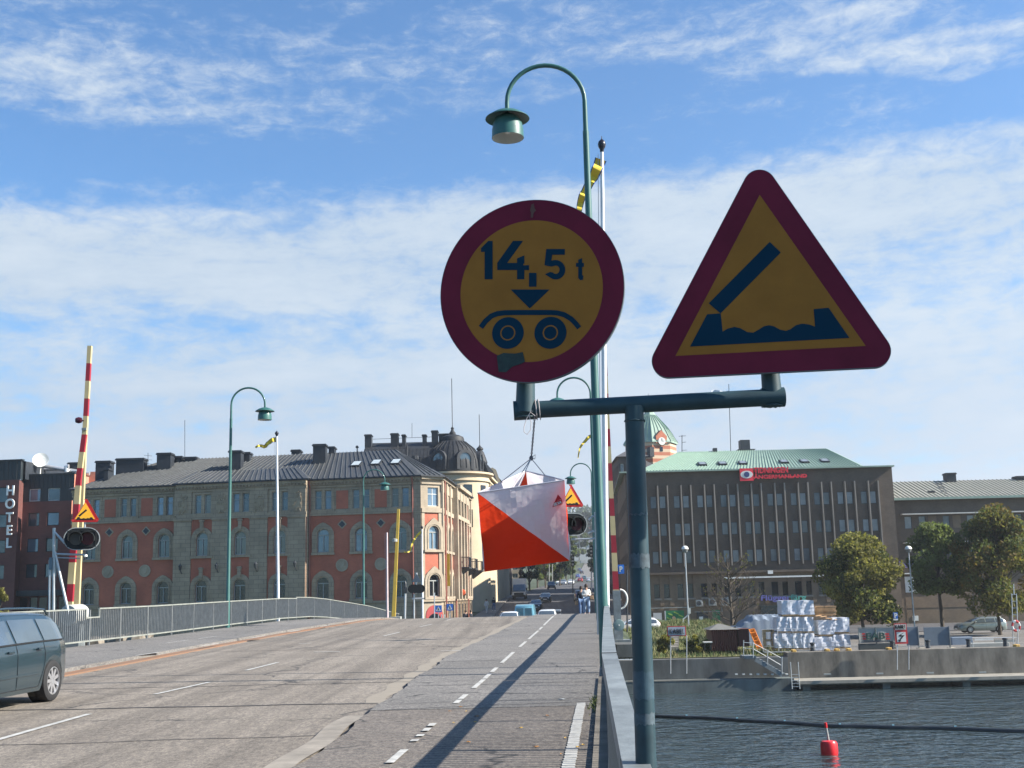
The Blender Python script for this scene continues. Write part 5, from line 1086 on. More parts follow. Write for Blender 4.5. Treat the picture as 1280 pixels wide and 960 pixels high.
def car(kind, label, pos, heading, pm, group=None, detail=True, rear_lamps=True):
    c = CT[kind]; L_, W_ = c['L'], c['W']/2; zt = lambda x: lerp(x, *zip(*c['zt'])); bl = lambda x: min(lerp(x, *zip(*c['belt'])), zt(x)-.01); H = max(z for _, z in c['zt'])
    e = L_/2; hw = lambda x: W_*lerp(x, [-e, -e+.05, -e+.2, -e+.6, 0, e-.6, e-.2, e-.05, e], [.60, .745, .865, .97, 1, .98, .90, .80, .70])
    def sec(x):
        w, t, b = hw(x), zt(x), bl(x); s = max(0, min(1, (t-b)/(H-b))); wr = w*(.95-.25*s); zb = .20+.10*max(0, (abs(x)-e+.35)/.35); ar = 0
        for a in c['ax']:
            if abs(x-a) < .375: ar = max(ar, .32+math.sqrt(.375**2-(x-a)**2))
        p = [(0, zb+.02), (w*.70, zb+.02), (w*.95, zb), (w*.985, zb+.09), (w, .52), (w*.995, b-.14), (w*.965, b-.03), (w*.95, b), (wr+.02*s, t-.07*s-.004), (wr-.03, t-.03*s-.002), (wr*.7, t-.004), (0, t)]
        if ar: p = [q if i < 2 or i > 6 else (q[0] if q[1] > ar else w*1.0, max(q[1], ar+.012*(i-2))) for i, q in enumerate(p)]
        for i in range(1, len(p)): 
            if p[i][1] < p[i-1][1] and i > 2: p[i] = (p[i][0], p[i-1][1]+.001)
        return p
    xs_ = sorted({-e+L_*i/40 for i in range(41)} | {a+d for a in c['ax'] for d in (-.375, -.36, -.32, -.25, -.13, 0, .13, .25, .32, .36, .375)} | {x for x, _ in c['zt']})
    t = thing('car', label, 'car', pos, heading, group); mb = MB(); S_ = [sec(x) for x in xs_]; n = len(S_[0]); vs = []
    for x, s in zip(xs_, S_):
        vs += [(x, y, z) for y, z in s]+[(x, -y, z) for y, z in reversed(s[1:-1])]
    m = 2*n-2; mb.add(vs, [(i*m+k, i*m+(k+1) % m, (i+1)*m+(k+1) % m, (i+1)*m+k) for i in range(len(xs_)-1) for k in range(m)]+[tuple(range(m)), tuple((len(xs_)-1)*m+k for k in range(m))])
    mb.build('body', pm, t, sm=True)
    def side(x, f, sgn, o=.008): s = sec(x); a, b = s[7], s[8]; return V((x, sgn*(a[0]+(b[0]-a[0])*f+o), a[1]+(b[1]-a[1])*f))
    for sgn in (1, -1):
        for (a, b) in c['win']:
            mb = MB(); N_ = 8; g = []
            for i in range(N_+1):
                x = a+(b-a)*i/N_; top = .90
                if (a, b) == c['win'][2]: top = .90
                g.append((side(x, .06, sgn), side(x, .5, sgn, .010), side(x, top, sgn)))
            for i in range(N_): mb.quad(g[i][0], g[i+1][0], g[i+1][1], g[i][1]); mb.quad(g[i][1], g[i+1][1], g[i+1][2], g[i][2])
            mb.build('side_window', CARGL, t, sm=True)
    for (a, b), nm in ((c['ws'], 'windscreen'), (c['rw'], 'rear_window')):
        mb = MB(); g = []
        for i in range(7):
            x = a+(b-a)*i/6; s = sec(x); w_ = s[9][0]*.97; g.append([V((x+(.01 if nm[0] == 'w' else -.012), w_*k/3, (s[11][1] if abs(k) < 3 else s[9][1])+.012)) for k in range(-3, 4)])
        for i in range(6):
            for k in range(6): mb.quad(g[i][k], g[i][k+1], g[i+1][k+1], g[i+1][k])
        mb.build(nm, CARGL, t, sm=True)
    for a in c['ax']:
        for sgn in (1, -1):
            yc = sgn*(W_-.12); ax = (0, sgn, 0); mb = MB(); mb.lathe([(.19, -.10), (.27, -.11), (.31, -.09), (.318, -.05), (.318, .05), (.31, .09), (.27, .11), (.215, .105), (.205, .06)], (a, yc, .318), 32, ax); wh = mb.build('wheel', TYRE, t, sm=True)
            mb = MB(); mb.lathe([(.212, .03), (.214, .10), (.20, .102), (.195, .07)], (a, yc, .318), 32, ax); mb.lathe([(0, .085), (.05, .085), (.06, .07)], (a, yc, .318), 12, ax)
            for k in range(9 if detail else 5):
                an = 2*math.pi*k/(9 if detail else 5); d = V((math.cos(an), 0, math.sin(an))); q = V((a, yc+sgn*.078, .318)); mb.bar(q+d*.04, q+d*.20, .052, .02, up=(0, 1, 0))
            mb.build('rim', RIM, wh)
            mb = MB(); mb.lathe([(0, .0), (.2, .0), (.2, .01)], (a, yc, .318), 20, ax); mb.build('brake_disc', BLACKP, wh)
            mb = MB(); mb.lathe([(0, -.13), (.355, -.13), (.355, -.02)], (a, yc-sgn*.03, .345), 24, ax); mb.build('wheel_well', BLACKP, t)
    for sgn in (1, -1):
        x = -e+.06; s = sec(x+.10); mb = MB(); b0 = bl(x)
        ys = sec(-e+.03)[5][0]
        mb.hexa([(-e-.004, sgn*(ys-.17), b0-.30), (-e-.004, sgn*(ys+.0), b0-.30), (-e+.06, sgn*(ys+.02), b0-.28), (-e+.06, sgn*(ys-.2), b0-.28)], [(-e+.05, sgn*(ys-.15), b0+.12), (-e+.05, sgn*(ys-.02), b0+.12), (-e+.11, sgn*(ys-.0), b0+.10), (-e+.11, sgn*(ys-.2), b0+.10)]); mb.build('tail_lamp', LAMPR, t)
        ye = hw(e-.12); mb = MB(); mb.hexa([(e-.30, sgn*(ye-.02), .60), (e-.02, sgn*(ye-.22), .56), (e-.02, sgn*(ye-.42), .56), (e-.3, sgn*(ye-.4), .60)], [(e-.45, sgn*(ye+.015), .74), (e-.09, sgn*(ye-.20), .68), (e-.09, sgn*(ye-.40), .68), (e-.4, sgn*(ye-.4), .74)]); mb.build('headlight', LAMPW, t)
        xm = c['win'][2][1]-.12; y0 = sec(xm)[7][0]; zb = bl(xm); mb = MB(); mb.hexa([(xm-.02, sgn*(y0-.03), zb+.0), (xm+.10, sgn*(y0-.03), zb), (xm+.11, sgn*(y0+.20), zb+.02), (xm-.03, sgn*(y0+.20), zb+.02)], [(xm-.02, sgn*(y0-.0), zb+.12), (xm+.07, sgn*(y0-.0), zb+.12), (xm+.07, sgn*(y0+.19), zb+.16), (xm-.02, sgn*(y0+.19), zb+.16)]); o = mb.build('mirror', pm, t, bevel=.025)
        if detail:
            mb = MB(); mb.box(xm+.06, xm+.118, sgn*(y0+.08) if sgn > 0 else sgn*(y0+.205), sgn*(y0+.205) if sgn > 0 else sgn*(y0+.08), zb+.045, zb+.085); mb.build('indicator', AMBER, o)
            for a, b in c['win'][:2]:
                xh = a+.16 if a == c['win'][1][0] else None
            for xd in (c['win'][1][0]+.10, c['win'][2][0]+.10):
                s = sec(xd); zh = bl(xd)-.09; yw = W_*.985; mb = MB(); mb.bar((xd, sgn*(yw+.02), zh), (xd+.17, sgn*(yw+.02), zh), .03, .03); mb.box(xd+.01, xd+.03, sgn*yw-.02, sgn*yw+.02, zh-.012, zh+.012); mb.build('door_handle', pm, t, bevel=.006)
            def sp(x, z, o=.003):
                s = sec(x)
                for i in range(2, 8):
                    if s[i][1] <= z <= s[i+1][1]+1e-5: f = (z-s[i][1])/max(1e-5, s[i+1][1]-s[i][1]); return V((x, sgn*(s[i][0]+(s[i+1][0]-s[i][0])*f+o), z))
                return V((x, sgn*(s[7][0]+o), z))
            mb = MB()
            for xd, bend in ((c['win'][1][0]-.03, .0), (c['win'][1][1]+.04, 0), (c['win'][2][1]+.12, 0)):
                pts = [sp(xd+(.10*max(0, .55-z) if xd < -.9 else 0)+(.42*max(0, .62-z) if xd < -.9 else 0), z) for z in [.27+(bl(xd)-.28)*k/8 for k in range(9)]]
                for i in range(8): mb.bar(pts[i], pts[i+1], .008, .008, up=(1, 0, 0))
            for x0_, x1_ in ((-.9, 1.0),):
                for i in range(10): mb.bar(sp(x0_+(x1_-x0_)*i/10, .27), sp(x0_+(x1_-x0_)*(i+1)/10, .27), .008, .01, up=(0, 1, 0))
            mb.build('door_gap', BLACKP, t)
            mb = MB()
            for i in range(12): mb.bar(sp(-.92+1.95*i/12, .47, .006), sp(-.92+1.95*(i+1)/12, .47, .006), .03, .022, up=(0, 1, 0))
            mb.build('rub_strip', pm, t)
            mb = MB()
            for i in range(16): x = c['win'][0][0]+(c['win'][2][1]-c['win'][0][0])*i/16; x2 = c['win'][0][0]+(c['win'][2][1]-c['win'][0][0])*(i+1)/16; mb.bar(side(x, .03, sgn, .012), side(x2, .03, sgn, .012), .012, .022)
            mb.build('window_trim', BLACKP, t)
        if c['rail']:
            mb = MB(); xr = [-1.75, -1.62, -1.2, -.4, .1, .2]; P_ = [V((x, sgn*(sec(x)[9][0]-.01), zt(x)+(.0 if k in (0, 5) else .055))) for k, x in enumerate(xr)]; mb.tube(P_, .017, 6); mb.build('roof_rail', BLACKP if kind == 'suv' else pm, t)
    mb = MB(); mb.box(-e-.012, -e+.02, -.26, .26, .62, .73); mb.build('number_plate', PLATE, t)
    mb = MB(); mb.box(e-.03, e+.012, -.26, .26, .36, .46); mb.build('number_plate', PLATE, t)
    mb = MB(); mb.box(e-.05, e+.005, -.42, .42, .50, .62); mb.build('grille', BLACKP, t)
    return t
BLUEP = paint('steel blue', (.022, .043, .055), .30, .25)
hd = math.atan2(-1, -.062); wx_, wy_ = -7.05, 18.7; h_ = V((math.cos(hd), math.sin(hd), 0)); lf = V((-h_.y, h_.x, 0))
cpos = V((wx_, wy_, 0))+h_*1.42-lf*.885; cpos.z = zg(cpos.y)+.0
foreg = car('wagon', 'steel blue estate car with silver alloy wheels driving towards us, cut by the left edge', tuple(cpos), hd, BLUEP)
foreg.rotation_euler.y = .008; foreg.scale.z = .965
AWAY = math.atan2(1, .067); TOW = AWAY+math.pi
def street_car(kind, label, px, py, Y, toward, pm, group='cars on the street beyond the bridge', turn=0):
    p = at(px, py, Y); return car(kind, label, (p.x, Y, zg(Y)+.004), (TOW if toward else AWAY)+turn, pm, group, detail=False)
DKP = paint('dark grey', (.03, .035, .042)); BKP = paint('black', (.012, .013, .016)); WHP = paint('white', (.7, .7, .7)); SLP = paint('silver', (.40, .41, .42), .5); TLP = paint('teal', (.07, .16, .19), .3)
street_car('suv', 'black off-road car with lit roof edge left of the blue van', 634.5, 765, 117, True, BKP)
street_car('hatch', 'white car just showing its roof beside the front of the blue van', 637.5, 775, 104, True, WHP)
street_car('hatch', 'teal green car half hidden behind the blue van', 658.5, 755, 140, True, TLP)
street_car('wagon', 'dark grey car with shiny bonnet between the van and the approaching dark car', 670, 752, 163, True, DKP)
street_car('wagon', 'dark car with both headlights visible in the middle of the street', 682, 746, 182, True, BKP)
street_car('suv', 'dark tall car waiting further up the street below the trees', 689.5, 735, 262, True, DKP)
street_car('suv', 'silver grey car driving away at the right kerb of the street', 725, 747, 182, False, SLP)
street_car('wagon', 'grey estate car with a load on its roof just beyond the crest', 694, 768, 112, False, DKP)
street_car('hatch', 'white car roof showing beside the grey estate beyond the crest', 685, 775, 99, False, WHP)
street_car('hatch', 'white car at the left of the far junction', 699, 731, 345, True, WHP); street_car('hatch', 'silver car second from the left at the far junction', 704.5, 731, 335, True, SLP); street_car('hatch', 'small white car third from the left at the far junction', 714, 731, 340, True, WHP)
for px, py, Y, l_, pm in ((722, 713, 470, 'blue', paint('mid blue', (.05, .12, .35))), (727, 709, 540, 'dark', DKP), (725, 720, 400, 'red', paint('red', (.4, .03, .03))), (730, 716, 430, 'teal', TLP), (736, 722, 395, 'white', WHP), (724, 705, 600, 'navy', paint('navy', (.03, .06, .16)))):
    street_car('hatch', 'tiny %s car parked on the hill road far up the street' % l_, px, py, Y, False, pm)
# load on the roof of the grey estate
p = at(694, 768, 112); t = thing('roof_box', 'long pale board strapped across the roof of the grey estate car', 'roof box', (p.x, 112, zg(112)+1.47), AWAY); mb = MB(); mb.box(-1.1, .9, -.55, .55, .06, .26); mb.build('box', SLP, t, bevel=.05); mb = MB(); mb.box(-.6, -.55, -.7, .7, 0, .05); mb.box(.5, .55, -.7, .7, 0, .05); mb.build('roof_bar', BLACKP, t)
# light blue van seen from behind
def van(label, pos, head, pm, L_=4.9, W_=1.9, H=1.95, name='van'):
    t = thing(name, label, 'van', pos, head); w = W_/2; e = L_/2; mb = MB(); S_ = []
    for x, k, top, bot in ((-e, .93, H-.16, .32), (-e+.05, .98, H-.05, .28), (-e+.4, 1, H, .25), (e-1.7, 1, H, .25), (e-1.25, .97, H-.08, .25), (e-.6, .96, 1.28, .25), (e-.5, .96, 1.2, .25), (e-.06, .92, 1.02, .28), (e, .85, .85, .34)):
        wr = w*k*(.86 if top > 1.4 else .96); S_.append([(x, 0, bot), (x, w*k*.95, bot), (x, w*k, bot+.3), (x, w*k, min(1.05, top-.08)), (x, wr, top-.08), (x, wr-.10, top), (x, 0, top)])
    vs = []
    for s in S_: vs += s+[(a, -b, c) for a, b, c in reversed(s[1:-1])]
    m = 12; mb.add(vs, [(i*m+k, i*m+(k+1) % m, (i+1)*m+(k+1) % m, (i+1)*m+k) for i in range(len(S_)-1) for k in range(m)]+[tuple(range(m)), tuple((len(S_)-1)*m+k for k in range(m))]); mb.build('body', pm, t, sm=True)
    for sg in (1, -1):
        mb = MB(); mb.hexa([(-e-.012, sg*.06, 1.12), (-e-.012, sg*.74, 1.12), (-e+.04, sg*.74, 1.12), (-e+.04, sg*.06, 1.12)], [(-e-.012, sg*.06, H-.30), (-e-.012, sg*.70, H-.30), (-e+.04, sg*.70, H-.30), (-e+.04, sg*.06, H-.30)]); mb.build('rear_window', M('van glass', (.06, .16, .20), .1), t, bevel=.03)
        mb = MB(); mb.box(-e-.015, -e+.05, *(sorted((sg*.82, sg*.90))), .75, 1.15); mb.build('tail_lamp', LAMPR, t)
        mb = MB(); mb.hexa([(e-1.95, sg*(w*.985), 1.1), (e-.85, sg*(w*.955), 1.1), (e-.85, sg*(w*.93), 1.1), (e-1.95, sg*(w*.95), 1.1)], [(e-1.95, sg*(w*.90), H-.22), (e-1.35, sg*(w*.88), H-.22), (e-1.35, sg*(w*.85), H-.22), (e-1.95, sg*(w*.86), H-.22)]); mb.build('side_window', CARGL, t)
        for a in (e-.9, -e+1.1):
            mb = MB(); mb.lathe([(0, .03), (.16, .03), (.19, .1), (.27, .11), (.32, .08), (.32, -.1), (.2, -.11)], (a, sg*(w-.13), .32), 20, (0, sg, 0)); mb.build('wheel', TYRE, t)
    mb = MB(); mb.box(-e-.014, -e+.02, -.012, .012, .42, H-.2); mb.box(-e-.013, -e+.02, -.75, .75, .99, 1.01); mb.build('door_gap', BLACKP, t)
    mb = MB(); mb.box(-e-.05, -e+.1, -w*.95, w*.95, .33, .52); mb.build('bumper', BLACKP, t, bevel=.03)
    mb = MB(); mb.box(-e-.02, -e+.02, -.26, .26, .60, .72); mb.build('number_plate', PLATE, t)
    mb = MB(); mb.hexa([(e-.62, -w*.85, 1.3), (e-.62, w*.85, 1.3), (e-1.22, w*.8, H-.12), (e-1.22, -w*.8, H-.12)], [(e-.59, -w*.85, 1.32), (e-.59, w*.85, 1.32), (e-1.19, w*.8, H-.10), (e-1.19, -w*.8, H-.10)]); mb.build('windscreen', CARGL, t)
    return t
p = at(657.3, 770, 112); van('light blue panel van with two rear windows, just beyond the crest of the bridge', (p.x, 112, zg(112)+.0), AWAY, paint('sky blue', (.15, .36, .45)), H=2.25)
# white box lorry
p = at(650, 748, 194); t = thing('box_truck', 'white box lorry with dark windscreen coming down the left side of the street', 'truck', (p.x, 194, zg(194)+.004), TOW); w = 1.05
mb = MB(); mb.box(-3.2, .9, -1.08, 1.08, .75, 3.2); mb.build('cargo_box', WHP, t, bevel=.05)
mb = MB(); mb.hexa([(.92, -w, .4), (2.6, -w, .4), (2.6, w, .4), (.92, w, .4)], [(.92, -w, 1.35), (2.55, -w, 1.15), (2.55, w, 1.15), (.92, w, 1.35)]); mb.hexa([(.92, -w, 1.352), (2.3, -w, 1.25), (2.3, w, 1.25), (.92, w, 1.352)], [(.92, -w*.9, 2.35), (1.5, -w*.88, 2.3), (1.5, w*.88, 2.3), (.92, w*.9, 2.35)]); mb.build('cab', SLP, t, bevel=.06)
mb = MB(); mb.hexa([(2.33, -w*.92, 1.3), (2.37, -w*.92, 1.3), (2.37, w*.92, 1.3), (2.33, w*.92, 1.3)], [(1.54, -w*.84, 2.25), (1.58, -w*.84, 2.25), (1.58, w*.84, 2.25), (1.54, w*.84, 2.25)]); mb.build('windscreen', CARGL, t)
mb = MB(); mb.box(2.58, 2.66, -.75, .75, .62, 1.0); mb.build('grille', BLACKP, t); mb = MB(); mb.box(2.5, 2.68, -w, w, .35, .6); mb.build('bumper', BLACKP, t, bevel=.04)
for sg in (1, -1):
    mb = MB(); mb.box(2.55, 2.63, *sorted((sg*.78, sg*1.0)), .72, .95); mb.build('headlight', LAMPW, t); mb = MB(); mb.box(2.0, 2.1, *sorted((sg*1.1, sg*1.32)), 1.3, 1.75); mb.build('mirror', BLACKP, t)
    for a in (1.8, -2.0): mb = MB(); mb.lathe([(0, .05), (.2, .05), (.25, .12), (.36, .1), (.36, -.1)], (a, sg*.92, .36), 18, (0, sg, 0)); mb.build('wheel', TYRE, t)
# cars on the quay
p = at(1226, 790, 113); gzq = QT+.22
car('wagon', 'silver green estate car with red tail lamps parked under the trees on the quay', (p.x, 113, gzq), rd(180), paint('silver green', (.22, .25, .23), .4), 'cars parked along the quay')
p = at(787, 790, 113); car('wagon', 'white car parked behind the right hand barrier drum', (p.x, 108, at(787, 793, 108).z), rd(180), WHP, 'cars parked along the quay')
# ------------------------------------------------------------------ people
SKIN = M('skin', (.50, .29, .20), .6); HAIR = M('brown hair', (.035, .02, .012), .7)
def skin_mesh(nodes, edges, radii, sub=1):
    me = bpy.data.meshes.new('figure'); me.from_pydata(nodes, edges, []); o = bpy.data.objects.new('figure', me); COL.objects.link(o)
    m = o.modifiers.new('s', 'SKIN'); m.use_smooth_shade = True; sv = me.skin_vertices[0].data
    for i, r in enumerate(radii): sv[i].radius = (r, r) if not isinstance(r, tuple) else r; sv[i].use_root = (i == 0)
    if sub: s = o.modifiers.new('u', 'SUBSURF'); s.levels = sub; s.render_levels = sub
    dg = bpy.context.evaluated_depsgraph_get(); r = bpy.data.meshes.new_from_object(o.evaluated_get(dg)); bpy.data.objects.remove(o); return r
def person(label, pos, face, top, legs, stride=.18, bag=None, hair=HAIR, group=None, coat=False, carry=False):
    t = thing('person', label, 'person', pos, face, group)      # faces local -Y
    s = stride
    N_ = dict(pel=(0, 0, .93), wst=(0, 0, 1.08), chs=(0, .01, 1.30), nck=(0, .01, 1.47), hd0=(0, 0, 1.57), hd1=(0, -.005, 1.67))
    for k, sg in (('r', -1), ('l', 1)):
        f = sg*s
        N_.update({'hip'+k: (sg*.10, 0, .90), 'kne'+k: (sg*.11, -f*.55-.02, .50), 'ank'+k: (sg*.11, -f*.9+.02, .09), 'toe'+k: (sg*.12, -f*.9-.15, .04), 'sh'+k: (sg*.18, .01, 1.40), 'elb'+k: (sg*.235, f*.4+.02, 1.14), 'wr'+k: (sg*.22, f*.7-.06, .92) if not carry else (sg*.12, -.24, 1.12), 'hn'+k: (sg*.215, f*.75-.08, .83) if not carry else (sg*.05, -.28, 1.14)})
    E_ = [('pel', 'wst'), ('wst', 'chs'), ('chs', 'nck'), ('nck', 'hd0'), ('hd0', 'hd1')]
    for k in 'rl': E_ += [('pel', 'hip'+k), ('hip'+k, 'kne'+k), ('kne'+k, 'ank'+k), ('ank'+k, 'toe'+k), ('chs', 'sh'+k), ('sh'+k, 'elb'+k), ('elb'+k, 'wr'+k), ('wr'+k, 'hn'+k)]
    R_ = dict(pel=.13, wst=.115, chs=.135, nck=.055, hd0=.085, hd1=.082)
    for k in 'rl': R_.update({'hip'+k: .085, 'kne'+k: .058, 'ank'+k: .038, 'toe'+k: .035, 'sh'+k: .058, 'elb'+k: .042, 'wr'+k: .028, 'hn'+k: .032})
    def sub_(keys, sc, nm, mat, add=0, par=t):
        ks = [k for k in N_ if k in keys]; ix = {k: i for i, k in enumerate(ks)}; me = skin_mesh([N_[k] for k in ks], [(ix[a], ix[b]) for a, b in E_ if a in ix and b in ix], [R_[k]*sc+add for k in ks]); me.name = nm; me.materials.clear(); me.materials.append(mat); o = bpy.data.objects.new(nm, me); COL.objects.link(o); o.parent = par; return o
    sub_(set(N_), 1.0, 'body', SKIN)
    sub_({'pel', 'wst', 'chs', 'shr', 'shl', 'elbr', 'elbl', 'wrr', 'wrl'}, 1.10, 'top', top, .018)
    sub_({'pel', 'hipr', 'hipl', 'kner', 'knel', 'ankr', 'ankl'}, 1.1, 'trousers', legs, .022)
    mb = MB(); mb.lathe([(0, .115), (.06, .105), (.098, .05), (.105, -.02), (.10, -.08), (.085, -.13), (.07, -.10)], (0, .025, 1.665), 14); mb.build('hair', hair, t, sm=True)
    for k, sg in (('r', -1), ('l', 1)):
        a = V(N_['ank'+k]); mb = MB(); mb.hexa([(a.x-.05, a.y+.07, .0), (a.x+.05, a.y+.07, 0), (a.x+.05, a.y-.21, 0), (a.x-.05, a.y-.21, 0)], [(a.x-.045, a.y+.06, .11), (a.x+.045, a.y+.06, .11), (a.x+.04, a.y-.18, .05), (a.x-.04, a.y-.18, .05)]); mb.build('shoe', M('pale shoe', (.5, .5, .48), .7), t, bevel=.015)
    if bag:
        b = thing('handbag', bag[0], 'bag', (V(pos)+Matrix.Rotation(face, 3, 'Z') @ V(bag[1]))[:], face); mb = MB(); mb.hexa([(-.12, -.05, .04), (.12, -.05, .04), (.12, .05, .04), (-.12, .05, .04)], [(-.10, -.04, .27), (.10, -.04, .27), (.10, .04, .27), (-.10, .04, .27)]); mb.build('bag_body', bag[2], b, bevel=.03)
        mb = MB(); mb.tube([(-.1, 0, .27), (-.07, 0, .42), (.07, 0, .42), (.1, 0, .27)], .012, 6); mb.build('strap', bag[2], b)
    return t
def ppx(px, Y): p = at(px, 750, Y); return (p.x, Y, zg(Y)+(.05 if Y < 98 else .12))
OFFW = M('off white jumper', (.62, .60, .55), .9); JEAN = M('pale jeans', (.22, .30, .42), .9); NAVY = M('dark clothes', (.02, .022, .03), .9); TANB = M('tan bag leather', (.30, .19, .11), .7)
person('person in an off white jumper and pale blue jeans walking towards us on the walkway', ppx(733.2, 71.5), 0, OFFW, JEAN, .16, bag=('tan shoulder bag held against the side of the walker in white', (.30, -.06, .82), TANB), carry=True)
person('person in dark clothes and jeans walking close behind the person in white', ppx(726.8, 74), .1, NAVY, M('blue jeans', (.10, .16, .28), .9), -.15, bag=('small brown bag hanging beside the person in dark clothes', (-.30, 0, .62), TANB))
person('person in black standing left of two at the corner below the balconies', ppx(582, 119), .6, NAVY, NAVY, .08); person('person in black coat standing right of two below the balconies', ppx(588.5, 119), 1.0, NAVY, NAVY, .14)
person('person in white clothes on the left pavement before the arcade', ppx(608, 158), -.5, OFFW, OFFW, .2); person('person in dark clothes beside the one in white on the left pavement', ppx(617, 162), .3, NAVY, M('blue jeans', (.10, .16, .28), .9), .18)
# ------------------------------------------------------------------ lamps and poles on the bridge
TEALP = M('teal lamp paint', (.028, .105, .092), .45, var=.15, sc=3, coat=.2); TEALD = M('teal sign paint', (.020, .046, .057), .5, var=.35, sc=5); WPAINT = M('white enamel', (.62, .63, .60), .5)
def street_lamp(label, base, H, side, k=1.0, group='tall teal street lamps along the bridge', lean=0.0, up=0.0):
    t = thing('street_lamp', label, 'street lamp', base, 0, group); R_ = .73*k; zp = H-R_-.05
    mb = MB(); mb.tube([(0, 0, -.4), (0, 0, 1.6), (0, 0, 1.62), (0, 0, zp-.6), (0, 0, zp-.59), (0, 0, zp)], [.092*k, .086*k, .080*k, .058*k, .048*k, .045*k], 14); mb.build('pole', TEALP, t, sm=True)
    pts = [(side*(R_-R_*math.cos(math.pi*i/18)), 0, zp+R_*math.sin(math.pi*i/18)) for i in range(19)]; pts += [(side*2*R_, 0, zp-.14*k)]
    mb = MB(); mb.tube(pts, [.042*k]*20, 12); mb.build('arm', TEALP, t, sm=True)
    cx_ = side*2*R_; z0 = zp-.14*k
    mb = MB(); mb.lathe([(.02, 0), (.10*k, -.015*k), (.26*k, -.07*k), (.41*k, -.17*k), (.415*k, -.185*k), (.40*k, -.18*k), (.25*k, -.09*k), (.02, -.03*k)], (cx_, 0, z0), 32); mb.build('lamp_hat', TEALP, t, sm=True)
    mb = MB(); mb.lathe([(.03*k, -.05*k), (.12*k, -.10*k), (.22*k, -.17*k), (.275*k, -.28*k), (.295*k, -.40*k), (.30*k, -.56*k)], (cx_, 0, z0), 32); sh = mb.build('lamp_shade', TEALP, t, sm=True)
    mb = MB(); mb.lathe([(.295*k, -.56*k), (.282*k, -.45*k), (.25*k, -.31*k), (.12*k, -.2*k), (0, -.19*k)], (cx_, 0, z0), 32); mb.build('reflector', WPAINT, sh, sm=True)
    mb = MB(); mb.lathe([(0, -.30*k), (.05*k, -.30*k), (.07*k, -.38*k), (.05*k, -.46*k), (0, -.48*k)], (cx_, 0, z0), 14); mb.build('bulb', M('bulb glass', (.75, .75, .72), .2), sh, sm=True)
    return t
def lampat(label, px, py_top, Y, side, H=10.75, **k):
    p = at(px, 745, Y); zt_ = at(px, py_top, Y).z; return street_lamp(label, (p.x, Y, zt_-H), H, side, **k)
big = lampat('tall teal lamp post behind the round sign, nearest of its row', 753.2, 77, 21.3, -1)
lampat('second lamp of the right hand row, its head peeping left of the nearest post', 747, 470, 52, -1)
lampat('third lamp of the right hand row, small head above the drawbridge sign', 744.5, 578, 84, -1)
lampat('teal lamp post standing at the left railing between hotel and flagpole', 285, 484, 51.4, 1)
lampat('teal lamp post at the left railing in front of the right wing of red building', 454.5, 586.5, 82, 1)
lampat('dark lamp post in front of the sunlit corner of the red building', 540, 651, 125, 1, H=9.6)
def flagpole(label, px, pyt, Y, rb, rt, zb, pen=None, ball=True, mat=None, name='flagpole', pxb=None):
    top = at(px, pyt, Y); t = thing(name, label, 'flagpole', (top.x, Y, zb), 0, None); H = top.z-zb
    if pxb is not None:
        lo = at(pxb, 700, Y); sl_ = (top.x-lo.x)/(top.z-lo.z); t.location.x = top.x-sl_*H; t.rotation_euler.y = math.atan(sl_)
    mb = MB(); mb.tube([(0, 0, 0), (0, 0, H*.5), (0, 0, H-.1)], [rb, rb*.85, rt], 14); mb.build('pole', mat or M('white pole', (.72, .73, .74), .4), t, sm=True)
    if ball: mb = MB(); mb.lathe([(.02, -.12), (rt*1.1, -.1), (rt*1.2, -.04), (rt*1.9, .0), (rt*2.3, .06), (rt*1.9, .12), (.01, .18), (.006, .24)], (0, 0, H), 16); mb.build('ball_finial', M('dark finial', (.02, .02, .03), .3), t, sm=True)
    mb = MB(); mb.tube([(-rt*2.2, -.02, H-.15), (-rb*1.3-.02, -.02, 1.0)], .006, 4); mb.build('halyard', M('halyard', (.4, .4, .4), .8), t)
    return t, top
YB = (M('pennant blue', (.02, .07, .25), .8), M('pennant yellow', (.70, .50, .05), .8))
def pennant(label, pts, w0, w1, Y, wob=.06):     # pts: pixels along its centre line
    P_ = [at(px, py, Y+dy) for px, py, dy in pts]; o = P_[0]; mb = MB(o); n = 40; prev = None; L_ = len(P_)-1
    for i in range(n+1):
        t = i/n*L_; k = min(int(t), L_-1); f = t-k; a, b, c, d = P_[max(k-1, 0)], P_[k], P_[k+1], P_[min(k+2, L_)]
        p = (b*2+(c-a)*f+(a*2-b*5+c*4-d)*f*f+(b*3-a-c*3+d)*f**3)/2; tg = (c-b).normalized(); nn = V((-tg.z, 0, tg.x)).normalized(); nn.y = wob*1.5*math.sin(i*.3); nn.normalize(); w_ = (w0+(w1-w0)*i/n)/2; p = p+V((0, wob*math.sin(i*.7), 0))
        row = [p+nn*w_*s for s in (-1, -.80, .80, 1)]
        if prev:
            for j, cidx in enumerate((0, 1, 0)): mb.cur = cidx; mb.quad(prev[j], prev[j+1], row[j+1], row[j])
        prev = row
    o = mb.build('pennant', YB, None); o.location = P_[0]; tag(o, label, 'pennant', 'blue and yellow pennants on the flagpoles'); return o
flagpole('tall white flagpole with dark ball top just right of the nearest lamp post', 752.3, 184, 23, .060, .036, at(762, 822, 23).z, pxb=757.5)
pennant('long narrow blue and yellow pennant hanging behind the nearest lamp post', [(751, 199, 0), (746, 212, -.05), (740, 224, 0), (732, 238, .05), (727, 248, 0), (724, 262, .05), (722, 276, 0)], .24, .10, 23)
flagpole('white flagpole rising behind the left railing before the red building', 346, 543, 62.5, .075, .045, zg(62)-.3, pxb=347.3)
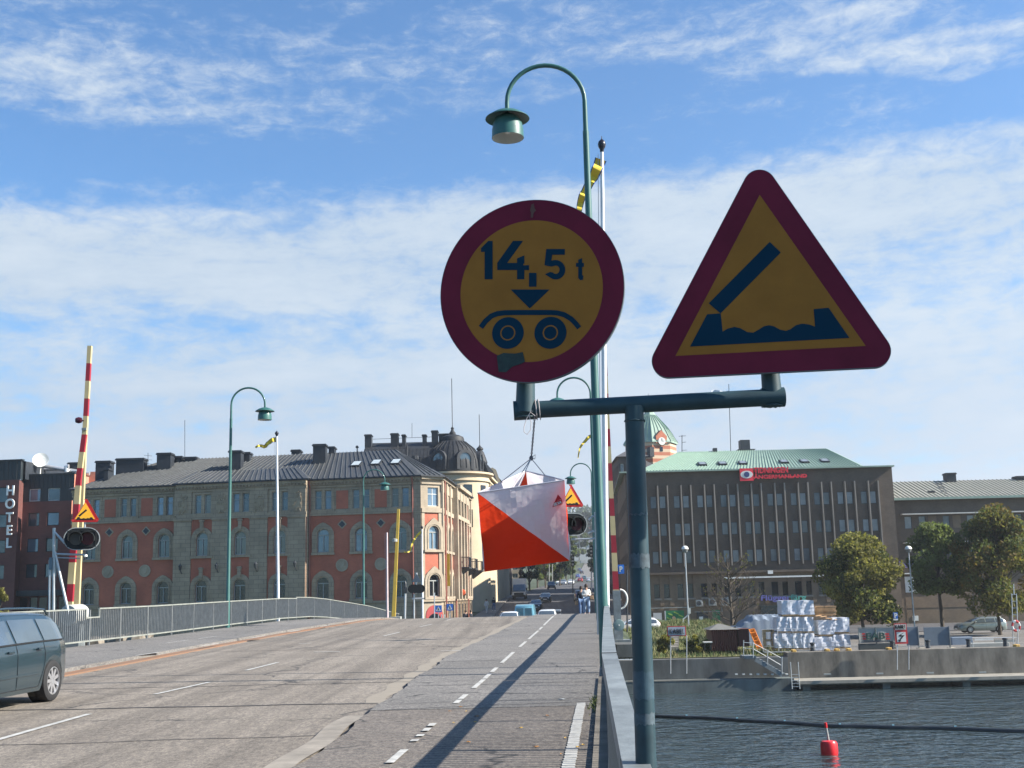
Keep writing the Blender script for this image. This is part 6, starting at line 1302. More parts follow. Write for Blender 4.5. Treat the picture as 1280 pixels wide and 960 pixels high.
pennant('thin pennant streaming left from the flagpole before the red building', [(345.5, 549, 0), (338, 551.5, 0), (331, 558, .1), (325, 557, 0), (319, 559, 0)], .28, .10, 62.5)
flagpole('white flagpole standing at the corner of the red building beyond the railing', 527.5, 660, 108, .085, .05, zg(108)+.1, pxb=527.8)
pennant('limp pennant hanging left of the flagpole at the corner of the red building', [(527, 664, 0), (521, 670, .1), (516, 678, 0), (512, 689, 0), (505, 690, 0)], .30, .12, 108)
flagpole('far flagpole hidden behind the nearest lamp post apart from its pennant', 748, 548, 66, .07, .045, zg(66))
pennant('small yellow pennant showing left of the nearest lamp post above the flag', [(747, 552, 0), (739, 545, 0), (731, 552, .1), (725, 560, 0), (722.5, 573, 0)], .26, .05, 66)
# ------------------------------------------------------------------ lifting barriers and their signals
BY = M('barrier cream yellow', (.50, .40, .21), .55, var=.1, sc=2); BR_ = M('barrier red', (.30, .018, .03), .5, var=.1); BYR = M('yellow boom', (.50, .34, .05), .6)
def boom(name, par, off, Y, path, stripes, mat_=(None, None), dep=.12):     # path: (py, px centre, width px)
    mb = MB(off); ys_ = sorted({p[0] for p in path} | {y for s in stripes for y in s}); f = lambda py: (lerp(py, [p[0] for p in path], [p[1] for p in path]), lerp(py, [p[0] for p in path], [p[2] for p in path]))
    for a, b in zip(ys_, ys_[1:]):
        red = any(s[0] <= (a+b)/2 <= s[1] for s in stripes); mb.cur = 1 if red else 0; (xa, wa), (xb, wb) = f(a), f(b)
        q = [at(xa-wa/2, a, Y), at(xa+wa/2, a, Y), at(xb+wb/2, b, Y), at(xb-wb/2, b, Y)]; mb.prism(q, (0, dep, 0))
    return mb.build(name, [BY, BR_], par)
YBr = 38.0
t = thing('lifting_barrier', 'raised red and cream striped barrier boom behind the left railing', 'barrier', tuple(at(92, 790, YBr))); off = t.location
boom('boom', t, off, YBr, [(432, 111.6, 5.0), (535, 105.8, 5.6), (600, 97.5, 6.4), (760, 85.8, 8.2)], [(454, 476), (498, 520), (543, 565), (585, 607), (630, 651), (682, 703), (730, 752)])
boom('rear_boom', t, off, YBr+.5, [(520, 107.6, 3.0), (600, 103, 4.5), (760, 94.5, 7.8)], [])
mb = MB(off); c = at(98.5, 525.3, YBr); mb.lathe([(0, -.10), (.08, -.09), (.105, 0), (.08, .09), (0, .10)], c, 16, (1, 0, 0)); mb.bar(c, at(105, 526, YBr), .04); mb.build('boom_lamp', M('dark red lamp', (.06, .01, .02), .3), t, sm=True)
mb = MB(off); mb.bar(at(102.3, 536.5, YBr-.02), at(108, 536.2, YBr-.02), .04, .08); mb.build('clamp', GALV, t)
mb = MB(off); c = at(93.5, 769, YBr+.3); mb.lathe([(0, -.35), (.30, -.35), (.34, -.30), (.34, .30), (.30, .35), (0, .35)], c, 24, (.25, 1, 0)); mb.build('counterweight_drum', M('white drum paint', (.42, .42, .39), .6, var=.2), t, sm=True)
mb = MB(off); mb.box(c.x-.25, c.x+.25, YBr, YBr+.6, c.z-1.0, c.z-.1); mb.build('pedestal', GALV, t)
t = thing('lifting_barrier', 'raised red and yellow striped barrier boom right of the white flagpole', 'barrier', tuple(at(770, 795, 38.6))); off = t.location; Yr = 38.6
boom('boom', t, off, Yr, [(440, 756, 4.2), (560, 761.3, 4.6), (740, 770.3, 7.4)], [(448, 470), (492, 514), (536, 558), (579, 601), (623, 645), (669, 691), (714, 737)])
mb = MB(off); mb.prism([at(766.3, 738, Yr-.03), at(775.5, 738, Yr-.03), at(777, 786, Yr-.03), at(768.5, 786, Yr-.03)], (0, .25, 0)); mb.build('pivot_post', GALV, t)
mb = MB(off); pts = [at(775+9*math.sin(a), 750-12*math.cos(a)-1, Yr+.1) for a in [i*math.pi/12 for i in range(0, 13)]]; mb.tube(pts, .03, 8); mb.build('guide_ring', FRAMEW, t)
mb = MB(off); c = at(773.6, 781.5, Yr-.10); mb.lathe([(0, -.06), (.10, -.06), (.17, -.05), (.18, 0), (.18, .10), (0, .10)], c, 24, (0, 1, 0)); mb.build('counterweight_drum', M('teal grey drum', (.16, .23, .23), .5), t, sm=True)
mb = MB(off); mb.lathe([(0, -.075), (.02, -.075), (.025, -.055)], c, 10, (0, 1, 0)); mb.build('hub_bolt', FRAMEW, t)
mb = MB(off); p = at(773, 795, Yr); zb_ = .10; mb.box(p.x-.34, p.x+.36, Yr-.35, Yr+.35, zb_, zb_+.07); mb.box(p.x-.14, p.x+.14, Yr-.15, Yr+.15, zb_+.07, c.z-.1); mb.build('base_plate', GALV, t)
SRED = M('lit sign red', (.50, .03, .03), .45, var=.05); SYEL = M('lit sign yellow', (.72, .36, .02), .45, var=.05); SBLK = M('sign black', (.012, .014, .016), .6, spec=.2)
def hull(cs, r, n=8):      # rounded polygon
    o = []; k = len(cs)
    for i in range(k):
        p, c, q = V(cs[i-1]), V(cs[i]), V(cs[(i+1) % k]); a = (c-p); b = (q-c); na = math.atan2(-a.x, a.y)+math.pi; nb = math.atan2(-b.x, b.y)+math.pi
        while nb < na: nb += 2*math.pi
        if nb-na > math.pi: pass
        for j in range(n+1): t = na+(nb-na)*j/n; o.append((c.x+r*math.cos(t), c.y+r*math.sin(t)))
    return o
def warn_sign(par, off, F, cu, cz, s, red, yel, blk, d=0.0, border=.13):
    h = s*.866; A = [(cu-s/2, cz-h/3), (cu+s/2, cz-h/3), (cu, cz+h*2/3)]; r = s*.055
    inn = [(cu+(x-cu)*.86, cz+(y-cz)*.86) for x, y in A]; mb = MB(off); F.poly(mb, hull(inn, r), d, d+.02); pl = mb.build('sign_plate', red, par)
    k = 1-border*3.0; mb = MB(off); F.poly(mb, [(cu+(x-cu)*k, cz+(y-cz)*k) for x, y in A], d+.018, d+.024); mb.build('sign_field', yel, pl)
    mb = MB(off); q = lambda x, y: (cu+x*s, cz+y*s)
    F.poly(mb, [q(-.20, -.06), q(-.16, -.10), q(.06, .10), q(.02, .14)], d+.023, d+.028)
    F.poly(mb, [q(-.27, -.20), q(.27, -.20), q(.22, -.12), q(.16, -.12), q(.155, -.155), q(.08, -.145), q(.03, -.165), q(-.04, -.145), q(-.10, -.165), q(-.155, -.15), q(-.16, -.11), q(-.22, -.11)], d+.023, d+.028); mb.build('drawbridge_symbol', blk, pl)
    return pl
def gantry_signal(label_s, cx_, cy_, tx, ty, Y, ang, w_px=43, h_px=28):
    G = Frame(at(cx_, cy_, Y), ang); u, z = G.hit(cx_, cy_); H2 = h_px*Y/1500/2; W2 = w_px*Y/1500/2-H2
    sg = thing('bridge_signal', label_s, 'traffic signal', tuple(G.p(u, z))); of = sg.location
    def oval(r): return [(u-W2+r*math.cos(a), z+r*math.sin(a)) for a in [math.pi/2+math.pi*i/12 for i in range(13)]]+[(u+W2+r*math.cos(a), z+r*math.sin(a)) for a in [-math.pi/2+math.pi*i/12 for i in range(13)]]
    mb = MB(of); G.poly(mb, oval(H2*.96), -.03, .03); bd = mb.build('backboard', SBLK, sg); mb = MB(of); a_ = oval(H2*.93); b_ = oval(H2*1.0); G.ring(mb, a_+[a_[0]], b_+[b_[0]], -.035, .045); mb.build('rim', M('signal rim', (.24, .26, .26), .5), sg)
    for s in (-1, 1):
        c = u+s*W2*.92; r = H2*.55; mb = MB(of); G.poly(mb, [(c+r*math.cos(i*.393), z+r*math.sin(i*.393)) for i in range(16)], .03, .06); ln = mb.build('lens', M('dim lens red' if s > 0 else 'dim lens white', (.07, .01, .015) if s > 0 else (.06, .055, .05), .35, spec=.2), bd)
        mb = MB(of); pth = [(c+r*1.05*math.cos(a), z+r*1.05*math.sin(a)) for a in [math.pi*(-.1+1.2*i/12) for i in range(13)]]; pt2 = [(c+r*1.15*math.cos(a), z+r*1.15*math.sin(a)) for a in [math.pi*(-.1+1.2*i/12) for i in range(13)]]; G.ring(mb, pth, pt2, .05, .30); mb.build('visor', M('visor', (.018, .02, .02), .6, spec=.2), bd)
        mb = MB(of); q = H2*.72; pth = [(c-q, z-q), (c+q, z-q), (c+q, z+q), (c-q, z+q), (c-q, z-q)]; pt2 = [(c-q*.9, z-q*.9), (c+q*.9, z-q*.9), (c+q*.9, z+q*.9), (c-q*.9, z+q*.9), (c-q*.9, z-q*.9)]; G.ring(mb, pt2, pth, .03, .05); mb.build('lens_frame', M('visor', (.018, .02, .02), .6, spec=.2), bd)
    return G, of, sg
# the left gantry: post, arm, signal, warning triangle
GAL2 = M('galvanised tube', (.42, .44, .45), .4, metal=.4, var=.15, sc=3)
t = thing('signal_gantry', 'galvanised posts and braced arm carrying the left bridge signal', 'signal mast', tuple(at(66, 800, 37.6))); off = t.location; Yg = 37.6
for a, b, r, nm in (((66.8, 815), (67.6, 660), .045, 'post'), ((61.2, 815), (62.6, 700), .04, 'post'), ((86, 768), (68.4, 690), .045, 'brace'), ((68, 665), (81, 679), .035, 'brace'), ((68.5, 692.5), (107, 693.5), .035, 'arm'), ((68.5, 697), (100, 698), .02, 'arm')): mb = MB(off); mb.tube([at(*a, Yg), at(*b, Yg)], r, 10); mb.build(nm, GAL2, t, sm=True)
mb = MB(off); mb.box(at(62, 720, Yg).x, at(66, 720, Yg).x, Yg-.1, Yg+.1, at(62, 712, Yg).z, at(62, 697, Yg).z); mb.build('control_box', M('blue grey box', (.12, .17, .2), .5), t)
mb = MB(off); c = at(107, 694.5, Yg); mb.lathe([(0, .04), (.05, .03), (.06, -.03), (0, -.05)], c, 10); mb.build('small_lamp', FRAMEW, t)
ANG = 14     # these boards are turned a little towards the road and so catch the sun
gantry_signal('oval black bridge signal with two unlit lamps on the left gantry', 102.3, 673.5, 107, 640, Yg-.15, ANG)
G = Frame(at(106.5, 642, Yg-.15), ANG); u, z = G.hit(106.5, 642); s = 38.5*Yg/1500
o = thing('warning_sign', 'red and yellow drawbridge warning triangle above the left oval signal', 'road sign', tuple(G.p(u, z)), 0, 'drawbridge warning triangles over the signals'); warn_sign(o, o.location, G, u, z, s, SRED, SYEL, SBLK); mb = MB(o.location); mb.tube([G.p(u, z-.45, -.04), G.p(u, z+.1, -.04)], .03, 8); mb.build('bracket', GAL2, o)
# the right gantry
t = thing('signal_gantry', 'tubular arms reaching left from behind the lamp post to the right bridge signal', 'signal mast', tuple(at(746, 800, 37.8))); off = t.location; Yg = 37.8
mb = MB(off); mb.tube([at(748.6, 800, Yg), at(744.6, 640, Yg)], .05, 10); mb.build('post', GAL2, t, sm=True)
for pts in (((746, 647), (741, 645), (736, 650)), ((746, 666), (741, 664), (735, 667)), ((747, 673), (714, 674.5))): mb = MB(off); mb.tube([at(*q, Yg) for q in pts], .03, 8); mb.build('arm', GAL2, t, sm=True)
gantry_signal('oval black bridge signal partly hidden behind the hanging flag', 714, 655.5, 713, 622, Yg-.15, ANG, 41, 28)
G = Frame(at(713.3, 623.5, Yg-.15), ANG); u, z = G.hit(713.3, 623.5); s = 37.5*Yg/1500
o = thing('warning_sign', 'red and yellow drawbridge warning triangle half hidden behind the hanging flag', 'road sign', tuple(G.p(u, z)), 0, 'drawbridge warning triangles over the signals'); warn_sign(o, o.location, G, u, z, s, SRED, SYEL, SBLK); mb = MB(o.location); mb.tube([G.p(u, z-.42, -.04), G.p(u, z+.1, -.04)], .03, 8); mb.build('bracket', GAL2, o)
# far side: yellow boom, white pole, mast seen from behind
t = thing('lifting_barrier', 'raised plain yellow barrier boom in front of the red building, at the far bridge end', 'barrier', tuple(at(491, 772, 92))); off = t.location
mb = MB(off); q = [at(496.4, 636, 92), at(499.4, 636, 92), at(494.0, 772, 92), at(489.4, 772, 92)]; mb.prism(q, (0, .3, 0)); mb.build('boom', BYR, t); mb = MB(off); mb.lathe([(0, -.15), (.2, -.1), (.2, .1), (0, .15)], at(493.5, 675.5, 91.8), 12); mb.build('boom_lamp', FRAMEG, t)
mb = MB(off); p = at(491, 770, 92); mb.box(p.x-.5, p.x+.6, 91.6, 92.8, p.z-1.6, p.z-.05); mb.build('pedestal', FRAMEG, t)
flagpole('slim pale pole with faded red bands left of the yellow boom', 483.6, 664, 90, .09, .07, at(483, 772, 90).z, ball=False, mat=M('faded pole', (.52, .42, .42), .6), name='slim_pole')
t = thing('signal_post', 'small dark signal lantern on a grey post right of the yellow boom', 'signal', tuple(at(506.3, 776, 95))); off = t.location
mb = MB(off); mb.tube([at(506, 776, 95), at(506.6, 742, 95)], .09, 10); mb.build('post', GAL2, t); mb = MB(off); a = at(504.4, 741, 95); b2 = at(509, 734, 95); mb.box(a.x, b2.x, 94.8, 95.1, a.z, b2.z); mb.lathe([(.12, 0), (.10, .3), (.02, .5)], ((a.x+b2.x)/2, 95, b2.z), 10); mb.build('lantern', IRON, t)
t = thing('signal_gantry', 'bridge signal and triangle seen from behind at the far left end', 'signal mast', tuple(at(520, 778, 96))); off = t.location
BACK = M('sign back blue grey', (.07, .10, .13), .6)
for a, b, r in (((520, 742), (520.6, 716), .08), ((517.6, 775), (517.6, 742), .07), ((515, 748.5), (530, 748), .07)): mb = MB(off); mb.tube([at(*a, 96), at(*b, 96)], r, 8); mb.build('tube', GAL2, t)
mb = MB(off); mb.prism([at(514.6, 727.5, 95.9), at(526.6, 727.5, 95.9), at(520.6, 717, 95.9)], (0, .06, 0)); mb.build('sign_back', BACK, t)
G = Frame(at(520.5, 736, 95.85), 0); u, z = G.hit(520.5, 736); mb = MB(off); G.poly(mb, [(u-.35+.33*math.cos(a), z+.33*math.sin(a)) for a in [math.pi/2+math.pi*i/8 for i in range(9)]]+[(u+.35+.33*math.cos(a), z+.33*math.sin(a)) for a in [-math.pi/2+math.pi*i/8 for i in range(9)]], -.1, .05); mb.build('signal_back', SBLK, t)
def round_post(px, py0, py1, Y, r, par, mat): mb = MB(par.location); mb.tube([at(px, py0, Y), at(px, py1, Y)], r, 8); return mb.build('post', mat, par)
BLUE = M('sign blue', (.02, .12, .42), .45)
for px, py, Y, lab in ((548, 748.5+1, 108, 'blue crossing sign on a short post before the arched shop entrance'), (562.3, 759.5, 112, 'blue crossing sign against the stone base right of the shop entrance')):
    py = 761 if px < 550 else 759; t = thing('crossing_sign', lab, 'road sign', tuple(at(px, 778, Y)), 0, 'blue pedestrian crossing signs'); of = t.location; round_post(px, 778, 764, Y, .035, t, GAL2)
    G = Frame(at(px, py, Y-.06), 0); u, z = G.hit(px, py); s = .30; mb = MB(of); G.box(mb, u-s, u+s, z-s, z+s, 0, .03); pl = mb.build('sign_plate', BLUE, t); mb = MB(of); G.poly(mb, [(u-.22, z-.2), (u+.22, z-.2), (u, z+.22)], .03, .04); tr_ = mb.build('white_triangle', FRAMEW, pl)
    mb = MB(of); G.poly(mb, [(u-.07, z-.16), (u-.03, z-.16), (u, z-.05), (u+.05, z-.16), (u+.09, z-.16), (u+.035, z+.02), (u+.03, z+.10), (u-.03, z+.10), (u-.04, z)], .039, .045); mb.build('walking_figure', SBLK, tr_)
t = thing('globe_sign', 'orange round hanging sign under the dark awning on the street front', 'sign', tuple(at(578.2, 740, 132))); mb = MB(t.location); c = at(578.2, 740.5, 132); mb.lathe([(0, -.10), (.30, -.06), (.33, 0), (.30, .06), (0, .10)], c, 20, (0, 1, 0)); mb.build('disc', M('orange sign', (.60, .10, .03), .5), t); mb = MB(t.location); mb.bar(c, c+V((-1.0, .6, .25)), .05); mb.build('bracket', IRON, t)
for px, py, Y, mt, lab in ((577, 733, 134, M('dark awning', (.03, .03, .035), .8), 'dark quarter round awning above the orange sign'), (605, 733, 182, M('green awning', (.03, .09, .06), .8), 'dark green hanging banner on the yellow arcade building')):
    p = at(px, py, Y); mb = MB(); mb.hexa([p+V((-1.0, -1, -.7)), p+V((.5, -1, -.9)), p+V((.5, 1.4, -.9)), p+V((-1.0, 1.4, -.7))], [p+V((-1.0, -1, .7)), p+V((-.5, -1, .5)), p+V((-.5, 1.4, .5)), p+V((-1.0, 1.4, .7))]); tag(mb.build('awning', mt), lab, 'awning')
def simple_post(label, px, y0, y1, Y, r, mat, cat='post', name='post'):
    t = thing(name, label, cat, tuple(at(px, y0, Y))); round_post(px, y0, y1, Y, r, t, mat); return t
for px, y1, lab in ((543, 741, 'blue grey signpost in front of the arched shop entrance'), (552, 768, 'first slim bollard post right of the shop entrance'), (555.5, 768, 'second slim bollard post right of the shop entrance')): simple_post(lab, px, 778, y1, 106, .05, GAL2)
simple_post('grey guide post right of the person on the walkway', 739.4, 740, 714, 150, .07, GAL2)
simple_post('left of two slim grey poles among the street trees', 686.5, 730, 705, 270, .10, FRAMEG); simple_post('right of two slim grey poles among the street trees', 690.5, 730, 705, 272, .10, FRAMEG)
for px, py, lab in ((716, 700, 'left traffic light with white rings beneath the flag corner'), (739, 688, 'right traffic light left of the nearest lamp post')):
    t = thing('traffic_light', lab, 'traffic light', tuple(at(px, 742, 200))); round_post(px, 742, py-4, 200, .08, t, IRON); mb = MB(t.location); a = at(px-1.6, py+8, 199.8); b2 = at(px+1.6, py-6, 199.8); mb.box(a.x, b2.x, 199.6, 199.9, a.z, b2.z); mb.build('signal_head', SBLK, t)
    for k in range(3): mb = MB(t.location); c = at(px, py-3+k*4.2, 199.5); mb.lathe([(0, 0), (.17, 0), (.17, .06)], c, 12, (0, 1, 0)); mb.build('lens', FRAMEW, t)
# things along the left railing's foot: quayside below is glimpsed under the rail
# ------------------------------------------------------------------ quay and yard
YQ = 85.6; gQ = QT+.32
def qx_(px, Y=YQ): return at(px, 800, Y).x
WRAP = M('white wrap foil', (.50, .52, .57), .35, var=.12, sc=1.2, bump=1.0, bsc=1.6, stretch=(2.2, 2.2, .6)); WOOD = M('pallet wood', (.38, .24, .11), .8, var=.25, sc=5)
def bundle(label, x0, x1, y0, y1, Y, D, seed, group='white foil wrapped pallets on the quay'):
    rnd = random.Random(seed); a = at(x0, y1, Y); b = at(x1, y0, Y); t = thing('wrapped_pallet', label, 'wrapped pallet', ((a.x+b.x)/2, Y+D/2, a.z), 0, group); of = t.location; w_, h, nx, nz = b.x-a.x, b.z-a.z, 9, 7; mb = MB(of); g = {}
    def pt(u, v, k):    # six rumpled sides of a box
        x = a.x+w_*u; z = a.z+.10+(h-.10)*v; y = Y+D*k; j = .03; s = math.sin(u*(9+seed % 4)+seed*2.1+1.8*math.sin(v*3+seed))*(.4+.6*v); e = .05 if v > .95 else 0
        return V((x+j*s+rnd.uniform(-.012, .012), y+(j*1.6*s if k < .5 else 0)+rnd.uniform(-.02, .02), z-e*abs(u-.5)+.01*s))
    n = 8; P_ = {}
    for i in range(n+1):
        for j in range(n+1):
            for k in range(n+1):
                if i in (0, n) or j in (0, n) or k in (0, n):
                    c = V((i/n-.5, j/n-.5, k/n-.5)); P_[i, j, k] = len(P_); mb.v.append(tuple(pt(i/n, j/n, k/n)-of))
    def q(*ids): mb.f.append(tuple(P_[i] for i in ids)); mb.mi.append(0)
    for i in range(n):
        for j in range(n):
            for s in (0, n): q((i, j, s), (i+1, j, s), (i+1, j+1, s), (i, j+1, s)); q((s, i, j), (s, i+1, j), (s, i+1, j+1), (s, i, j+1)); q((i, s, j), (i+1, s, j), (i+1, s, j+1), (i, s, j+1))
    mb.build('wrapping', WRAP, t)
    mb = MB(of)
    for k in range(3): mb.box(a.x+.05, b.x-.05, Y+.05+k*(D-.2)/2, Y+.15+k*(D-.2)/2, a.z, a.z+.09)
    mb.build('pallet', WOOD, t)
    return t
for i, (x0, x1, y0, y1, Y, lab) in enumerate(((977.5, 998, 750, 770, 87.2, 'upper left wrapped block on top of the white stack'), (998.6, 1017, 750, 770.3, 87.2, 'upper right wrapped block on top of the white stack'), (972, 988, 771, 791, 87, 'second tier left block of the white stack beside the yellow pallet end'), (988.4, 1003, 771, 791, 87, 'second tier middle block of the white stack'), (1003.4, 1016.8, 771, 791, 87, 'second tier right block of the white stack'), (969, 988, 791.5, 812, 87, 'bottom left block of the white stack behind the fence'), (988.4, 1003, 791.5, 812, 87, 'bottom middle block of the white stack behind the fence'), (1003.4, 1017.4, 791.5, 812, 87, 'bottom right block of the white stack'), (1024, 1041.6, 775, 795, 87.6, 'upper left block of the separate stack below the cardboard'), (1042, 1061, 771.5, 792, 87.6, 'upper right block of the separate stack, its foil gathered'), (1018.5, 1042.4, 795.5, 815, 87.6, 'lower left block of the separate stack'), (1043, 1062.5, 792.8, 811, 87.6, 'lower right block of the separate stack with loose bright foil'))): bundle(lab, x0, x1, y0, y1, Y, 1.5, i)
CARD = M('cardboard', (.36, .22, .11), .8, var=.2, sc=3); t = thing('cardboard_stack', 'pile of brown boards and cardboard on top of the right hand stack', 'boards', tuple(at(1034, 772, 88))); off = t.location
for x0, x1, y0, y1, dx in ((1021, 1031, 757.5, 769, 0), (1031, 1045, 757.5, 769, .1)):
    a = at(x0, y1, 88); b = at(x1, y0, 88)
    mb = MB(off); k = 0; z = a.z
    while z < b.z-.03: mb.box(a.x+.03*math.sin(k*3), b.x+.03*math.sin(k*5), 88+.02*math.sin(k), 89, z, z+.05); z += .065; k += 1
    mb.build('board_pile', CARD, t)
rr = random.Random(2)
for k in range(5): a = at(1019+k*6, 770+k*1.2, 87.5); b = at(1033+k*6.5, 773+k*.8-rr.uniform(0, 5), 88.6); mb = MB(off); mb.bar(a, b, .14, .04); mb.build('loose_board', CARD, t)
# scaffold rack fence in front of the stacks
GALF = M('fence tube', (.40, .42, .43), .45, metal=.3)
def fence(label, x0, x1, y0, y1, Y, n, name='mesh_fence', mesh=True, mat=None):
    a = at(x0, y1, Y); b = at(x1, y0, Y); t = thing(name, label, 'fence', (a.x, Y, a.z)); of = t.location; mb = MB(of); mb.tube([a, V((a.x, Y, b.z)), V((b.x, Y, b.z)), V((b.x, Y, a.z)), a], .022, 6); mb.build('frame', mat or GALF, t)
    for i in range(1, n): x = a.x+(b.x-a.x)*i/n; mb = MB(of); mb.tube([(x, Y, a.z), (x, Y, b.z)], .018, 6); mb.build('upright', mat or GALF, t)
    if mesh:
        mb = MB(of); x = a.x+.1
        while x < b.x: mb.box(x-.002, x+.002, Y-.002, Y+.002, a.z+.1, b.z); x += .1
        z = a.z+.15
        while z < b.z: mb.box(a.x, b.x, Y-.002, Y+.002, z-.002, z+.002); z += .2
        mb.build('wire_mesh', mat or GALF, t)
    return t
fence('low galvanised mesh fence in front of the lower white pallets', 954, 1010, 785.5, 815, 86.1, 3)
for x0, x1, lab in ((956, 992, 'left tubular hand rail along the quay edge'), (1010, 1072, 'middle length of tubular hand rail along the quay edge'), (1116, 1162, 'tubular hand rail on the quay beside the cable warning sign')):
    fence(lab, x0, x1, 807.5, 816, 85.2, 2, 'hand_rail', False, GALV)
t = thing('pallet_frame', 'yellow wooden crate end standing left of the white stack', 'crate', tuple(at(962, 812, 87.5))); off = t.location
for x0, x1, y0, y1 in ((954.5, 957, 787, 813), (965, 967.5, 787, 813), (957, 965, 787, 790), (957, 965, 799, 802)): a = at(x0, y1, 87.5); b = at(x1, y0, 87.5); mb = MB(off); mb.box(a.x, b.x, 87.5, 87.6, a.z, b.z); mb.build('plank', WOOD, t)
# containers of tarpaulin grey behind
TARP = M('grey tarpaulin', (.17, .21, .26), .7, var=.12, sc=.8, bump=.4, bsc=1.5)
t = thing('tarpaulin_heap', 'large blue grey tarpaulin covered load between the bare tree and white stack', 'tarpaulin', tuple(at(950, 806, 92))); off = t.location
mb = MB(off); nx, ny = 24, 8; x0, x1 = at(921, 790, 92).x, at(980, 790, 92).x; zb_ = at(950, 808, 92).z; g = []
for j in range(ny+1):
    for i in range(nx+1):
        u = i/nx; v = j/ny; h = (at(950, 784, 92).z-zb_)+(at(950, 770, 92).z-at(950, 784, 92).z)*smooth(u*2.2)*(1 if v > .2 else v/.2); h *= min(1, v*9) if j < 1 else 1
        g.append((x0+(x1-x0)*u, 92+3*v, zb_+h+.08*math.sin(i*1.3+j)))
mb.add(g, [(j*(nx+1)+i, j*(nx+1)+i+1, (j+1)*(nx+1)+i+1, (j+1)*(nx+1)+i) for j in range(ny) for i in range(nx)]); mb.build('sheet', TARP, t, sm=True)
# rust coloured shed
SHED = M('rust brown sheet', (.105, .035, .025), .7, var=.3, sc=2, stretch=(3, 3, .3)); t = thing('shed', 'low rust brown corrugated shed with grey roof behind the bare tree', 'shed', tuple(at(908, 814, 88.4))); off = t.location
a = at(890.5, 814, 88.4); b = at(921, 786.5, 88.4); mb = MB(off); n = 26
for i in range(n): x0_ = a.x+(b.x-a.x)*i/n; x1_ = a.x+(b.x-a.x)*(i+1)/n; d = .06*(i % 2); mb.quad((x0_, 88.4+d, a.z), (x1_, 88.4+.06-d, a.z), (x1_, 88.4+.06-d, b.z), (x0_, 88.4+d, b.z))
mb.box(a.x+.02, b.x-.02, 88.48, 91, a.z, b.z-.01); mb.build('wall', SHED, t)
rg = at(905, 779.5, 89.8).z; mb = MB(off); mb.add([(a.x-.2, 88.2, b.z), (b.x+.2, 88.2, b.z), (b.x+.2, 91.2, b.z), (a.x-.2, 91.2, b.z), (a.x+.7, 89.8, rg), (b.x-.9, 89.8, rg)], [(0, 1, 5, 4), (2, 3, 4, 5), (1, 2, 5), (3, 0, 4)]); mb.build('roof', M('felt roof', (.14, .14, .13), .9), t)
a = at(924, 808, 89); b = at(936, 788, 89); mb = MB(off); mb.box(a.x, b.x, 89, 90.5, a.z, b.z); mb.box(a.x-.1, b.x+.1, 88.9, 90.6, b.z, b.z+.12); mb.build('annex', SHED, t)
# retaining wall, steps and white ledge of the road behind the bank
a = at(812, 793, 112); b = at(889, 788, 112); t = thing('low_wall', 'pale low wall along the road above the grass bank', 'wall', (a.x, 112, a.z-1)); mb = MB(t.location); mb.box(a.x-3, b.x, 112, 112.4, a.z-1.4, b.z); mb.build('wall', CONC, t)
t = thing('garden_steps', 'short flight of stone steps climbing the grass bank between bushes', 'steps', tuple(at(843, 812, 91))); mb = MB(t.location)
for k in range(7): a = at(838.5, 811-k*3, 90.5+k*.8); b = at(848.5, 808-k*3, 90.5+k*.8); mb.box(a.x, b.x, 90.5+k*.8, 91.4+k*.8, a.z-.4, b.z)
mb.build('treads', M('step stone', (.30, .28, .24), .85), t)
t = thing('bench', 'small white topped bench on the bank beside the shed', 'bench', tuple(at(885, 808, 87.6))); off = t.location
a = at(879.5, 804, 87.6); b = at(890.5, 803, 87.6); mb = MB(off); mb.box(a.x, b.x, 87.6, 88.1, b.z-.02, b.z+.06); mb.build('seat', FRAMEW, t)
for x in (a.x+.1, b.x-.1): mb = MB(off); mb.box(x-.03, x+.03, 87.7, 88.0, b.z-.5, b.z-.02); mb.build('leg', IRON, t)
# cable signs
def post_pair(t, xs_px, y0, y1, Y, r=.035, mat=None):
    for px in xs_px: round_post(px, y0, y1, Y, r, t, mat or GALF)
t = thing('cable_sign', 'white KABEL sign with red border on two tall posts at the old quay', 'sign', tuple(at(846, 845, 82.8))); off = t.location
YK = 82.8; post_pair(t, (838.2, ), 842, 794, YK); post_pair(t, (858.3,), 842, 794, YK)
G = Frame(at(846, 789, YK-.06), 0); u0, z1 = G.hit(833.6, 783); u1, z0 = G.hit(857.8, 794.8); mb = MB(off); G.box(mb, u0, u1, z0, z1, -.02, .01); pl = mb.build('sign_plate', SRED, t); mb = MB(off); G.box(mb, u0+.06, u1-.06, z0+.05, z1-.05, .01, .02); mb.build('sign_field', M('sign white', (.36, .40, .45), .5), pl)
letters(G, 'KABEL', 837, 855, 789.2, 5.8, (SBLK,), t, off, -.09+.12)
t = thing('cable_sign', 'KABEL plate above a red framed lightning bolt sign on the quay wall', 'sign', tuple(at(1127, 838, 83.6))); off = t.location; YK = 83.6
post_pair(t, (1121.6,), 837, 806, YK); post_pair(t, (1136, ), 837, 806, YK); G = Frame(at(1126, 790, YK-.06), 0)
u0, z1 = G.hit(1117, 779.5); u1, z0 = G.hit(1133.5, 787.3); mb = MB(off); G.box(mb, u0, u1, z0, z1, -.02, .01); pl = mb.build('name_plate', SRED, t); mb = MB(off); G.box(mb, u0+.05, u1-.05, z0+.03, z1-.06, .01, .02); mb.build('name_field', FRAMEW, pl); letters(G, 'KABEL', 1118.5, 1132, 783.4, 4.6, (SBLK,), t, off, .03)
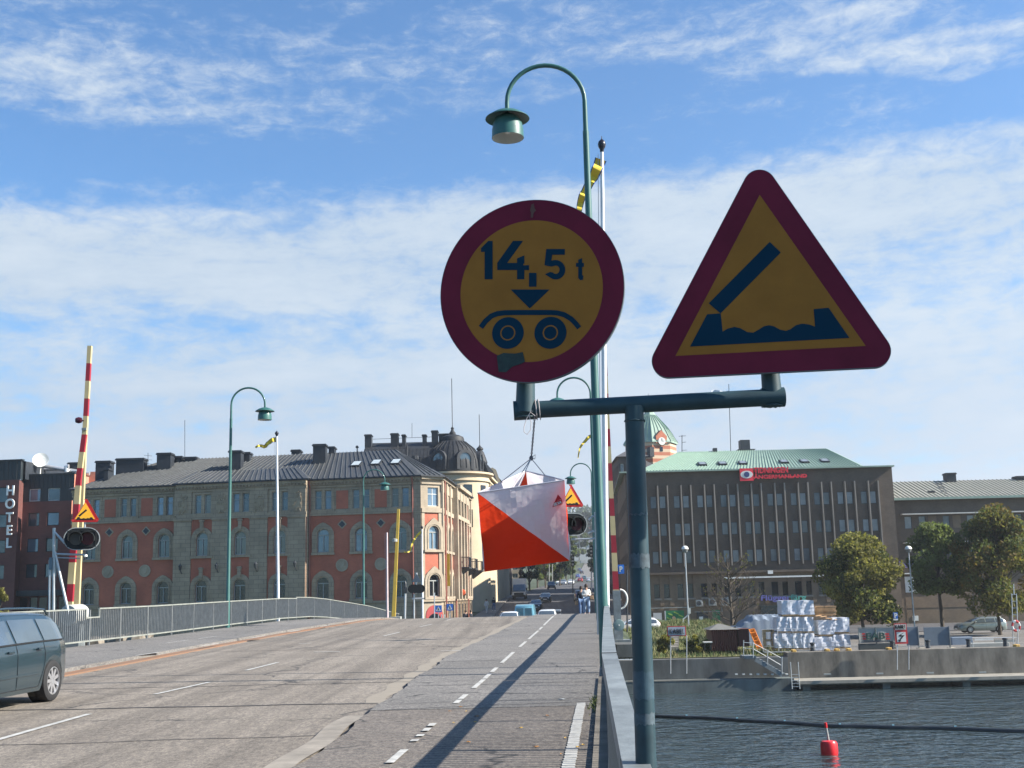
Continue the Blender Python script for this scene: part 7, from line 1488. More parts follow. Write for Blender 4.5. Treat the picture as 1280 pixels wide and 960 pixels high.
u0, z1 = G.hit(1118, 787.8); u1, z0 = G.hit(1135.3, 804.6); mb = MB(off); G.box(mb, u0, u1, z0, z1, -.02, .01); pl = mb.build('sign_plate', SRED, t); mb = MB(off); G.box(mb, u0+.13, u1-.13, z0+.13, z1-.13, .01, .02); mb.build('sign_field', FRAMEW, pl)
um, zm = (u0+u1)/2, (z0+z1)/2; q = .42; mb = MB(off); G.poly(mb, [(um+x*q, zm+y*q) for x, y in ((.55, .75), (-.45, .25), (-.25, .02), (.05, .10), (-.35, -.45), (-.55, -.40), (-.45, -.80), (-.05, -.65), (-.18, -.50), (.55, .30), (.20, .25), (-.05, .32))], .02, .03); mb.build('lightning_symbol', SBLK, pl)
# advertising banners on a frame
t = thing('banner_fence', 'grey banner fence with the letters EAB between red marks', 'banner', tuple(at(1096, 813, 86.6))); off = t.location; YE = 86.6
a = at(1074.5, 812, YE); b = at(1117, 783.5, YE); mb = MB(off); mb.tube([V((a.x, YE, a.z)), V((a.x, YE, b.z)), V((b.x, YE, b.z)), V((b.x, YE, a.z))], .03, 6); xm_ = at(1094.5, 790, YE).x; mb.tube([(xm_, YE-.01, a.z), (xm_, YE-.01, b.z)], .035, 6); mb.build('frame', M('dark frame tube', (.08, .10, .10), .5), t)
mb = MB(off); nx = 18
for i in range(nx): x0_ = a.x+(b.x-a.x)*i/nx; x1_ = a.x+(b.x-a.x)*(i+1)/nx; mb.hexa([(x0_, YE+.03+.03*math.sin(i), a.z+.45), (x1_, YE+.03+.03*math.sin(i+1), a.z+.45), (x1_, YE+.06, a.z+.45), (x0_, YE+.06, a.z+.45)], [(x0_, YE+.03, b.z-.05), (x1_, YE+.03, b.z-.05), (x1_, YE+.05, b.z-.05), (x0_, YE+.05, b.z-.05)])
mb.build('banner', M('banner cloth', (.30, .31, .29), .8), t); mb = MB(off); mb.box(a.x, b.x, YE-.1, YE+.3, a.z-.05, a.z+.4); mb.build('base', M('dark base', (.05, .06, .06), .8), t)
G = Frame((a.x, YE, 0), 0); letters(G, 'EAB', 1082.5, 1105.5, 795, 8, (M('dark green lettering', (.02, .07, .06), .6),), t, off, .06)
for x0, x1 in ((1077, 1081), (1106, 1111)):
    for k in range(3): mb = MB(off); u0, z1 = G.hit(x0, 791.5+k*3); u1, z0 = G.hit(x1, 793.3+k*3); G.box(mb, u0+.03*k, u1+.03*k, z0, z1, .06, .08); mb.build('red_mark', SRED, t)
mb = MB(off); u0, z1 = G.hit(1080, 801); u1, z0 = G.hit(1110, 802.5); G.box(mb, u0, u1, z0, z1, .06, .07); mb.build('small_lettering_line', M('banner grey', (.12, .12, .12), .8), t)
for x0, x1, lab, gx in ((1134, 1147, 'plain grey board fence right of the lightning sign', 1148), (1156.5, 1186, 'plain blue grey board fence between the EAB banner and the estate car', 1187)):
    t = thing('board_fence', lab, 'fence panel', tuple(at((x0+x1)/2, 813, 86.8))); off = t.location; a = at(x0, 810, 86.8); b = at(x1, 783.5, 86.8)
    mb = MB(off); mb.box(a.x, b.x, 86.8, 86.86, a.z+.15, b.z); mb.build('board', M('blue grey board', (.12, .15, .18), .7), t, bevel=.01)
    g2 = at(gx, 811, 86.8); mb = MB(off); mb.box(b.x+.01, g2.x+.05, 86.7, 86.95, a.z-.1, b.z+.05); mb.build('post', FRAMEG, t); mb = MB(off); mb.box(b.x-.1, g2.x+.35, 86.4, 87.2, a.z-.25, a.z+.0); mb.build('foot_block', M('foot block', (.45, .40, .30), .8), t)
# low road barriers and blocks on the right
for x0, x1, y0, y1, Y, mt, lab in ((1190, 1216, 796, 803, 92, TARP, 'dark grey covered pile beyond the board fence'), (1214, 1262, 803, 811, 88, FRAMEG, 'long pale concrete block below the silver estate car')):
    a = at(x0, y1, Y); b = at(x1, y0, Y); t = thing('block_row', lab, 'block', ((a.x+b.x)/2, Y, a.z)); mb = MB(t.location); mb.box(a.x, b.x, Y, Y+.8, a.z-.3, b.z); mb.build('block', mt, t, bevel=.04)
t = thing('trailer_frame', 'white framed low trailer with a bright plate beside the life ring', 'trailer', tuple(at(1240, 812, 87))); off = t.location
a = at(1216.5, 811, 87); b = at(1270, 796, 87); mb = MB(off); mb.tube([V((a.x, 87, a.z)), V((a.x, 87, b.z)), V((b.x, 87, b.z-.05)), V((b.x, 87, a.z))], .035, 6); mb.build('frame', GALF, t); mb = MB(off); p = at(1218, 800.6, 87); q = at(1241.5, 798, 87); mb.box(p.x, q.x, 86.95, 87, p.z, q.z); mb.build('bright_plate', FRAMEW, t); mb = MB(off); p = at(1243, 803, 87.2); q = at(1268, 799, 87.2); mb.box(p.x, q.x, 87.1, 87.2, p.z, q.z); mb.build('dim_plate', FRAMEG, t)
for i, px in enumerate((992, 1034, 1046, 1061, 1111, 1271)):
    y = 816 if px < 1070 else 813; t = thing('curb_mark', ['yellow kerb block under the left pallets', 'yellow kerb block under the right stack, left one', 'yellow kerb block under the right stack, middle one', 'yellow kerb block under the right stack, right one', 'yellow kerb block below the EAB banner', 'yellow kerb block below the life ring'][i], 'kerb block', tuple(at(px, y, 85.0)), 0, 'yellow kerb blocks on the quay edge'); a = at(px-2.4, y+1, 84.6); b = at(px+2.4, y-.6, 84.6); mb = MB(t.location); mb.box(a.x, b.x, 84.3, 84.9, gQ-.02, gQ+.14); mb.build('block', M('yellow kerb paint', (.62, .38, .10), .7), t, bevel=.03)
for px, y0_, Y, lab in ((1016, 812, 85.4, 'dark bollard in front of the white stack'), (1116, 812, 85.3, 'dark bollard left of the lightning sign'), (1160.5, 812, 85.3, 'dark bollard between the board fences'), (1211.5, 812, 85.3, 'dark bollard left of the trailer'), (1257.5, 811, 85.3, 'dark round bollard near the life ring')):
    t = thing('bollard', lab, 'bollard', tuple(at(px, y0_+2, Y)), 0, 'dark bollards on the quay edge'); p = at(px, y0_+2, Y); mb = MB(t.location); mb.lathe([(.17, gQ-.02-0), (.15, gQ+.1), (.14, gQ+.42), (.19, gQ+.46), (.18, gQ+.55), (0, gQ+.57)], (p.x, Y, 0), 14); mb.build('bollard_body', IRON, t, sm=True)
# street lamps on the quay
for px, yt, yb, Y, lab in ((861.3, 682, 792, 104, 'slim white topped street lamp before the office windows'), (1143, 682, 780, 108, 'street lamp with pale dome top between the trees')):
    t = thing('quay_lamp', lab, 'street lamp', tuple(at(px, yb, Y)), 0, 'pale domed street lamps on the quay'); of = t.location; p = at(px, yb, Y); zt__ = at(px, yt, Y).z; mb = MB(of); mb.tube([(p.x, Y, p.z-1), (p.x, Y, zt__-.3)], [.07, .05], 10); mb.build('pole', GAL2, t, sm=True)
    mb = MB(of); mb.lathe([(0, 0), (.15, -.03), (.27, -.14), (.31, -.3), (.12, -.34), (0, -.34)], (p.x, Y, zt__), 20); mb.build('lamp_head', FRAMEW, t, sm=True); mb = MB(of); mb.lathe([(.27, -.34), (.2, -.55), (.08, -.6), (0, -.6)], (p.x, Y, zt__), 16); mb.build('globe', M('smoked globe', (.16, .17, .17), .2), t, sm=True)
t = bpy.data.objects['quay_lamp']; mb = MB(t.location); mb.bar(at(862, 767, 103.8), at(854, 774, 103.8), .09); mb.bar(at(854, 774, 103.8), at(854, 778, 103.8), .06); mb.build('stay', FRAMEW, t); mb = MB(t.location); a = at(860, 767, 103.8); b = at(863, 760, 103.8); mb.box(a.x, b.x, 103.7, 103.9, a.z, b.z); mb.build('box', FRAMEW, t)
for px, py, Y, lab in ((776, 711.5, 60, 'blue parking sign with white P right of the right hand barrier'), (1119.3, 769.5, 100, 'blue parking sign with white P above the KABEL lightning sign')):
    t = thing('parking_sign', lab, 'road sign', tuple(at(px, 790 if px > 1000 else 800, Y)), 0, 'blue parking signs'); of = t.location; s = (7.5 if px > 1000 else 11)*Y/3000
    if px > 1000: round_post(px, 792, 778, Y, .035, t, IRON)
    else: round_post(px+8, 790, 712, Y, .04, t, IRON); mb = MB(of); mb.bar(at(px, 706, Y), at(px+8, 706, Y), .05); mb.build('bracket', IRON, t)
    G = Frame(at(px, py, Y-.06), 0); u, z = G.hit(px, py); mb = MB(of); G.box(mb, u-s*.75, u+s*.75, z-s, z+s, -.02, .01); pl = mb.build('sign_plate', BLUE, t); letters(G, 'P', px-1.8, px+1.8, py, 6 if px > 1000 else 7, (FRAMEW,), t, of, .02)
    if px > 1000: mb = MB(of); G.box(mb, u-s*.75, u+s*.75, z-s*1.5, z-s*1.08, -.02, .01); mb.build('sub_plate', FRAMEW, t)
# life ring stand and ladder frame at the right edge
t = thing('life_ring_stand', 'white lattice stand with a red and white life ring at the right edge', 'life buoy', tuple(at(1271, 812, 85.5))); off = t.location; Yl = 85.5
for px in (1264.5, 1270.5): mb = MB(off); mb.tube([at(px+2.5, 812, Yl), at(px, 742, Yl)], .03, 6); mb.build('upright', GALF, t)
mb = MB(off); mb.tube([at(1267.5, 743, Yl), at(1267, 730, Yl)], .03, 6); mb.build('tip', GALF, t)
for k in range(5): mb = MB(off); mb.bar(at(1264.7+k*.4, 743+k*8.5, Yl), at(1270.9+k*.4, 743+k*8.5, Yl), .035); mb.build('rung', GALF, t)
c = at(1270, 782.5, Yl-.15); R1, r1_ = .26, .075; mb = MB(off)
for i in range(24):
    for j in range(8):
        mb.cur = 1 if (i//3) % 2 else 0; q = []
        for ii, jj in ((i, j), (i+1, j), (i+1, j+1), (i, j+1)): a = ii*math.pi/12; b_ = jj*math.pi/4; q.append(c+V(((R1+r1_*math.cos(b_))*math.cos(a), r1_*math.sin(b_), (R1+r1_*math.cos(b_))*math.sin(a)*1.25)))
        mb.quad(*q)
mb.build('life_ring', [FRAMEW, SRED], t)
# orange slide, stairs, ladder
ORG = M('orange tarp', (.75, .22, .02), .6, var=.15, sc=4, bump=.5, bsc=6); t = thing('orange_chute', 'orange inclined chute standing at the head of the quay stairs', 'chute', tuple(at(944, 812, 84.8))); off = t.location; Yc = 84.8
pts = [(939, 789), (944, 799), (949, 809)]; mb = MB(off); nx = 10
for i in range(nx):
    def e(k): x = 939.5+10.5*k; y = 786.8+24.5*k; return x, y
    (xa, ya), (xb, yb) = e(i/nx), e((i+1)/nx); w0 = 3.4; d = .08*math.sin(i*1.7)
    mb.prism([at(xa-w0, ya, Yc+d), at(xa+w0, ya-1.5, Yc+d), at(xb+w0, yb-1.5, Yc-d), at(xb-w0, yb, Yc-d)], (0, .18, 0))
mb.build('sheet', ORG, t, sm=True)
for s in (-1, 1): mb = MB(off); mb.tube([at(939.5+s*3.6, 786.5, Yc-.03), at(950+s*3.6, 811, Yc-.03)], .03, 6); mb.build('edge_tube', ORG, t)
t = thing('quay_stairs', 'steel stairs with tubular railing descending along the quay wall', 'stairs', tuple(at(955, 842, 83.2))); off = t.location; Ys = 82.2
mb = MB(off); a = at(930, 820, Ys); b = at(945, 822.5, Ys); mb.box(a.x, b.x, Ys, Ys+1.6, b.z-.05, a.z); mb.build('landing', GALV, t)
for k in range(9): a = at(944.5+k*3.9, 822.5+k*2.35, Ys); mb = MB(off); mb.box(a.x, a.x+.30, Ys, Ys+1.5, a.z-.06, a.z); mb.build('tread', GALV, t)
mb = MB(off); mb.bar(at(944, 824, Ys), at(978, 844, Ys), .06, .28); mb.build('stringer', GALV, t)
for px, y0_, y1 in ((929.5, 820, 800), (941.5, 822, 803), (959.5, 831, 812), (977.5, 842, 821)): mb = MB(off); mb.tube([at(px, y0_, Ys-.05), at(px, y1, Ys-.05)], .028, 6); mb.build('rail_post', GAL2, t)
for o_ in (0, 7): mb = MB(off); mb.tube([at(929.5, 803+o_, Ys-.05), at(941.5, 804+o_, Ys-.05), at(977.5, 823+o_*1.3, Ys-.05)], .022, 6); mb.build('hand_rail', GAL2, t)
for px, lab in ((989.5, ''),):
    t = thing('quay_ladder', 'metal ladder leading down the quay wall into the water', 'ladder', tuple(at(994, 858, 81.3))); off = t.location
    for x in (988.6, 998.2): mb = MB(off); mb.tube([at(x-.6, 827.5, 81.3), at(x+.4, 843, 81.3), at(x+1.6, 861, 81.3)], .028, 6); mb.build('side_rail', GAL2, t)
    for k in range(5): mb = MB(off); mb.bar(at(990, 843+k*3.8, 81.3), at(999, 843+k*3.8, 81.3), .03); mb.build('rung', GAL2, t)
for i, px in enumerate(range(905, 970, 9)):
    t = thing('fender_block', 'small white fender block on the old quay, %s from its left end' % ['first', 'second', 'third', 'fourth', 'fifth', 'sixth', 'seventh', 'eighth'][i], 'fender', tuple(at(px, 843, 82.3)), 0, 'white fender blocks along the old quay'); a = at(px+14, 843.6, 82.3); b = at(px+17, 842, 82.3); mb = MB(t.location); mb.box(a.x, b.x, 82.25, 82.45, a.z, b.z); mb.build('block', FRAMEW, t)
for i, px in enumerate((1034, 1099.5, 1162.5, 1228)):
    t = thing('fender_board', 'pale fender board below the quay walk, %s from the left' % ['first', 'second', 'third', 'fourth'][i], 'fender', tuple(at(px, 842, 81.3)), 0, 'pale fender boards below the quay walk'); a = at(px-4.2, 843.5-(px-1034)*.012, 81.35); b = at(px+4.2, 841.7-(px-1034)*.012, 81.35); mb = MB(t.location); mb.box(a.x, b.x, 81.25, 81.38, a.z, b.z); mb.build('board', FRAMEG, t)
# buoy and floating boom
p = onz(1037, 943, WZ); BUR = M('buoy red', (.60, .015, .02), .35); t = thing('buoy', 'small red can buoy with a topmark floating on the water', 'buoy', tuple(p)); k = p.y/1500
mb = MB(); mb.lathe([(0, -.1), (9.5*k, -.1), (10.3*k, 3*k), (10*k, 13*k), (8.5*k, 15.5*k), (2*k, 16.5*k), (0, 16.5*k)], (0, 0, 0), 24); mb.build('float', BUR, t, sm=True); mb = MB(); mb.tube([(0, 0, 15*k), (-2.4*k, 0, 36*k)], [1.5*k, 1.1*k], 8); mb.build('topmark_pole', FRAMEG, t, sm=True); mb = MB(); mb.tube([(-1.9*k, 0, 31*k), (-2.5*k, 0, 37*k)], [1.7*k, 1.7*k], 8); mb.build('topmark', BUR, t)
t = thing('floating_boom', 'long dark floating boom lying across the water behind the buoy', 'floating boom', tuple(onz(1000, 906, WZ))); off = t.location
pts = [onz(x, y, WZ) for x, y in ((740, 893), (800, 896.5), (870, 898.5), (960, 904), (1050, 909.5), (1150, 911.5), (1290, 916), (1400, 921))]
mb = MB(off); P_ = []
for a, b in zip(pts, pts[1:]):
    for i in range(12): P_.append(a.lerp(b, i/12)+V((0, .10*math.sin(i*.52), .03)))
mb.tube(P_, .13, 8); mb.build('float_tube', M('wet black rubber', (.018, .022, .024), .4), t, sm=True)
rr = random.Random(8)
for i in range(9): p = P_[int(6+i*8.4)]; mb = MB(off); mb.box(p.x-.05, p.x+.05, p.y-.03, p.y+.03, p.z+.10, p.z+.17); mb.build('float_tag', M('pale blue tag', (.20, .40, .48), .6), t)
# ------------------------------------------------------------------ the sign post in the foreground
YS = 3.86
SHADE_Y = M('shaded sign yellow', (.290, .122, .020), .6, var=.10, sc=9, spec=.15); SHADE_R = M('shaded sign red', (.140, .012, .030), .55, var=.15, sc=7, spec=.15); SHADE_B = M('shaded sign blue', (.001, .027, .054), .6, var=.1, spec=.12); ALU = M('sign edge', (.10, .12, .13), .5)  # shade of these backlit faces put into darker copies of the sign colours
t = thing('road_sign_post', 'teal steel post with a cross arm carrying a round and a triangular sign', 'sign post', tuple(V((at(805, 940, YS).x, YS, .35)))); off = t.location
r0 = .0325; mb = MB(off); bot = at(807.5, 950, YS); top = at(792.5, 508, YS); b_ = bot+(bot-top)*.9; mb.tube([b_, bot, top], [r0*1.02, r0, r0*.95], 28); mb.build('post', TEALD, t, sm=True)
a0 = at(643, 513.5, YS+.03); a1 = at(979, 496, YS-.01); mb = MB(off); mb.tube([a0, a1], r0*.86, 24); arm = mb.build('cross_arm', TEALD, t, sm=True)
for (xa, ya), (xb, yb), w_ in (((656.5, 516), (657.5, 462), .029), ((965.5, 497), (961.5, 452), .029)):
    mb = MB(off); Ya = YS+.02 if xa < 700 else YS; mb.tube([at(xa, ya, Ya), at(xb, yb, Ya)], [w_*1.12, w_], 20); mb.build('upright_stub', TEALD, t, sm=True)
for (xa, ya), (xb, yb) in (((642, 513.6), (671, 511.8)), ((952, 497.6), (980, 496.2))): mb = MB(off); Ya = YS+.03 if xa < 700 else YS; mb.tube([at(xa, ya, Ya), at(xb, yb, Ya)], r0*.99, 24); mb.build('pipe_sleeve', TEALD, t, sm=True)
for c_, ax_, r_ in ((at(793, 516, YS), (bot-top), r0*1.0), (at(657, 511.5, YS+.02), V((0, 0, 1)), .031), (at(965, 497, YS), V((0, 0, 1)), .031)):
    ax_ = V(ax_).normalized(); e1_ = V((1, 0, 0)); e1_ = (e1_-ax_*e1_.dot(ax_)).normalized(); e2_ = ax_.cross(e1_); s_ = .027 if r_ > .0315 else -.027; cc_ = V(c_)+ax_*s_
    mb = MB(off); mb.tube([cc_+(e1_*math.cos(i*math.pi/12)+e2_*math.sin(i*math.pi/12))*r_+ax_*.0015*math.sin(i*2.7) for i in range(25)], .0026, 6); mb.build('weld_seam', TEALD, t, sm=True)
STK = M('sticker residue', (.06, .085, .10), .7, var=.5, sc=25)
def on_post(y0, y1, name, mat, a0_, a1_, rr_=1.012, seed=0):
    rnd = random.Random(seed); mb = MB(off); n = 18; ax = (bot-top).normalized(); p0 = lerp(y0, [508, 950], [0, 1]); p1 = lerp(y1, [508, 950], [0, 1]); A = top.lerp(bot, p0); B = top.lerp(bot, p1); e1 = V((1, 0, 0)); e1 = (e1-ax*e1.dot(ax)).normalized(); e2 = ax.cross(e1); prev = None; R2 = r0*rr_
    if e2.y > 0: e2 = -e2
    for i in range(n+1):
        a = rd(a0_+(a1_-a0_)*i/n); d = e1*math.cos(a)*R2+e2*math.sin(a)*R2; j = rnd.uniform(-.004, .004); row = (A+d+ax*j, B+d+ax*rnd.uniform(-.004, .004))
        if prev: mb.quad(prev[0], row[0], row[1], prev[1])
        prev = row
    return mb.build(name, mat, t, sm=True)
on_post(698, 716, 'sticker_residue', STK, 5, 175, seed=1); on_post(843, 877, 'sticker_residue', M('sticker film', (.035, .065, .085), .45, var=.3, sc=20), 0, 180, seed=2); on_post(893, 907, 'sticker_residue', STK, 25, 176, seed=3); on_post(647, 649.5, 'tape_line', STK, 20, 170, 1.01, 4)
rl_ = bpy.data.objects.get('bridge_railing.002')
for y in (3.98, 7.06, 11.2, 15.6):
    x = XR(y); z = zg(y)+1.18*lerp(y, [3.75, 7.06, 15.6], [.858, .988, 1.0]); mb = MB(rl_.location); mb.box(x-.0445, x+.0445, y-.004, y+.004, z-.10, z+.0015); mb.build('rail_joint', M('dark rail joint', (.04, .045, .045), .8), rl_)  # thin dark strips mark the joints of the top rail
# round sign
RSG = thing('axle_weight_sign', 'round 14,5 t weight limit sign with a two wheel bogie symbol', 'road sign', tuple(at(663.5, 362.5, YS-.05))); off = RSG.location
F1 = Frame(at(663.5, 362.5, YS-.06), -12.5)
def Z1(x, y): return F1.hit(520+x/3.557, 230+y/3.557)
cu, cz = Z1(510.5, 472); Rx = (Z1(921, 470)[0]-Z1(100, 470)[0])/2; Rz = (Z1(510, 68)[1]-Z1(510, 878)[1])/2; Ro = (Rx+Rz)/2
def circ(u, z, r, n=96): return [(u+r*math.cos(2*math.pi*i/n), z+r*math.sin(2*math.pi*i/n)) for i in range(n)]
mb = MB(off); F1.poly(mb, circ(cu, cz, Ro), -.004, 0); mb.build('plate_edge', ALU, RSG)
mb = MB(off); ci = circ(cu, cz, Ro); ci.append(ci[0]); co = circ(cu, cz, Ro-.004); co.append(co[0]); F1.ring(mb, co, ci, -.018, .001); mb.build('folded_rim', ALU, RSG)
mb = MB(off); ri = Ro*.775; a = circ(cu, cz-.0015, ri); a.append(a[0]); b2 = circ(cu, cz, Ro-.002); b2.append(b2[0]); F1.ring(mb, a, b2, 0, .0015); mb.build('red_border', SHADE_R, RSG)
mb = MB(off); F1.poly(mb, circ(cu, cz-.0015, ri-.0002), 0, .0012); fld = mb.build('yellow_field', SHADE_Y, RSG)
def glyph(Zf, F, pts, name, mat=None, par=None, of=None, d0=.0012, d1=.0026):
    mb = MB(of); F.poly(mb, [Zf(*p) for p in pts], d0, d1); return mb.build(name, mat or SHADE_B, par)
def stroke(pts, w_):
    L_, R_ = [], []
    for i, p in enumerate(pts):
        a = V(pts[max(i-1, 0)]); b = V(pts[min(i+1, len(pts)-1)]); d = (b-a).normalized(); n = V((-d.y, d.x)); k = 1
        if 0 < i < len(pts)-1: d1 = (V(p)-a).normalized(); k = 1/max(.6, d1.dot(d))
        L_.append(tuple(V(p)+n*w_/2*k)); R_.append(tuple(V(p)-n*w_/2*k))
    return L_+R_[::-1]
g1 = lambda pts, name, **k: glyph(Z1, F1, pts, name, par=fld, of=off, **k)
g1([(290, 286), (322, 254), (341, 254), (341, 424), (306, 424), (306, 302), (290, 303)], 'figure_one')
g1([(362, 383), (362, 352), (432, 254), (476, 254), (405, 352), (450, 352), (450, 332), (482, 318), (482, 355), (503, 355), (503, 383), (482, 383), (482, 424), (450, 424), (450, 383)], 'figure_four')
g1([(503, 396), (536, 396), (536, 457), (503, 457)], 'comma')
five = [(662, 290), (662, 315), (606, 315), (602, 341)]+[(622+42*math.cos(a), 382-43*math.sin(a)) for a in [rd(x) for x in range(95, -145, -16)]]+[(574, 402), (596, 392)]+[(622+17*math.cos(a), 382-19*math.sin(a)) for a in [rd(x) for x in range(-140, 120, 16)]]+[(603, 368), (572, 362), (580, 290)]
g1(five, 'figure_five')
g1([(722, 338), (739, 330), (739, 352), (747, 352), (747, 369), (739, 369), (739, 406), (745, 409), (742, 427), (730, 428), (722, 418), (722, 369), (712, 369), (712, 352), (722, 352)], 'letter_t')
g1([(422, 470), (594, 470), (506, 554)], 'arrow')
g1(stroke([(289, 638), (310, 610), (335, 588), (362, 577), (395, 573), (450, 572), (600, 572), (630, 574), (660, 582), (690, 600), (708, 618), (726, 640)], 22), 'chassis_bar')
g1([(478, 355), (503, 355), (503, 362), (478, 362)], 'patch_edge', mat=SHADE_Y, d0=.0026, d1=.003)
for cx_, cy_ in ((409, 663), (598, 662)):
    u, z = Z1(cx_, cy_); k = Ro/408; mb = MB(off); F1.poly(mb, circ(u, z, 70*k, 48), .0012, .0026); wl_ = mb.build('wheel_symbol', SHADE_B, fld)
    mb = MB(off); a = circ(u, z, 28*k, 40); a.append(a[0]); b2 = circ(u, z, 33.5*k, 40); b2.append(b2[0]); F1.ring(mb, a, b2, .0026, .0034); mb.build('hub_ring', SHADE_Y, fld)
mb = MB(off); F1.poly(mb, [Z1(*p) for p in ((360, 765), (390, 752), (440, 755), (475, 748), (485, 790), (470, 800), (430, 812), (400, 838), (368, 836))], .0015, .0032); mb.build('green_sticker', M('old green sticker', (.018, .035, .032), .6, var=.4, sc=40), RSG)
mb = MB(off); F1.poly(mb, [Z1(*p) for p in ((514, 92), (524, 88), (528, 110), (534, 118), (524, 128), (520, 150), (511, 150), (512, 128), (508, 118))], .0015, .003); mb.build('scraped_sticker', M('scraped paint', (.11, .05, .04), .7), RSG)
# triangular sign
TSG = thing('drawbridge_sign', 'large dark triangular drawbridge warning sign on the right end of the arm', 'road sign', tuple(at(963, 360, YS-.05))); off = TSG.location
F2 = Frame(at(963, 380, YS-.07), -11)
def Z2(x, y): return F2.hit(800+x/3.428, 200+y/3.428)
def hull_px(cs, r, n=14):
    o = []
    for i in range(3):
        p, c, q = cs[i-1], cs[i], cs[(i+1) % 3]; a = math.atan2(c[1]-p[1], c[0]-p[0])-math.pi/2; b = math.atan2(q[1]-c[1], q[0]-c[0])-math.pi/2
        while b < a: b += 2*math.pi
        o += [(c[0]+r*math.cos(a+(b-a)*j/n), c[1]+r*math.sin(a+(b-a)*j/n)) for j in range(n+1)]
    return o
cs = [(513, 113), (1004, 819), (122, 862)]
mb = MB(off); F2.poly(mb, [Z2(*p) for p in hull_px(cs, 72)], -.004, 0); mb.build('plate_edge', ALU, TSG)
o_ = [Z2(*p) for p in hull_px(cs, 72)]; i_ = [Z2(*p) for p in hull_px(cs, 69)]; o_.append(o_[0]); i_.append(i_[0]); mb = MB(off); F2.ring(mb, i_, o_, -.018, .001); mb.build('folded_rim', ALU, TSG)
mb = MB(off); F2.poly(mb, [Z2(*p) for p in hull_px(cs, 69.5)], .0, .0012); mb.build('red_border', SHADE_R, TSG)
mb = MB(off); F2.poly(mb, [Z2(*p) for p in ((513, 150), (967, 797), (152, 840))], .0012, .002); fl2 = mb.build('yellow_field', SHADE_Y, TSG)
g2 = lambda pts, name: glyph(Z2, F2, pts, name, par=fl2, of=off, d0=.002, d1=.0032)
g2([(556, 352), (603, 397), (345, 658), (295, 615)], 'raised_deck')
g2([(288, 662), (346, 658), (354, 736), (375, 724), (405, 716), (430, 722), (460, 738), (485, 741), (510, 727), (530, 714), (553, 709), (575, 714), (600, 728), (625, 733), (645, 726), (668, 709), (695, 702), (725, 706), (750, 715), (744, 640), (808, 634), (897, 763), (215, 800)], 'water_and_abutments')
# ------------------------------------------------------------------ orienteering flag
def cloth(name, col, trans):
    m = bpy.data.materials.new(name); m.use_nodes = True; nt = m.node_tree; N = nt.nodes; L = nt.links; b = N['Principled BSDF']; b.inputs['Base Color'].default_value = (*col, 1); b.inputs['Roughness'].default_value = .7
    tr = N.new('ShaderNodeBsdfTranslucent'); tr.inputs[0].default_value = (*col, 1); mx = N.new('ShaderNodeMixShader'); mx.inputs[0].default_value = trans; L.new(b.outputs[0], mx.inputs[1]); L.new(tr.outputs[0], mx.inputs[2]); L.new(mx.outputs[0], N['Material Output'].inputs[0])
    n = N.new('ShaderNodeTexNoise'); n.inputs['Scale'].default_value = 14; n.inputs['Detail'].default_value = 3; bp = N.new('ShaderNodeBump'); bp.inputs['Strength'].default_value = .35; bp.inputs['Distance'].default_value = .02; g = N.new('ShaderNodeNewGeometry'); L.new(g.outputs['Position'], n.inputs['Vector']); L.new(n.outputs[0], bp.inputs['Height']); L.new(bp.outputs[0], b.inputs['Normal']); L.new(bp.outputs[0], tr.inputs['Normal']); return m
ORF = cloth('orange nylon', (.66, .050, .014), .68); WHF = cloth('white nylon', (.62, .59, .62), .45)
T = {'TL': at(597, 616.3, 3.84), 'TR': at(705.5, 600.2, 3.80), 'BR': at(712, 700.8, 3.86), 'BL': at(605.3, 714.8, 3.90), 'TB': at(657.5, 588.7, 4.06)}
down = ((T['BL']-T['TL'])+(T['BR']-T['TR']))/2; T['BB'] = T['TB']+down*1.0+V((.01, 0, 0))
FLG = thing('orienteering_flag', 'three sided orange and white orienteering flag hanging from the cross arm', 'flag', tuple((T['TL']+T['TR']+T['TB'])/3)); off = FLG.location
def panel(a, b, c, d, bulge, flip=False):   # a top-left, b top-right, c bottom-right, d bottom-left ; diagonal a->c
    n = 16; g = [[None]*(n+1) for _ in range(n+1)]; nm = (b-a).cross(d-a).normalized()
    for j in range(n+1):
        for i in range(n+1):
            u, v = i/n, j/n; p = a*(1-u)*(1-v)+b*u*(1-v)+c*u*v+d*(1-u)*v
            w = math.sin(math.pi*u)*math.sin(math.pi*v)*bulge+.0034*math.sin(u*13+v*7+2*math.sin(v*3))*math.sin(math.pi*v)+.0024*math.sin(v*19+u*11)*math.sin(math.pi*u)+.004*math.exp(-((u-v*.55-.35)/.05)**2)*(1-v); p = p+nm*w
            if v > .6 and i == n: p = p+(b-a).normalized()*.006*math.sin((v-.6)/.4*math.pi)
            g[j][i] = p
    A = MB(off); B = MB(off)
    for j in range(n):
        for i in range(n):
            q = (g[j][i], g[j][i+1], g[j+1][i+1], g[j+1][i])
            if i > j: B.quad(*q)
            elif i < j: A.quad(*q)
            else: B.quad(q[0], q[1], q[2]); A.quad(q[0], q[2], q[3])
    A.build('orange_cloth', ORF, FLG, sm=True); B.build('white_cloth', WHF, FLG, sm=True); return g
gF = panel(T['TL'], T['TR'], T['BR'], T['BL'], -.010); panel(T['TR'], T['TB'], T['BB'], T['BR'], .006); panel(T['TB'], T['TL'], T['BL'], T['BB'], .006)
HEM = M('hem tape', (.50, .48, .52), .7); WIRE = M('steel wire', (.25, .25, .26), .4, metal=.7)
for a, b in (('TL', 'TR'), ('TR', 'TB'), ('TB', 'TL')): mb = MB(off); mb.tube([T[a], T[b]], .0022, 8); mb.build('top_wire', HEM, FLG)
K = at(664, 573, 3.93); cord = M('white cord', (.42, .38, .38), .8)
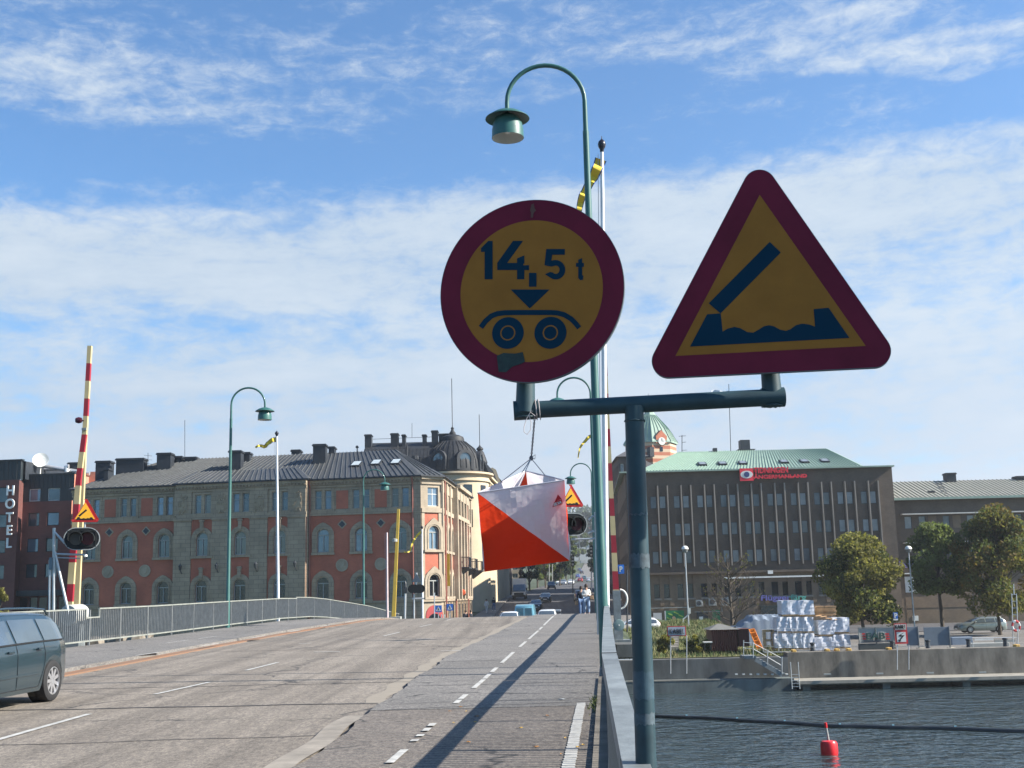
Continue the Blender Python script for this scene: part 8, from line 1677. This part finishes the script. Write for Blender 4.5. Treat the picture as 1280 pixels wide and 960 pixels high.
for a, b, f in (('TL', 'TB', .45), ('TR', 'TB', .48), ('TL', 'TR', .40), ('TL', 'TR', .47)):
    e = T[a].lerp(T[b], f); mb = MB(off); mb.tube([K, e], .0016, 6); mb.build('bridle_cord', cord, FLG)
mb = MB(off); mb.lathe([(0, -.008), (.006, -.004), (.007, .002), (.004, .008), (0, .009)], K, 12); mb.tube([K+V((.002, 0, .004)), K+V((.014, 0, .012)), K+V((.012, 0, -.002)), K], .0015, 6); mb.build('knot', M('grey cord', (.13, .12, .13), .8), FLG)
rope = thing('rope', 'twisted thin rope tied round the arm and holding the orienteering flag', 'rope', tuple(at(660, 515, 3.9))); off = rope.location
A0 = at(668.5, 520, 3.86); mb = MB(off)
for ph in (0, math.pi): mb.tube([A0.lerp(K, i/40)+V((.0022*math.cos(i*.9+ph), .0022*math.sin(i*.9+ph), 0)) for i in range(41)], .0016, 6)
mb.build('twisted_strands', M('grey cord', (.13, .12, .13), .8), rope)
mb = MB(off); lp = [(669, 520), (663, 515), (658, 524), (655, 534), (655, 540), (659, 543), (663, 538), (664, 528), (661, 519), (664, 513)]; mb.tube([at(x, y, 3.835+.004*math.sin(i)) for i, (x, y) in enumerate(lp)], .0014, 6); mb.build('loose_loop', cord, rope, sm=True)
mb = MB(off); ctr = a0.lerp(a1, (668-643)/336); axd = (a1-a0).normalized(); e1 = V((0, 1, 0)); e2 = axd.cross(e1)
mb.tube([ctr+(e1*math.cos(i*.35)+e2*math.sin(i*.35))*(r0*1.03)+axd*.0006*i for i in range(37)], .0016, 6); mb.build('rope_turns', cord, rope)
# maker's mark on the white triangle
ce = (687.5, 634); FF = Frame(T['TL'], math.degrees(math.atan2((T['TR']-T['TL']).y, (T['TR']-T['TL']).x))); off = FLG.location
def onflag(px, py, d=.0): # point just in front of the front panel
    n = (T['TR']-T['TL']).cross(T['BL']-T['TL']).normalized(); n = n if n.y < 0 else -n; c = V((0, 0, EYE)); r = ray(px, py); k = (T['TL']-c).dot(n)/r.dot(n); return c+r*k+n*(.0135+d)
LRED = M('printed red', (.50, .02, .025), .7); mb = MB(off); mb.prism([onflag(693.5, 627), onflag(702.5, 622.5), onflag(697.7, 617)], V((0, -.0005, 0))); mb.build('printed_triangle', LRED, FLG)
mb = MB(off); mb.prism([onflag(690.8, 633.2), onflag(703.2, 629.2), onflag(702.7, 622.9), onflag(692.6, 627.2)], V((0, -.0005, 0))); mb.build('printed_band', LRED, FLG)
text_mesh('SILVA', 1, 0, lambda x, y, z: V((x, y, 0)), 'printed_name', M('printed white', (.6, .6, .6), .7), FLG, (0, 0, 0), bold=.04)
o = bpy.data.objects['printed_name']; xs_ = [v.co.x for v in o.data.vertices]; ys_ = [v.co.y for v in o.data.vertices]
for v in o.data.vertices:
    u = (v.co.x-min(xs_))/(max(xs_)-min(xs_)); w_ = (v.co.y-min(ys_))/(max(ys_)-min(ys_)); px = 692.3+u*10.3; py = 632.0-u*3.6-w_*4.0; v.co = onflag(px, py, .0012)-off
# small litter and autumn leaves on the ramp
rnd = random.Random(31); LM = (M('fallen leaf brown', (.30, .14, .04), .8), M('fallen leaf yellow', (.45, .28, .06), .8))
for i in range(14):
    px, py = rnd.uniform(560, 730), rnd.uniform(888, 952); p = gz(px, py); z = p.z+.058; s = rnd.uniform(.02, .04); a = rnd.uniform(0, 6); mb = MB((p.x, p.y, z)); q = [V((p.x+s*k*math.cos(a+t), p.y+s*k*math.sin(a+t), z+.006*math.sin(t*2))) for t, k in ((0, 1), (.9, .5), (2, .8), (3.1, 1.1), (4.2, .6), (5.3, .8))]; mb.add(q, [tuple(range(6))])
    tag(mb.build('fallen_leaf', LM[i % 2]), 'dry autumn leaf lying on the ribbed walkway', 'leaf', 'dry leaves scattered on the ribbed walkway')
p = gz(702, 880); mb = MB((p.x, p.y, p.z+.06)); q = [V((p.x+.06*math.cos(t)*k, p.y+.09*math.sin(t)*k, p.z+.062+.02*math.sin(t*3))) for t, k in ((0, 1), (1, .7), (2, .9), (3.2, 1), (4.2, .6), (5.2, .9))]; mb.add(q, [tuple(range(6))]); tag(mb.build('paper_scrap', FRAMEW), 'small white scrap of paper on the walkway joint', 'litter')
# low rail oddments: rocks and boats' edge seen under the left railing
ROCK = M('shore rock', (.22, .19, .15), .9, var=.4, sc=3)
for i in range(12):
    px = 66+i*10.5; Y = 60+4*math.sin(i*2.3); p = at(px, 812-i*1.5, Y); rr = random.Random(i); mb = MB(p); n = 7; s = rr.uniform(.35, .6)
    pts = [V((p.x+s*math.cos(a)*rr.uniform(.7, 1.2)*math.cos(b), p.y+s*math.sin(a)*rr.uniform(.7, 1.2)*math.cos(b), p.z+s*.7*math.sin(b))) for b in (-1.2, -.4, .4, 1.2) for a in [k*2*math.pi/n for k in range(n)]]
    mb.add(pts, [(j*n+k, j*n+(k+1) % n, (j+1)*n+(k+1) % n, (j+1)*n+k) for j in range(3) for k in range(n)]+[tuple(range(n)), tuple(3*n+k for k in range(n))])
    tag(mb.build('shore_rock', ROCK), 'pale shore boulder glimpsed under the left railing', 'rock', 'boulders glimpsed beneath the left railing')
mb = MB(); mb.hexa([(-26, 55, WZ-1), (-16, 55, WZ-1), (-12, 100, WZ-1), (-40, 100, WZ-1)], [(-26, 58, -1.6), (-17, 58, -1.6), (-13, 100, -1.6), (-40, 100, -1.6)]); struct(mb, 'shore', CONCD)
# ------------------------------------------------------------------ haze: one closed box of thin air
hm_ = bpy.data.materials.new('thin haze'); hm_.use_nodes = True; nt = hm_.node_tree; nt.nodes.remove(nt.nodes['Principled BSDF']); pv = nt.nodes.new('ShaderNodeVolumePrincipled'); pv.inputs['Color'].default_value = (.86, .91, .98, 1); pv.inputs['Density'].default_value = .00022; pv.inputs['Anisotropy'].default_value = .3
nt.links.new(pv.outputs[0], nt.nodes['Material Output'].inputs['Volume'])
mb = MB(); mb.box(-1000, 1000, -130, 3100, -9, 175); o = mb.build('haze', hm_); tag(o, 'thin pale haze over the harbour and the far hill', 'haze', kind='stuff')
